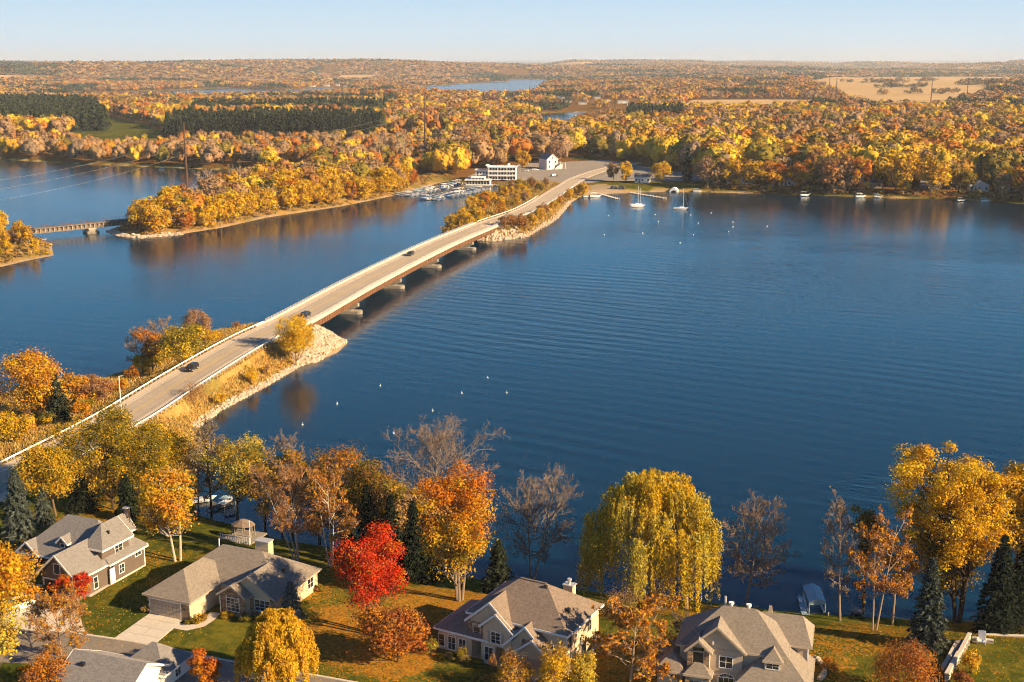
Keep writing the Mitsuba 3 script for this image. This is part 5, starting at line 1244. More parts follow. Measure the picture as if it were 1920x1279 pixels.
grass('dry_grass_001', far_causeway, 16000, 1.1, ((.48, .31, .09), (.52, .33, .10), (.32, .22, .05)), 'tall dry grass on the slopes of the far causeway')
n = 42000
lots_poly = Polygon([(-61.35, 131.49), (-79.85, 176.02), (-55.26, 181.24), (-20.25, 167.12), (10.60, 161.74), (70.43, 150.91), (75, 105), (-75, 105)])
q = scatter_in(lots_poly, n); z = land_h(q[:, 0], q[:, 1])
keep = rng.random(n) < .10 + .90 * sstep(.45, .66, vfbm(q[:, 0] / 11, q[:, 1] / 11, 41))
q, z = q[keep], z[keep]; n = len(q)
v, f = tris(np.c_[q, z + .05], unit(rng, n) * .6 + [0, 0, 1], .16, rng)
cols = np.array([ORA, GOLD, YEL, RUST, TAN]); c = cols[rng.integers(0, 5, n)] * rng.uniform(.7, 1.2, (n, 1))
part(None, 'fallen_leaves', (v, f), 'leaf', color=np.repeat(c, 3, 0))
labels['fallen_leaves'] = {'label': 'fallen yellow and orange leaves scattered over the lawns', 'category': 'leaves', 'kind': 'stuff'}

# ---------------------------------------------------------------- the woods round the lake: the nearest trees one by one, the rest as woodland
rng = np.random.default_rng(2024)
KINDS = {'yellow': (YEL, YEL, GOLD, (.55, .30, .02)), 'golden': (GOLD, (.46, .23, .02), YEL), 'orange': (ORA, (.45, .14, .018), GOLD), 'olive': (OLI, (.20, .15, .02), GOLD), 'rusty': (RUST, (.36, .16, .05), TAN), 'tan': (TAN, (.37, .22, .12), (.30, .18, .10)), 'pale bare': ((.44, .32, .22), (.38, .27, .18)), 'red': ((.42, .06, .018), ORA)}
NAMES = list(KINDS)
def mid_tree(rg, W, H, cols, clear, n_puffs=34, n_leaves=46, leaf=.85, lobes=3, tall=1.0):
    tr, cr = MB(), MB()
    ch = H - clear
    P = crown_points(rg, n_puffs, W * .86, ch * .9, lobes); P[:, 2] += clear
    tr.add(*tube([[0, 0, -1], [rg.uniform(-.3, .3), 0, clear + .3 * ch], [0, 0, clear + .75 * ch]], [.014 * H + .06, .010 * H, .04], 5), GREYBARK)
    for p in P[:9]:
        tr.add(*tube([[0, 0, clear * .8 + .1 * ch], p * [.55, .55, .8], p], [.006 * H, .09, .03], 3), GREYBARK)
    d = unit(rg, n_puffs * n_leaves, .3).reshape(n_puffs, n_leaves, 3)
    C = P[:, None] + d * (W * .15 * rg.uniform(.7, 1.25, (n_puffs, 1, 1)) * rg.uniform(.45, 1.05, (n_puffs, n_leaves, 1)))
    C[..., 2] = np.maximum(C[..., 2], .3)
    v, f = tris(C.reshape(-1, 3), (d + rg.normal(size=d.shape) * .5 + [0, 0, .2]).reshape(-1, 3), leaf, rg)
    cols = np.asarray(cols)
    w = rg.random((n_puffs, 1)) * .7 + rg.random((n_puffs, n_leaves)) * .3
    c = cols[np.minimum((w * len(cols)).astype(int), len(cols) - 1)] * rg.uniform(.75, 1.25, (n_puffs, n_leaves, 1)) * rg.uniform(.88, 1.12, (n_puffs, 1, 1))
    cr.add(v, f, np.repeat(c.reshape(-1, 3), 3, 0))
    return tr, cr
def group_of(name, tr, cr, leafm='leaf'):
    scene[name] = {'type': 'shapegroup', 'trunk': mikit.ply(tr.get(), 'bark', color=tr.col()), 'crown': mikit.ply(cr.get(), leafm, color=cr.col())}
GROUPS = {}
for kname, cols in KINDS.items():
    for k in range(3):
        rg = np.random.default_rng(900 + 7 * k + len(kname))
        if kname == 'pale bare':
            tr, tw, _ = twiggy(rg, 13, 17, 2, bark=(.46, .33, .23), trunk_bark=(.5, .4, .3), n1=14, n2=6, n3=6, n4=2, r_twig=.05)
            group_of('proto_%s_%d' % (kname.replace(' ', '_'), k), tr, tw, 'bark')
        else:
            W, H, cl = ((13, 16, 1.2), (11, 17, 1.8), (15, 15, 1.5))[k]
            tr, cr = mid_tree(rg, W, H, cols, cl, lobes=(3, 2, 5)[k])
            group_of('proto_%s_%d' % (kname.replace(' ', '_'), k), tr, cr)
        GROUPS[kname, k] = 'proto_%s_%d' % (kname.replace(' ', '_'), k)
for k in range(2):
    tr, cr = conifer(np.random.default_rng(60 + k), 7.5, 18, (PINE, (.022, .032, .018), (.045, .055, .03)), n_br=54, n_sp=16, leaf=1.05)
    group_of('proto_pine_%d' % k, tr, cr); GROUPS['pine', k] = 'proto_pine_%d' % k

# cottages and far houses stand in small clearings that open toward the water
COTTAGES = [(80.08, 757.64), (210.54, 722.45), (267.69, 704.24), (287.47, 700.99), (241.79, 709.99), (165.71, 735.13), (137.14, 744.58), (-331.21, 1011.52), (-26.97, 933.07)]
DISTANT = [(93.50, 2434.42), (187.10, 2106.27), (194.77, 2044.29), (172.73, 2247.77), (243.79, 2331.73), (-203.07, 2211.95), (-670.56, 3988.93), (-588.02, 3682.41), (-557.57, 3762.98), (-536.37, 3840.95), (164.54, 2409.92), (-296.22, 2479.47), (119.14, 2113.04), (100.53, 2242.26), (-501.03, 3771.17)]
def clearing_for(c, w, l):
    c = np.array(c); u = -c / np.hypot(*c); return LineString([c - u * 6, c + u * l]).buffer(w, cap_style='flat')
GAPS = [clearing_for(c, 8, 12) for c in COTTAGES] + [clearing_for(c, 26, 230) for c in DISTANT] + [plaza.buffer(2), shore_lawn, clearing, bank_lawn, far_lawn, beach.buffer(2), LineString(RC[:, :2]).buffer(8)] + [p.buffer(6) for p in FIELDS]
gaps = unary_union([g if g.is_valid else g.buffer(0) for g in GAPS])
shapely.prepare(gaps)
PINES = [Polygon([(-537.54, 1251.95), (-479.96, 1242.05), (-415.15, 1281.16), (-504.20, 1528.70), (-615.31, 1821.48), (-809.49, 1893.81)]), Polygon([(-321.53, 1147.25), (-134.52, 1159.02), (-128.66, 1259.07), (-155.18, 1339.87), (-355.17, 1314.03)]), Polygon([(-397.17, 1519.92), (-301.55, 1530.59), (-315.54, 1602.38), (-409.25, 1593.17)]),
    Polygon([(-304.30, 1544.68), (-148.73, 1477.01), (-173.37, 1702.46), (-315.47, 1675.64)]), Polygon([(128.81, 1416.70), (191.15, 1392.81), (214.83, 1567.18), (147.36, 1563.48)])]
pine_zone = unary_union(PINES); shapely.prepare(pine_zone)
TANF = math.tan(math.radians(27.0))
def grid_points(r0, r1, cell):
    y = np.arange(r0 * .85, r1, cell); xm = r1 * TANF + 40
    x = np.arange(-xm, xm, cell)
    X, Y = np.meshgrid(x, y)
    X = X + rng.uniform(-.42, .42, X.shape) * cell; Y = Y + rng.uniform(-.42, .42, Y.shape) * cell
    p = np.c_[X.ravel(), Y.ravel()]; r = np.hypot(p[:, 0], p[:, 1])
    return p[(r >= r0) & (r < r1) & (abs(p[:, 0]) < p[:, 1] * TANF + 30)]
def wooded(p, margin):
    sd = shore_dist(p[:, 0], p[:, 1])
    m = (sd > margin) & ~shapely.contains(gaps, shapely.points(p))
    return p[m], sd[m]
def kinds_for(p, r):
    n1, n2, n3 = vfbm(p[:, 0] / 55, p[:, 1] / 80, 51), vfbm(p[:, 0] / 40 + 9, p[:, 1] / 60, 52), vfbm(p[:, 0] / 170, p[:, 1] / 220, 53)
    w = np.stack([.30 + 2.2 * (n1 - .45), .20 + .8 * (n1 - .5), .15 + 1.1 * (n2 - .5), .20 + .9 * (.5 - n1), .20 + 1.0 * (.5 - n2), .36 + 1.5 * (.52 - n1) + .8 * (n3 - .5), .05 + .25 * (n3 - .5), np.full(len(p), .010)], 1)
    w[:, 4] += .3 * sstep(1400, 3500, r); w[:, 5] += .6 * sstep(1200, 3200, r); w[:, 2] += .22 * sstep(1200, 3000, r); w[:, 0] *= 1 - .75 * sstep(1200, 3000, r); w[:, 6] *= 1 - sstep(1000, 1800, r)
    w = np.clip(w, .01, 2); w /= w.sum(1, keepdims=True)
    return (w.cumsum(1) < rng.random((len(p), 1))).sum(1)

# -- every tree in view on the near shores, with its kind and size
peninsula_axis = LineString([(-178.80, 549.07), (-150.02, 547.31), (-135.39, 571.09), (-122.22, 609.70), (-91.34, 656.21), (-62.98, 722.03), (-43.56, 798.43)])
p1a, s1a = wooded(grid_points(400, 1700, 14.5), 2.5)
p1b, s1b = wooded(grid_points(400, 760, 6.4), 1.5)
low_zone = unary_union([far_causeway, islet, peninsula]); shapely.prepare(low_zone)
ina, inb = shapely.contains(low_zone, shapely.points(p1a)), shapely.contains(low_zone, shapely.points(p1b))
edge = shapely.distance(LineString([(-177.70, 545.56), (-148.63, 542.09), (-134.09, 565.43), (-120.97, 603.27), (-90.66, 651.25), (-62.47, 716.06)]), shapely.points(p1b)) < 13
inb &= edge | (rng.random(len(p1b)) < .40)
p1c, s1c = wooded(grid_points(560, 800, 10.5), 2.5)
m = (p1c[:, 0] > 112) & (s1c < 12); p1c, s1c = p1c[m], s1c[m]
m = ~ina & ~((p1a[:, 0] > 112) & (s1a < 12))
p1 = np.vstack([p1a[m], p1b[inb], p1c]); s1 = np.r_[s1a[m], s1b[inb], s1c]
r1 = np.hypot(p1[:, 0], p1[:, 1])
narrow = shapely.contains(unary_union([far_causeway, islet, peninsula]), shapely.points(p1))
keep = (narrow | (s1 > 4)) & ~((abs(p1[:, 0] - (-195.10, 569.19)[0]) < 45) & (s1 < 4) & narrow)
bridge_line = LineString([tuple(A[:2]), tuple(B[:2])]).buffer(13)
tip_x = ((-188.33, 559.87)[0], (-170.72, 559.87)[0])
keep &= ~shapely.contains(bridge_line, shapely.points(p1)) & ~(narrow & (p1[:, 0] < tip_x[1]) & (p1[:, 0] > tip_x[0]))
keep &= ~shapely.contains(unary_union([Point(*(-13.41, 773.56)).buffer(42), Point(*(31.62, 892.45)).buffer(20), Point(*(82.12, 773.56)).buffer(16)]), shapely.points(p1))
p1, s1, r1, narrow = p1[keep], s1[keep], r1[keep], narrow[keep]
k1 = kinds_for(p1, r1)
is_pine = shapely.contains(pine_zone, shapely.points(p1))
front = shapely.distance(peninsula_axis, shapely.points(p1)) < 11
k1 = np.where(narrow & front & (rng.random(len(p1)) < .85), rng.choice([0, 0, 0, 0, 1, 1, 2], len(p1)), k1)
h1 = rng.uniform(14, 22, len(p1)) * np.where((p1[:, 0] > 70) & (r1 < 1000), 1.18, 1)
left_wood = (p1[:, 0] < -60) & (r1 < 1250)
h1 = np.where(left_wood, np.where(s1 < 45, rng.uniform(12, 17, len(p1)), rng.uniform(7.5, 11, len(p1))), h1)
right_wood = (p1[:, 0] > 70) & (r1 < 980)
h1 = np.where(right_wood, rng.uniform(17, 26, len(p1)), h1)
k1 = np.where(right_wood & (rng.random(len(p1)) < .45), rng.choice([0, 0, 0, 1, 1, 2, 3], len(p1)), k1)
h1 = np.where(narrow, rng.uniform(14, 20, len(p1)), h1); h1 = np.where(narrow & front, rng.uniform(10.5, 17, len(p1)), h1)
k1 = np.where(shapely.contains(islet, shapely.points(p1)) & (rng.random(len(p1)) < .6), rng.choice([0, 0, 1, 5], len(p1)), k1)
isl = shapely.contains(islet, shapely.points(p1)); h1 = np.where(isl, rng.uniform(5, 11, len(p1)), h1)
fcw = shapely.contains(far_causeway, shapely.points(p1)); h1 = np.where(fcw, rng.uniform(5, 9, len(p1)), h1)
# single spruces and specimen trees the eye picks out
special = [((109.13, 768.25), 'pine', 20, 'dark spruce on the far right shore beside the white cottage'), ((267.62, 783.58), 'pine', 21, 'dark spruce among golden trees on the far right shore'), ((276.32, 728.35), 'pine', 19, 'dark spruce by the shaded cottages at far right'), ((192.80, 735.13), 'pine', 18, 'dark spruce beside the tall orange tree on the far right shore'),
    ((-98.48, 920.19), 'pale bare', 22, 'large pale leafless tree at the end of the pine wood left of centre'), ((-81.41, 934.13), 'pale bare', 22, 'second large pale leafless tree right of the pine wood'), ((199.01, 703.31), 'orange', 25, 'tall vivid orange tree on the far right shore'), ((-239.58, 987.34), 'pale bare', 15, 'rounded pale yellow tree before the pine wood'),
    ((6.56, 843.78), 'yellow', 17, 'round golden tree behind the white marina building'), ((31.23, 904.41), 'tan', 18, 'brown tree left of the white gabled roadside house'), ((69.90, 761.16), 'yellow', 16, 'yellow tree on the lawn at the far junction'), ((63.21, 768.25), 'tan', 14, 'brown tree on the lawn at the far junction'), ((91.17, 751.51), 'yellow', 15, 'yellow tree right of the white cottage on the far shore'),
    ((41.04, 705.44), 'yellow', 8, 'slim bright yellow tree at the water end of the far causeway'), ((31.72, 675.86), 'golden', 7, 'golden bushy tree on the water side of the far causeway'), ((25.17, 643.07), 'orange', 6, 'orange bushy tree on the water side of the far causeway'),
    ((4.44, 681.71), 'yellow', 8, 'yellow tree on the marina side of the far causeway'), ((-5.54, 637.26), 'yellow', 6, 'small yellow tree half way along the far causeway'), ((-14.44, 602.62), 'orange', 7, 'orange tree on the marina side of the far causeway'), ((-26.70, 555.75), 'olive', 6, 'dark olive bush at the far end of the road bridge'), ((-20.34, 583.11), 'yellow', 6, 'yellow bush near the far end of the road bridge')]
def put(key, g, o, s, sz):
    scene[key] = {'type': 'instance', 'g': {'type': 'ref', 'id': g}, 'to_world': T().translate([float(o[0]), float(o[1]), float(o[2])]).rotate([0, 0, 1], float(rng.uniform(0, 360))).scale([float(s), float(s), float(sz)])}
for (x, y), kind, hh, lb in special:
    key = thing('pine_tree' if kind == 'pine' else 'shore_tree', lb, 'tree')
    k = int(rng.integers(2 if kind == 'pine' else 3))
    base = 18 if kind == 'pine' else (17 if kind == 'pale bare' else (16, 17, 15)[k])
    put(key, GROUPS[kind, k], (x, y, h_at(x, y) - .1), hh / base * rng.uniform(.95, 1.1), hh / base)
sp_pts = np.array([s[0] for s in special])
clash = np.min(np.hypot(p1[:, None, 0] - sp_pts[None, :, 0], p1[:, None, 1] - sp_pts[None, :, 1]), axis=1) < 6
# individuals: the 285 broadleaved trees that show largest trees and the nearest 70 pines
order = np.argsort(-(h1 / r1) * np.where(narrow & front, 9.0, 1) * np.where(isl | fcw, 6.0, 1) * np.where((p1[:, 0] > 70) & (s1 < 26), 5.0, 1) * np.where(narrow, 2.2, 1))
indiv = np.zeros(len(p1), bool)
indiv[[i for i in order if not is_pine[i] and not clash[i]][:285]] = True
z1 = land_h(p1[:, 0], p1[:, 1], s1)
for i in np.flatnonzero(indiv):
    x, y = p1[i]; kind = NAMES[k1[i]]
    zone = 'on the wooded peninsula beside the railway bridge' if shapely.contains(peninsula, Point(x, y)) else 'on the islet at the left end of the railway bridge' if isl[i] else 'on the far causeway between road and water' if fcw[i] else 'along the far left shore of the inlet' if x < -60 else 'in the woods round the marina and far junction' if x < 70 else 'in the woods along the far right shore'
    size = 'small' if h1[i] < 9 else 'tall' if h1[i] > 18.5 else 'medium'
    row = 'at the water\'s edge' if s1[i] < 7 else 'in the front rows' if s1[i] < 22 else 'deeper in the wood'
    if 'peninsula' in zone: part_ = 'the railway bridge' if x < -160 else 'the tall utility pole' if x < -120 else 'its middle' if x < -85 else 'the marina'; where = '%s of the peninsula, near %s' % (row, part_)
    elif isl[i]: where = '%s of the islet by the railway bridge' % row
    elif fcw[i]: where = '%s of the far causeway, %s side' % ('marina' if x < np.interp(y, RC[:, 1], RC[:, 0]) else 'open water', 'bridge' if y < 590 else 'junction')
    elif x < -60: where = '%s, far left shore, %s' % (row, 'toward the left edge' if x < -250 else 'before the pines' if x < -150 else 'near the marina')
    elif x < 70: where = '%s round the marina and far junction' % row
    else: where = '%s of the right shore, %s' % (row, 'by the docks' if x < 130 else 'toward its middle' if x < 200 else 'toward the right edge')
    if 'round the marina' in where: where = where.replace('deeper in the wood round', 'in the wood round')
    if fcw[i]: where = 'on the ' + where.split(' of the ')[0] + ' side of the far causeway, ' + where.rsplit(', ')[1].replace(' side', ' end')
    key = thing('shore_tree', '%s %s tree %s' % (size, kind, where), 'tree', '%s %s trees %s' % (size, kind, where))
    k = int(rng.integers(3)); base = 17 if kind == 'pale bare' else (16, 17, 15)[k]
    s = h1[i] / base
    put(key, GROUPS[kind, k], (x, y, z1[i] - .15), s * (rng.uniform(1.05, 1.4) if p1[i, 0] > 70 else rng.uniform(.95, 1.25)), s)
pp = grid_points(900, 2100, 7.0)
pp = pp[shapely.contains(pine_zone, shapely.points(pp))]
pp = pp[vfbm(pp[:, 0] / 16, pp[:, 1] / 16, 97) > .36]
pr = np.hypot(pp[:, 0], pp[:, 1]); pz = land_h(pp[:, 0], pp[:, 1]); po_ = np.argsort(pr)
for i in po_[:110]:
    x, y = pp[i]
    z_ = 'in the plantation before the far lake' if x > -800 * y / 1500 + 350 else 'in the plantation at the far left'
    k = int(rng.integers(2)); s = rng.uniform(.85, 1.3)
    b_ = x / y
    z_ = ('tall' if s > 1.16 else 'short' if s < .98 else 'mid-sized') + ' dark green pine ' + z_ + (', its left end' if b_ < -.25 else ', left of its middle' if b_ < -.2 else ', its middle' if b_ < -.16 else ', its right end')
    key = thing('pine_tree', z_, 'tree', z_.replace('pine in', 'pines in'))
    put(key, GROUPS['pine', k], (x, y, pz[i] - .1), s, s)

# -- the rest of the woods
def shell(rg, n, W, H, leaf):
    """A crown of n leaf clumps on a lobed shell, unit height and width."""
    L = np.array([[0, 0, .5]] + [[.27 * math.cos(a), .27 * math.sin(a), rg.uniform(.35, .62)] for a in rg.uniform(0, 6.28, 4)])
    R_ = np.r_[.40, rg.uniform(.20, .30, 4)]
    k = rg.integers(0, 5, n); d = unit(rg, n, .35)
    c = L[k] + d * R_[k][:, None] * [1, 1, 1.15]; c[:, 2] = np.maximum(c[:, 2], .03)
    v, f = tris(c, d + rg.normal(size=d.shape) * .35, leaf, rg)
    return v, rg.uniform(.86, 1.14, (n, 1)).repeat(3, 0)
def cone(rg, n, leaf):
    t = rg.random(n) ** .8; a = rg.uniform(0, 6.28, n); r = .21 * (1 - t) ** .8 + .01
    c = np.c_[np.cos(a) * r, np.sin(a) * r, t * .97 + .02]; d = np.c_[np.cos(a), np.sin(a), np.full(n, .55)]
    v, f = tris(c, d + rg.normal(size=d.shape) * .3, leaf, rg, 1.3)
    return v, rg.uniform(.7, 1.3, (n, 1)).repeat(3, 0)
def puffy(rg, lobes, sub, flakes, leaf):
    """A crown of rounded, ragged lobes (connected, so that it shades softly) with leaf clumps standing out of it."""
    ico = trimesh.creation.icosphere(subdivisions=sub); iv, jf = np.array(ico.vertices), np.array(ico.faces)
    V, Fc, C, n = [], [], [], 0
    cs = [(0, 0, .55, .33)] + [(.25 * math.cos(a_), .25 * math.sin(a_), rg.uniform(.34, .72), rg.uniform(.17, .25)) for a_ in np.arange(lobes - 1) * 2.4 + rg.uniform(0, 6)]
    for x, y, z, r in cs:
        v = iv * (r * rg.uniform(.62, 1.08, (len(iv), 1))) * [1, 1, 1.1] + [x, y, z]; v[:, 2] = np.maximum(v[:, 2], .04)
        V.append(v); Fc.append(jf + n); n += len(v); C.append(np.repeat(rg.uniform(.88, 1.1, (1, 1)), len(v), 0) * rg.uniform(.93, 1.07, (len(v), 1)))
    k = rg.integers(0, len(cs), flakes); d = unit(rg, flakes, .3); c = np.array([cs[i][:3] for i in k]) + d * np.array([cs[i][3] for i in k])[:, None] * [1.02, 1.02, 1.12] * rg.uniform(.86, 1.1, (flakes, 1)); c[:, 2] = np.maximum(c[:, 2], .05)
    v, f = tris(c, d + rg.normal(size=d.shape) * .42, leaf, rg)
    V.append(v); Fc.append(f + n); C.append(rg.uniform(.8, 1.18, (flakes, 1)).repeat(3, 0))
    return np.vstack(V), np.vstack(C), np.vstack(Fc)
def mass(key, label, cat, p, z, w, h, col, n, leaf, kind_fn=shell, puff=None):
    protos, Fall, at = [], [], 0
    for s in range(6):
        rg = np.random.default_rng(70 + s)
        if puff: protos.append(puffy(rg, puff[0], puff[1], n, leaf)); continue
        v, c = shell(rg, n, 1, 1, leaf) if kind_fn is shell else cone(rg, n, leaf)
        protos.append((v, c, np.arange(len(v)).reshape(-1, 3)))
    V, C = [], []
    which = rng.integers(0, 6, len(p)); ang = rng.uniform(0, 6.28, len(p))
    for s in range(6):
        m = which == s
        if not m.any(): continue
        v, cv, fv = protos[s]; c, sn = np.cos(ang[m])[:, None], np.sin(ang[m])[:, None]
        X = (v[None, :, 0] * c - v[None, :, 1] * sn) * w[m][:, None] + p[m][:, :1]
        Y = (v[None, :, 0] * sn + v[None, :, 1] * c) * w[m][:, None] + p[m][:, 1:2]
        Z = v[None, :, 2] * h[m][:, None] + z[m][:, None]
        V.append(np.stack([X, Y, Z], 2).reshape(-1, 3)); C.append((col[m][:, None] * cv[None]).reshape(-1, 3))
        Fall.append((fv[None] + (np.arange(m.sum()) * len(v))[:, None, None]).reshape(-1, 3) + at); at += m.sum() * len(v)
    V = np.vstack(V).astype(np.float32); C = np.vstack(C)
    F_ = np.vstack(Fall)
    part(None, key, (V, F_), 'far_leaf', color=C, smooth=bool(puff))
    labels[key] = {'label': label, 'category': cat, 'kind': 'stuff'}
    return len(F_)
PAL = np.array([KINDS[k][0] for k in NAMES]); PAL2 = np.array([KINDS[k][1] for k in NAMES])
PAL[6] = (.31, .215, .14); PAL2[6] = (.27, .185, .12)
def cols_for(k):
    t = rng.random((len(k), 1)); return (PAL[k] * t + PAL2[k] * (1 - t)) * rng.uniform(.85, 1.15, (len(k), 1))
tot = 0
m = ~indiv & ~is_pine & ~clash
# small gaps in the woods open the canopy here and there
m &= narrow | (vfbm(p1[:, 0] / 30, p1[:, 1] / 30, 91) > .2)
cw = cols_for(k1) * .80 + np.array([.23, .15, .06]) * .20
near_ = m & (r1 < 1120); far_ = m & (r1 >= 1120)
for q_, key_, lab_, n_, sz_, pf_ in ((near_, 'woods', 'autumn woods of yellow, orange and brown trees behind the far shores', 470, .078, (7, 1)), (far_, 'woods_001', 'deeper autumn woods reaching back toward the far fields', 190, .105, (6, 0))):
    tot += mass(key_, lab_, 'woods', p1[q_], z1[q_], h1[q_] * rng.uniform(.8, 1.12, q_.sum()), h1[q_], cw[q_], n_, sz_, puff=pf_)
i2 = po_[110:]
tot += mass('pine_woods', 'dark green pine plantations among the autumn woods', 'woods', pp[i2], pz[i2], rng.uniform(18, 25, len(i2)), rng.uniform(15, 24, len(i2)), np.array([PINE, (.024, .034, .02), (.05, .06, .03)])[rng.integers(0, 3, len(i2))], 60, .12, cone)
p2, s2 = wooded(grid_points(1700, 3900, 17), 5); r2 = np.hypot(p2[:, 0], p2[:, 1])
m = (vfbm(p2[:, 0] / 60, p2[:, 1] / 60, 92) > .24) & ~shapely.contains(pine_zone, shapely.points(p2)); p2, s2, r2 = p2[m], s2[m], r2[m]
h2 = rng.uniform(11, 19, len(p2)); k2 = kinds_for(p2, r2); z2 = land_h(p2[:, 0], p2[:, 1], s2)
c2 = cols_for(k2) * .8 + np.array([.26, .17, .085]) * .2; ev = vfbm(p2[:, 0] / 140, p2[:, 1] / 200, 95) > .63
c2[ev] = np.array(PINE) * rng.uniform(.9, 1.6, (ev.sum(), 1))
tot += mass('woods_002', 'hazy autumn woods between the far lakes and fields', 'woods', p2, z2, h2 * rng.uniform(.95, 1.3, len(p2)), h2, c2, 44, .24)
p3, s3 = wooded(grid_points(3900, 12500, 36), 12); r3 = np.hypot(p3[:, 0], p3[:, 1])
open_ = vfbm(p3[:, 0] / 420, p3[:, 1] / 700, 93)
m = (open_ > .34) ; p3, s3, r3 = p3[m], s3[m], r3[m]
h3 = rng.uniform(11, 18, len(p3)); k3 = kinds_for(p3, r3); z3 = land_h(p3[:, 0], p3[:, 1], s3)
c3 = cols_for(k3) * .42 + np.array([.25, .17, .10]) * .58; ev = vfbm(p3[:, 0] / 300, p3[:, 1] / 500, 96) > .60  # crowns muted toward tan: part of the distance haze is put into their colour
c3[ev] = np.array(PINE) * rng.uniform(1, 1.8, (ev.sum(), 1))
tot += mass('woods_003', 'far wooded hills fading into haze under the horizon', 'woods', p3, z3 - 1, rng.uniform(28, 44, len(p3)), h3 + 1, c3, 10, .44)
# hedgerow trees and bushes standing in the stubble fields
hx = []
for a, b, nn_ in (((921.73, 3493.91), (1093.91, 3473.82), 26), ((861.54, 2974.77), (994.23, 3012.40), 26), ((1009.79, 3489.95), (1278.87, 3758.00), 20), ((771.41, 2478.53), (811.83, 2472.92), 5), ((789.47, 2373.09), (929.89, 2597.49), 8), ((704.85, 2430.74), (724.76, 2427.99), 4), ((1166.65, 3262.53), (1401.17, 3465.30), 70), ((1300.01, 3594.39), (1500.42, 3732.17), 50)):
    t = rng.random((nn_, 1)); hx.append(np.array(a) * (1 - t) + np.array(b) * t + rng.normal(size=(nn_, 2)) * [6, 14])
hx = np.vstack(hx); hz_ = land_h(hx[:, 0], hx[:, 1])
for i, q in enumerate(hx[:0]): pass
tot += mass('hedgerow', 'grey-brown hedgerow bushes crossing the stubble fields', 'hedgerow', hx, hz_, rng.uniform(10, 24, len(hx)), rng.uniform(6, 15, len(hx)), np.array([(.20, .14, .09), (.12, .11, .07), (.30, .18, .07)])[rng.integers(0, 3, len(hx))], 40, .25)
# low undergrowth along the wooded shores
us = grid_points(420, 900, 3.4); usd = shore_dist(us[:, 0], us[:, 1])
m = (usd > .8) & (usd < 14) & ~shapely.contains(gaps, shapely.points(us)) & (rng.random(len(us)) < .55) & ~shapely.contains(unary_union([Point(*(-13.41, 773.56)).buffer(38)]), shapely.points(us))
us, usd = us[m], usd[m]; uk = np.array([(.34, .17, .05), (.40, .24, .05), (.28, .17, .08), (.24, .17, .03), (.45, .25, .03)])[rng.integers(0, 5, len(us))]
tot += mass('undergrowth', 'low golden and brown undergrowth along the wooded shores', 'undergrowth', us, land_h(us[:, 0], us[:, 1], usd), rng.uniform(2.5, 5, len(us)), rng.uniform(1.4, 3.8, len(us)) * np.where(usd < 3, .6, 1), uk * rng.uniform(.7, 1.2, (len(us), 1)), 26, .26)
print('woodland triangles', tot, len(p1), len(p2), len(p3), len(pp), len(us))

# ---------------------------------------------------------------- buildings round the far junction and marina
def category(key, cat): labels[key]['category'] = cat
x, y = (-6.05, 776.28)
h = House('marina_building', 'white three storey marina building with long balconies and upswept roof', (x, y, h_at(x, y)), -4, 'white_paint', 'white_paint', 'white_paint'); category(h.key, 'building')
h.body(-8.5, 8.5, 0, 10, 0, 8.0)
h.body(-17, -8.6, 1.5, 9, 0, 6.0)
h.roofs.append(hull([[x_, y_, z] for x_ in (-9.4, 9.4) for y_ in (-1.6, 10.5) for z in (8.0, 8.3)]))
h.roofs.append(hull([[8.0, y_, z] for y_ in (-1.6, 10.5) for z in (8.0, 8.3)] + [[10.8, y_, 9.2] for y_ in (-1.6, 10.5)]))
h.roofs.append(hull([[-8.0, y_, z] for y_ in (-1.6, 10.5) for z in (8.0, 8.3)] + [[-10.6, y_, 9.2] for y_ in (-1.6, 10.5)]))
h.roofs.append(hull([[x_, y_, z] for x_ in (-17.6, -8.6) for y_ in (.6, 8.3) for z in (6.0, 6.3)]))
for z in (2.7, 5.4):
    h.p('balcony', box(-9, 9, -1.6, 0, z - .15, z + .1), 'white_paint'); h.p('balcony_rail', box(-9, 9, -1.6, -1.5, z + .1, z + .75), 'white_paint')
for z in (.4, 3.1, 5.8):
    for i in range(9): h.window(('y', 0, -1), -7.4 + i * 1.85, z, z + 1.7, 1.35, 1, 1)
for z in (1.0, 3.6):
    for i in range(4): h.window(('y', 1.5, -1), -15.8 + i * 1.9, z, z + 1.6, 1.2, 1, 1)
for xx in (-8.8, -3, 3, 8.8): h.p('column', box(xx - .15, xx + .15, -1.6, -1.3, 0, 8.0), 'white_paint')
h.p('chimney', box(3, 4.4, 5, 6.4, 8.2, 10.0), 'white_paint')
h.fascia.add(*box(-9.5, 9.5, -1.7, -1.6, 7.95, 8.3)); h.finish()
x, y = (-21.08, 760.02)
h = House('floating_clubhouse', 'floating marina clubhouse with pale roof and dark glass walls', (x, y, .3), -4, 'white_paint', 'white_paint', 'white_paint'); category(h.key, 'building')
h.walls.append(mbox(-7.5, 7.5, 0, 8, .2, 3.1)); h.walls.append(mbox(-4, 4, 2, 7, 3.1, 4.6))
h.roofs.append(hull([[x_, y_, 3.1] for x_ in (-8.2, 8.2) for y_ in (-.8, 8.6)] + [[x_, y_, 3.5] for x_ in (-8.2, 8.2) for y_ in (-.8, 8.6)]))
h.roofs.append(hull([[x_, y_, 4.6] for x_ in (-4.6, 4.6) for y_ in (1.4, 7.6)] + [[x_, 4.5, 5.4] for x_ in (-4.3, 4.3)]))
for i in range(8): h.window(('y', 0, -1), -6.4 + i * 1.83, .8, 2.8, 1.5, 1, 1)
for i in range(4): h.window(('y', 2, -1), -2.9 + i * 1.9, 3.4, 4.4, 1.5, 1, 1)
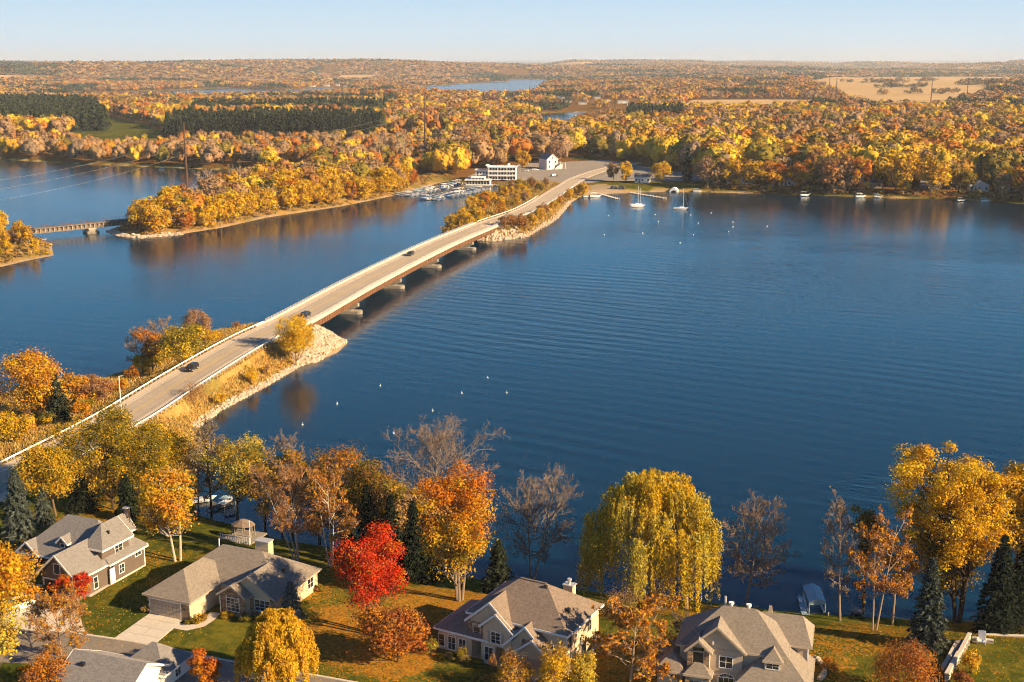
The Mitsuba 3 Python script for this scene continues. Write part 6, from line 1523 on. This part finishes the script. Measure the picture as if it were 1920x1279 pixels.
h.p('pontoon', box(-9, 9, -2.2, 8.8, -.5, .22), 'grey_wood'); h.fascia.add(*box(-8.3, 8.3, -.9, -.8, 3.05, 3.5)); h.finish()
x, y = (27.60, 851.64)
h = House('roadside_house', 'white gabled two storey house with outside stair beside the far road', (x, y, h_at(x, y)), 25, 'siding_white', 'roof_grey', 'white_paint'); category(h.key, 'house')
h.wing(-4.2, 5.2, 0, 13, 6.8, 10.6, 'y', ('gable', 'gable'), ov=.4)
h.wing(4.0, 10, 3, 9, 3.2, 4.8, 'x', ('hip', 'gable'), ov=.3, run=(1, 0))
for z in (1.2, 4.4):
    for c in (-1.9, 2.9): h.window(('y', .4, -1), c, z, z + 1.5, 1.0, 1, 2)
h.window(('y', .4, -1), .5, 7.3, 8.3, 1.0, 1, 1)
for y_ in (3, 7, 11): h.window(('x', 4.8, 1), y_, 4.4, 5.8, 1.0, 1, 2)
h.p('stair', beam([1, -1.4, .2], [5, -1.4, 4], 1.2, .25), 'grey_wood'); h.p('porch', box(4.9, 9.5, -2.2, 2.6, 3.8, 4.0), 'grey_wood')
for xx in (5.2, 9.2): h.p('porch_post', box(xx - .12, xx + .12, -2.1, -1.9, 0, 4.9), 'white_paint')
h.finish()
def cottage(px, label, rot, w, d, he, hr, wall='siding_white', roof='roof_grey', name='cottage', nwin=3, axis='x'):
    x, y = px
    h = House(name, label, (x, y, h_at(x, y)), rot, wall, roof, 'white_paint')
    h.wing(-w / 2, w / 2, 0, d, he, hr, axis, ('gable', 'gable'), ov=.35)
    for i in range(nwin): h.window(('y', .35, -1), -w * .36 + i * w * .72 / max(nwin - 1, 1), 1.0, 2.4, 1.2, 1, 2)
    h.p('door', box(-w * .18 - .5, -w * .18 + .5, .28, .36, .1, 2.2), 'dark_wood')
    h.finish(); return h
cottage((80.08, 757.64), 'small white cottage among trees at the right of the far junction', -8, 10, 8, 3.4, 6.0)
cottage((211.25, 724.99), 'grey shaded cottage behind the lakeshore at far right', -10, 14, 8, 3.0, 5.2, 'siding_tan')
cottage((268.60, 706.71), 'pale gabled lake cottage near the right edge of the far shore', -10, 11, 9, 3.6, 6.2, 'siding_white', axis='y')
cottage((289.76, 706.71), 'bluish roofed cottage at the right end of the far shore', -10, 12, 9, 3.2, 5.4, 'siding_tan')
cottage((242.89, 713.29), 'dark cottage between two golden trees on the far right shore', -10, 11, 8, 3.0, 5.0, 'siding_taupe')
cottage((166.28, 737.71), 'low white cottage in shade at the middle of the far right shore', -6, 12, 8, 2.8, 4.6)
cottage((138.39, 751.51), 'long low white cottage behind the dock on the far right shore', -6, 14, 7, 2.6, 4.2)
cottage((-331.21, 1011.52), 'small white house hidden among trees on the far left shore', 10, 9, 8, 3.2, 5.6)
cottage((-26.97, 933.07), 'pale roofed house in the trees behind the marina', 12, 12, 9, 3.6, 6.4, 'siding_tan')
for px, lb, w in (((93.50, 2434.42), 'long white house at the edge of the distant pond', 17), ((187.10, 2106.27), 'white building among trees in the distant village', 18), ((194.77, 2044.29), 'white block at the right end of the distant village', 14), ((172.73, 2247.77), 'small pale house left of the distant village block', 11), ((243.79, 2331.73), 'pale house behind the distant village', 12), ((-203.07, 2211.95), 'tiny white house between the far lakes', 9),
    ((-670.56, 3988.93), 'white house on the wooded shore of the far left lake', 19), ((-588.02, 3682.41), 'pale lakeside house right of the far left lake', 16), ((-557.57, 3762.98), 'white lakeside house in the distant shore village', 18), ((-536.37, 3840.95), 'small pale house at the distant shore village', 14), ((164.54, 2409.92), 'white gabled house in trees right of the distant pond', 12), ((-296.22, 2479.47), 'grey roofed house near the far lakes', 14), ((119.14, 2113.04), 'white house between the distant pond and the village', 13), ((100.53, 2242.26), 'pale house just right of the long white pond house', 12), ((-501.03, 3771.17), 'rightmost pale house of the distant shore village', 14)):
    cottage(px, lb, -5, w, 10, w * .18, w * .3, name='distant_house', nwin=2)

# ---------------------------------------------------------------- utility poles and wires
def pole(px, H, label):
    x, y = px
    z = h_at(x, y); k = thing('utility_pole', label, 'utility pole', 'tall steel transmission poles')
    part(k, 'shaft', tube([[0, 0, -.5], [0, 0, H * .5], [0, 0, H]], [.8, .62, .42], 10, True), 'brown_steel', o=(x, y, z))
    for i, dz in enumerate((6.5, 11.0, 15.5)):
        s = -1 if i % 2 else 1
        part(k, 'insulator_arm', beam([0, 0, H - dz], [s * 1.9, -.4, H - dz + .5], .18, .2), 'galvanised', o=(x, y, z))
    return np.array([x, y, z + H])
tops = [pole((-174.67, 661.69), 46, 'tall brown utility pole on the wooded peninsula')]
for px, H, lb in (((-71.36, 1016.31), 43, 'utility pole in the woods left of the marina'), ((19.34, 1365.56), 44, 'utility pole rising behind the white marina building'), ((142.20, 1720.89), 43, 'utility pole in front of the distant village'), ((255.92, 1906.20), 44, 'utility pole right of the distant village'), ((357.79, 1884.88), 43, 'utility pole before the thin tan field'), ((494.96, 1953.25), 46, 'left of the two close utility poles at the big stubble field'), ((466.68, 1800.77), 44, 'right of the two close utility poles at the big stubble field'), ((593.57, 1770.06), 42, 'leaning utility pole in front of the stubble fields'), ((740.77, 2035.42), 42, 'farthest right utility pole at the stubble fields')):
    tops.append(pole(px, H + 3, lb))
def wire(a, b, sag, label, r=.03):
    t = np.linspace(0, 1, 40)[:, None]; p = a * (1 - t) + b * t; p[:, 2] -= sag * 4 * t[:, 0] * (1 - t[:, 0])
    single('overhead_wire', tube(p, r, 4), 'galvanised', label, 'power line', 'wires between the utility poles')
off_pole = pole((-240.0, 352.0), 40, 'utility pole on the islet beyond the left edge of the view')
for i, (dz, lb) in enumerate(((8, 'upper wire from the peninsula pole to the left edge'), (11.5, 'middle wire from the peninsula pole to the left edge'), (16, 'lower wire from the peninsula pole to the left edge'))):
    wire(tops[0] - [0, 0, dz], off_pole - [0, 0, dz - 2], 7, lb)
    wire(tops[0] - [0, 0, dz], tops[1] - [0, 0, dz], 9, ('upper', 'middle', 'lower')[i] + ' wire from the peninsula pole to the pole near the marina')
x, y = (-79.78, 241.07)
k = thing('light_pole', 'slim white light pole beside the causeway guard rail', 'street lamp')
part(k, 'shaft', tube([[0, 0, -.3], [0, 0, 8.2]], [.12, .08], 8, True), 'white_paint', o=(x, y, h_at(x, y)))
part(k, 'base', tube([[0, 0, -.3], [0, 0, .4]], .22, 8, True), 'concrete', o=(x, y, h_at(x, y)))
part(k, 'lamp_arm', beam([0, 0, 8.1], [.5, .1, 8.25], .07, .07), 'white_paint', o=(x, y, h_at(x, y)))
part(k, 'lamp_head', hull([[.4, .0, 8.2], [.95, .0, 8.25], [.4, .22, 8.2], [.95, .22, 8.25], [.5, .05, 8.35], [.85, .15, 8.36]]), 'galvanised', o=(x, y, h_at(x, y)))

# ---------------------------------------------------------------- cars
def car(px, ang, paint, label, L=4.7, W=1.86, Hh=1.5, z=None, suv=True):
    x, y = px; z = h_at(x, y) if z is None else z
    k = thing('car' if 'van' not in label else 'van', label, 'van' if 'van' in label else 'car'); o = (x, y, z)
    def P(name, vf, m, par=k, smooth=False): return part(par, name, vf, m, o=o, rot=ang, smooth=smooth)
    a, b, w = L / 2, L / 2, W / 2
    belt = Hh * .60
    lower = hull([[-a + .06, s * (w - .08), .24] for s in (-1, 1)] + [[b - .06, s * (w - .1), .24] for s in (-1, 1)] + [[-a, s * (w - .12), .5] for s in (-1, 1)] + [[b, s * (w - .2), .48] for s in (-1, 1)] +
                 [[-a + .05, s * (w - .1), belt] for s in (-1, 1)] + [[-a + 1.2, s * w, belt - .05] for s in (-1, 1)] + [[b - 1.2, s * w, belt - .07] for s in (-1, 1)] + [[b - .12, s * (w - .22), belt - .2] for s in (-1, 1)] + [[-a + 1.2, s * w, .45] for s in (-1, 1)] + [[b - 1.2, s * w, .45] for s in (-1, 1)])
    for wx in (-L * .29, L * .31):
        for s in (-1, 1):
            cyl = m3.Manifold.cylinder(.5, .39, .39, 20).rotate((90, 0, 0)).translate((wx, s * w + .25, .33))
            lower = lower - cyl
    P('body', mv(lower), paint, smooth=35)
    r0, r1, f0, f1 = (-a + .12, -a + .45, b - 1.75, b - 1.0) if suv else (-a + .55, -a + 1.2, b - 1.9, b - 1.2)
    glass = hull([[r0, s * (w - .1), belt - .05] for s in (-1, 1)] + [[f1, s * (w - .1), belt - .06] for s in (-1, 1)] + [[r1, s * (w - .28), Hh - .06] for s in (-1, 1)] + [[f0, s * (w - .28), Hh - .06] for s in (-1, 1)])
    P('window', mv(glass), 'glazing')
    P('roof', mv(hull([[r1 - .05, s * (w - .29), Hh - .08] for s in (-1, 1)] + [[f0 + .06, s * (w - .29), Hh - .08] for s in (-1, 1)] + [[r1 + .15, s * (w - .4), Hh] for s in (-1, 1)] + [[f0 - .15, s * (w - .4), Hh] for s in (-1, 1)])), paint, smooth=35)
    for s in (-1, 1):
        for (x0, z0), (x1, z1) in (((r0 + .02, belt), (r1, Hh - .05)), ((f1 - .02, belt), (f0, Hh - .05)), ((-.25, belt), (-.3, Hh - .05))):
            P('pillar', beam([x0, s * (w - .1), z0], [x1, s * (w - .27), z1], .05, .1), paint)
        P('mirror', box(f1 - .35, f1 - .2, s * (w + .02) - .09, s * (w + .02) + .09, belt, belt + .14), paint)
        for wx in (-L * .29, L * .31):
            an = np.linspace(0, 2 * np.pi, 19)[:-1]
            wk = P('wheel', mv(m3.Manifold.cylinder(.22, .33, .33, 18).rotate((90, 0, 0)).translate((wx, s * (w - .12) + .11, .33))), 'black_rubber')
            P('rim', mv(m3.Manifold.cylinder(.03, .2, .2, 12).rotate((90, 0, 0)).translate((wx, s * (w + .005) + .015, .33))), 'silver_paint', wk)
        P('headlight', box(b - .26, b - .07, s * (w - .42) - .14, s * (w - .42) + .14, .58, .70), 'white_gel')
        P('taillight', box(-a - .01, -a + .1, s * (w - .3) - .13, s * (w - .3) + .13, .66, .84), 'taillight')
    P('number_plate', box(-a - .02, -a + .02, -.24, .24, .48, .6), 'white_paint')
    P('bumper', box(b - .1, b + .02, -.6, .6, .3, .45), 'black_rubber')
def on_road(py, off):
    i = int(np.argmin(abs(RC[:, 1] - py)))
    return (RC[i, 0] + RN[i, 0] * off, RC[i, 1] + RN[i, 1] * off), math.degrees(math.atan2(RT_[i, 1], RT_[i, 0])), RC[i, 2]
for yy, off, back, paint, lb in (((-71.28, 276.01)[1], -1.9, 180, 'black_paint', 'black car coming along the near causeway toward the houses'), ((-57.59, 337.05)[1], 1.7, 0, 'navy_paint', 'dark blue car driving away at the near end of the bridge'), ((-34.51, 446.74)[1], -1.8, 180, 'bronze_paint', 'dark car half way over the road bridge')):
    o_, an_, zz = on_road(yy, off); car(o_, an_ + back, paint, lb, z=zz + .005)
car((-65.10, 151.85), 50, 'white_paint', 'white van parked on the drive at the lower left', L=5.0, Hh=1.85)
car((-64.38, 155.24), 60, 'black_paint', 'black car standing before the open garage')
car((27.38, 800.95), 30, 'black_paint', 'dark car on the far junction')
car((60.29, 724.09), 10, 'navy_paint', 'dark blue car parked on the grass at the far shore')
car((64.76, 724.85), 5, 'bronze_paint', 'brown car parked beside the blue one at the far shore')
car((9.04, 836.00), 15, 'silver_paint', 'silver car in the marina car park')
car((16.05, 843.78), 10, 'white_paint', 'white car in the marina car park')

# ---------------------------------------------------------------- boats, docks and buoys
def hull_shape(L, W, H):
    return mv(hull([[-L / 2, s * W * .46, .32 * H] for s in (-1, 1)] + [[-L / 2, s * W * .5, H] for s in (-1, 1)] + [[L * .12, s * W * .5, H * 1.05] for s in (-1, 1)] + [[L * .1, s * W * .4, .1] for s in (-1, 1)] + [[-L / 2, 0, -.2], [L * .25, 0, -.2], [L / 2, 0, H * 1.25], [L * .4, s_ * W * .2 if (s_ := 1) else 0, H * 1.2], [L * .4, -W * .2, H * 1.2]]))
def boat_group(name, L, W, H, cover, top):
    g = {'type': 'shapegroup', 'hull': mikit.ply(hull_shape(L, W, H), 'white_gel', smooth=30),
         'cockpit': mikit.ply((box(-L * .44, L * .16, -W * .36, W * .36, H * .98, H * 1.06)), cover),
         'windscreen': mikit.ply(mv(hull([[L * .1, s * W * .38, H] for s in (-1, 1)] + [[L * .2, s * W * .3, H] for s in (-1, 1)] + [[L * .06, s * W * .34, H * 1.6] for s in (-1, 1)])), 'glazing')}
    if top: g['canopy'] = mikit.ply(box(-L * .42, L * .08, -W * .46, W * .46, H * 2.5, H * 2.62), top); g['canopy_frame'] = mikit.ply((lambda mb: [mb.add(*beam([a, s * W * .42, H], [a, s * W * .42, H * 2.5], .08, .08)) for a in (-L * .4, L * .05) for s in (-1, 1)] and mb.get())(MB()), 'galvanised')
    g['motor'] = mikit.ply(box(-L / 2 - .5, -L / 2, -.22, .22, .3, H * 1.3), 'black_paint')
    scene[name] = g
boat_group('proto_boat_0', 6.6, 2.3, .9, 'blue_canvas', None); boat_group('proto_boat_1', 7.4, 2.5, 1.0, 'white_paint', 'white_paint'); boat_group('proto_boat_2', 6.0, 2.2, .8, 'pale_canvas', 'pale_canvas')
rng = np.random.default_rng(77)
def boat(px, rot, label, group=None, k=None, s=1.0, lift=0):
    key = thing('motorboat', label, 'boat', group); k = int(rng.integers(3)) if k is None else k
    scene[key] = {'type': 'instance', 'g': {'type': 'ref', 'id': 'proto_boat_%d' % k}, 'to_world': T().translate([px[0], px[1], lift]).rotate([0, 0, 1], float(rot)).scale([s, s, s])}
def dock(a, b, w, label, z=.5, group=None, mat='pale_concrete'):
    k = thing('dock', label, 'dock', group)
    a, b = np.array(a), np.array(b); L = np.hypot(*(b - a)); ang = math.degrees(math.atan2(b[1] - a[1], b[0] - a[0])); o = (a[0], a[1], 0)
    n = max(1, int(L / 3))
    for i in range(n): part(k, 'deck_panel', box(i * L / n + .03, (i + 1) * L / n - .03, -w / 2, w / 2, z - .14, z + .004 * (i % 2)), mat, o=o, rot=ang)
    for i in range(n + 1):
        for s in (-1, 1): part(k, 'post', box(i * L / n - .07, i * L / n + .07, s * (w / 2 + .08) - .07, s * (w / 2 + .08) + .07, -1.5, z + .45), 'galvanised', o=o, rot=ang)
A0, A1 = (-47.95, 676.81), (-13.66, 750.16)
u = np.array(A1) - np.array(A0); Lm = np.hypot(*u); u /= Lm; nrm = np.array([-u[1], u[0]])
mg = 'docks of the marina basin'
for j, off in ((0, 0), (2, 24)):
    a = np.array(A0) + nrm * off + u * (3 + 6 * j); b = a + u * (Lm - 12 - 9 * j)
    dock(a, b, 1.8, ('front', 'middle', 'back')[j] + ' floating dock lined with white boats in the marina basin', group=mg)
    for i in range(int((np.hypot(*(b - a)) - 2) / 5.4)):
        for s in (-1, 1):
            if rng.random() < .84:
                c = a + u * (2.5 + i * 5.4) + nrm * s * 4.6
                boat(c, math.degrees(math.atan2(nrm[1], nrm[0])) + (0 if s > 0 else 180) + rng.uniform(-6, 6), 'white motorboat moored at the %s dock of the marina basin' % ('front', 'middle', 'back')[j], 'motorboats at the %s marina dock' % ('front', 'middle', 'back')[j], s=rng.uniform(.85, 1.1))
a, b = np.array((-59.67, 716.06)), np.array((-37.70, 777.02))
dock(a, b, 1.6, 'long dock along the wooded shore of the marina basin', group=mg)
uu = (b - a) / np.hypot(*(b - a)); nn2 = np.array([uu[1], -uu[0]])
for i in range(12):
    if rng.random() < .85: boat(a + uu * (3 + i * 6) + nn2 * 3.6, math.degrees(math.atan2(uu[1], uu[0])) + rng.uniform(-5, 5) + 70, 'white motorboat at the dock along the wooded marina shore', 'motorboats along the wooded marina shore')
dock((-11.58, 763.36), (-1.31, 756.70), 2.5, 'broad wooden landing stage beside the floating clubhouse', mat='grey_wood')
dock((50.87, 710.18), (58.92, 684.86), 2.2, 'short pale dock by the beach at the far shore')
dock((68.65, 719.03), (85.73, 687.59), 2.2, 'long pale dock reaching out from the far shore')
boat((43.22, 695.89), 20, 'blue covered boat at the beach on the far shore', k=0)
boat((47.45, 695.89), 15, 'white canopied boat beside the short far dock', k=1)
boat((109.48, 725.05), -5, 'small canopied boat at the far shore right of the white boathouse', k=2, s=.9)
boat((90.72, 731.18), 10, 'blue boat on the shore beside the white boathouse', k=0, s=.9, lift=.4)
for px, lb in (((167.55, 701.54), 'tan boat on a lift at the middle of the far right shore'), ((196.90, 693.10), 'white boat on a lift near the tall orange tree'), ((206.83, 693.10), 'small white boat lift on the far right shore'), ((247.03, 674.16), 'blue canopied boat lift on the far right shore'), ((259.23, 671.54), 'white boat moored near the right end of the far shore')):
    boat(px, rng.uniform(-20, 20), lb, k=int(rng.integers(1, 3)), s=.9, lift=.3)
x, y = (95.04, 722.79)
k = thing('boathouse', 'white round-roofed boathouse on the far shore', 'boathouse'); an = np.linspace(0, np.pi, 13)
arc = np.array([[2.6 * math.cos(t), 0, .2 + 3.4 * math.sin(t) ** .8] for t in an])
outer = hull(np.vstack([arc, arc + [0, 7, 0]])); inner = hull(np.vstack([arc * [.72, 1, .62] - [0, 1, 0], arc * [.72, 1, .62] + [0, 5, 0]]))
part(k, 'shell', mv(outer - inner), 'white_paint', o=(x, y, h_at(x, y) - .3), rot=-12, smooth=30)
def sailboat(px, rot, label, L=8.0, M=11):
    k = thing('sailboat', label, 'sailboat'); o = (px[0], px[1], 0)
    part(k, 'hull', hull_shape(L, 2.5, .95), 'white_gel', o=o, rot=rot, smooth=30)
    part(k, 'cabin', hull([[x_, s * w, z] for s in (-1, 1) for x_, w, z in ((-L * .1, .8, .95), (L * .22, .6, 1.0), (-L * .08, .65, 1.5), (L * .16, .5, 1.4))]), 'white_gel', o=o, rot=rot)
    part(k, 'mast', tube([[L * .12, 0, .8], [L * .12, 0, M]], [.13, .09], 6, True), 'white_paint', o=o, rot=rot)
    part(k, 'boom', tube([[L * .12, 0, 2.1], [-L * .36, 0, 2.0]], .22, 6, True), 'blue_canvas', o=o, rot=rot)
    for e in (-L * .48, L * .47): part(k, 'stay', tube([[e, 0, 1.0], [L * .12, 0, M - .3]], .025, 3), 'galvanised', o=o, rot=rot)
sailboat((87.87, 636.80), -12, 'white sailboat with bare mast moored alone off the far shore')
sailboat((66.90, 648.80), 8, 'white sailboat with blue stripe moored left of the other', M=10)
sailboat((66.26, 653.72), 5, 'second mast and hull moored close against the blue striped sailboat', M=10.5, L=7)
def buoy(px, s, label):
    k = thing('mooring_buoy', label, 'buoy', 'white mooring buoys on the open water'); o = (px[0], px[1], 0)
    part(k, 'float', tube([[0, 0, -.3 * s], [0, 0, -.05 * s], [0, 0, .35 * s], [0, 0, .5 * s]], [.1 * s, .36 * s, .36 * s, .12 * s], 10, True), 'white_gel', o=o)
    part(k, 'topmark', tube([[0, 0, .45 * s], [0, 0, 1.2 * s]], .09 * s, 6, True), 'white_gel', o=o)
for px, lb in (((-39.27, 265.33), 'white buoy nearest the bank of the near causeway'), ((-44.36, 249.17), 'white buoy in front of the grey treetops at left'), ((-31.22, 281.11), 'small white buoy right of the causeway buoy'), ((-11.62, 274.40), 'small white buoy left of the three mid-lake buoys'), ((-5.96, 288.65), 'farthest of the three mid-lake buoys'), ((-1.24, 274.87), 'right one of the three mid-lake buoys'), ((-24.48, 243.06), 'white buoy above the grey leafless treetop'), ((-17.48, 259.73), 'white buoy below the mid-lake buoys')):
    buoy(px, .5, lb)
for px in ((48.09, 609.70), (71.70, 614.06), (70.14, 586.75), (89.32, 611.87), (88.45, 580.78), (80.35, 540.37), (40.88, 540.37), (58.44, 545.56), (71.16, 515.82), (100.85, 620.71), (105.62, 584.75), (118.80, 569.19), (102.56, 567.30), (97.75, 550.84)):
    k = single('far_buoy', tube([[0, 0, -.2], [0, 0, 0], [0, 0, .3], [0, 0, .45]], [.12, .28, .28, .12], 8, True), 'white_gel', 'small white buoy off the far shore', 'buoy', 'small buoys off the far shore', o=(px[0], px[1], 0))

# -- private docks on the near shore
k = thing('boat_lift', 'boat lift with blue-grey canopy standing in the water at the right', 'boat lift')
q = np.array([[*(41.45, 162.50), 0], [*(43.79, 162.14), 0], [*(43.39, 157.20), 0], [*(40.99, 157.03), 0]])
c = q.mean(0); mb = MB()
roof = np.vstack([q + [0, 0, 2.25], q * .5 + np.roll(q, -1, 0) * .5 + [0, 0, 2.3]])
mid0, mid1 = (q[0] + q[1]) / 2, (q[2] + q[3]) / 2
part(k, 'canopy', hull(np.vstack([q + [0, 0, 2.15], q + [0, 0, 2.25], [mid0 + [0, 0, 2.75], mid1 + [0, 0, 2.75]]])), 'pale_canvas')
sk = q * .5 + c * .5
for p in q: part(k, 'post', tube([p * .94 + c * .06 - [0, 0, 1.5], p * .94 + c * .06 + [0, 0, 2.2]], .07, 6), 'galvanised')
part(k, 'valance', beam(q[3] + [0, 0, 2.0], q[2] + [0, 0, 2.0], .05, .35), 'pale_canvas')
for e in (0, 1): part(k, 'cradle', beam(q[e] * .9 + c * .1 + [0, 0, .45], q[3 - e] * .9 + c * .1 + [0, 0, .45], .15, .2), 'galvanised')
w_ = q[3] * .92 + c * .08
part(k, 'wheel', tube([q[2] + [.3, -.2, .35], q[2] + [.42, -.25, .35]], .45, 12, True), 'pale_concrete')
dk = thing('dock', 'blue-grey plank dock beside the covered boat lift', 'dock')
dq = [np.array((40.92, 163.11)), np.array((41.80, 162.93)), np.array((41.05, 156.86)), np.array((39.98, 156.69))]
for i in range(9):
    t0, t1 = i / 9 + .006, (i + 1) / 9 - .006
    a0, a1 = dq[0] * (1 - t0) + dq[3] * t0, dq[1] * (1 - t0) + dq[2] * t0; b0_, b1_ = dq[0] * (1 - t1) + dq[3] * t1, dq[1] * (1 - t1) + dq[2] * t1
    part(dk, 'plank', hull([[*p_, z] for p_ in (a0, a1, b0_, b1_) for z in (.35, .45 + .004 * (i % 2))]), 'pale_canvas')
for i in (0, 1, 2, 3): part(dk, 'post', tube([[*dq[i], -1.5], [*dq[i], .8]], .06, 6), 'galvanised')
x, y = (48.11, 158.32); k = thing('swim_raft', 'small grey swim raft on legs at the right shore', 'raft')
part(k, 'deck', box(-.85, .85, -.65, .65, .35, .47), 'grey_wood', o=(x, y, 0), rot=-25)
for s in (-1, 1):
    for t in (-1, 1): part(k, 'leg', box(s * .8 - .05, s * .8 + .05, t * .6 - .05, t * .6 + .05, -1.2, .9 if (s, t) == (-1, 1) else .35), 'galvanised', o=(x, y, 0), rot=-25)
dock((-51.80, 198.03), (-48.41, 201.66), 1.1, 'narrow dark dock in the inlet behind the leafless tree', mat='dark_wood')
dock((-48.48, 196.26), (-47.07, 197.27), 1.0, 'short pale dock at the edge of the inlet', mat='grey_wood')
boat((-53.83, 202.99), 25, 'white rowing skiff lying in the inlet behind the birch', k=0, s=.7)
boat((-49.58, 201.93), 70, 'small covered boat moored at the inlet dock', k=2, s=.65)

# ---------------------------------------------------------------- garden walls, seats and odds and ends at the lower right and by the houses
def stone_wall(label, pts, hgt, w=.35):
    k = thing('garden_wall', label, 'wall')
    for a, b in zip(pts[:-1], pts[1:]):
        a, b = np.array(a), np.array(b); L = np.hypot(*(b - a)); n = max(1, int(L / .8)); ang = math.degrees(math.atan2(b[1] - a[1], b[0] - a[0]))
        for r in range(max(1, int(hgt / .3))):
            for i in range(n):
                l0, l1 = (i + .5 * (r % 2)) * L / n + .015, min((i + 1 + .5 * (r % 2)) * L / n, L) - .015
                if l1 - l0 < .1: continue
                e = rng.uniform(-.03, .03); t = a + (b - a) * ((l0 + l1) / 2 / L)
                part(k, 'stone', box(l0, l1, -w / 2 + e, w / 2 + e, r * .3 - .1 + .008, r * .3 + .2), 'rock', o=(a[0], a[1], min(h_at(*a), h_at(*b))), rot=ang)
        part(k, 'coping', box(0, L, -w / 2 - .06, w / 2 + .06, int(hgt / .3) * .3 - .1 + .005, int(hgt / .3) * .3 + .02), 'pale_concrete', o=(a[0], a[1], min(h_at(*a), h_at(*b))), rot=ang)
stone_wall('pale capped stone wall running down to the bottom edge at the right', [(57.65, 142.44), (54.21, 136.77), (50.82, 131.26)], 1.3)
stone_wall('low stone wall left of the longer capped wall', [(55.29, 140.38), (51.52, 134.24)], .7)
stone_wall('low stone border along the lawn at the right edge', [(61.05, 146.23), (66.39, 145.79)], .5)
stone_wall('short stone wall behind the white garden chair', [(57.99, 142.44), (60.42, 141.62)], .6)
st = thing('garden_steps', 'dark stone steps between the two garden walls', 'steps')
for i in range(7):
    t = i / 7; a = np.array((56.03, 140.60)) * (1 - t) + np.array((51.89, 133.80)) * t
    part(st, 'step', box(-1.0, 1.0, -.35, .35, -.2, .75 - i * .09), 'grey_wood', o=(a[0], a[1], h_at(*a)), rot=-62 + 90)
x, y = (58.81, 141.42); k = thing('garden_chair', 'white slatted garden chair on the right lawn', 'chair'); o = (x, y, h_at(x, y))
part(k, 'backrest', beam([0, .3, .4], [-.15, .75, 1.5], .9, .06, up=(0, 1, 0)), 'white_paint', o=o, rot=-30)
part(k, 'seat', box(-.45, .45, -.4, .35, .38, .45), 'white_paint', o=o, rot=-30)
for s in (-1, 1):
    part(k, 'armrest', box(s * .5 - .06, s * .5 + .06, -.45, .4, .62, .67), 'white_paint', o=o, rot=-30)
    for t in (-.38, .3): part(k, 'leg', box(s * .45 - .04, s * .45 + .04, t - .04, t + .04, 0, .62), 'white_paint', o=o, rot=-30)
bd = thing('rock_border', 'curved border of pale boulders beside the gabled house', 'rocks')
ico = trimesh.creation.icosphere(subdivisions=1)
for t in np.linspace(0, 1, 13):
    px_ = np.array((36.93, 137.21)) * (1 - t) + np.array((36.27, 132.11)) * t + np.array([.9 * math.sin(t * 3.1), 0])
    v = np.array(ico.vertices) * rng.uniform(.8, 1.15, (len(ico.vertices), 1)) * rng.uniform(.28, .45)
    part(bd, 'boulder', (v, ico.faces), 'rock', o=(px_[0], px_[1], h_at(*px_) + .12), rot=float(rng.uniform(0, 360)))
x, y = (9.47, 137.83); k = thing('air_conditioner', 'grey air conditioning unit beside the stucco house', 'air conditioner')
part(k, 'case', box(-.45, .45, -.45, .45, 0, .85), 'galvanised', o=(x, y, h_at(x, y)), rot=-29); part(k, 'fan_grille', tube([[0, 0, .85], [0, 0, .9]], .36, 14, True), 'black_rubber', o=(x, y, h_at(x, y)), rot=-29)
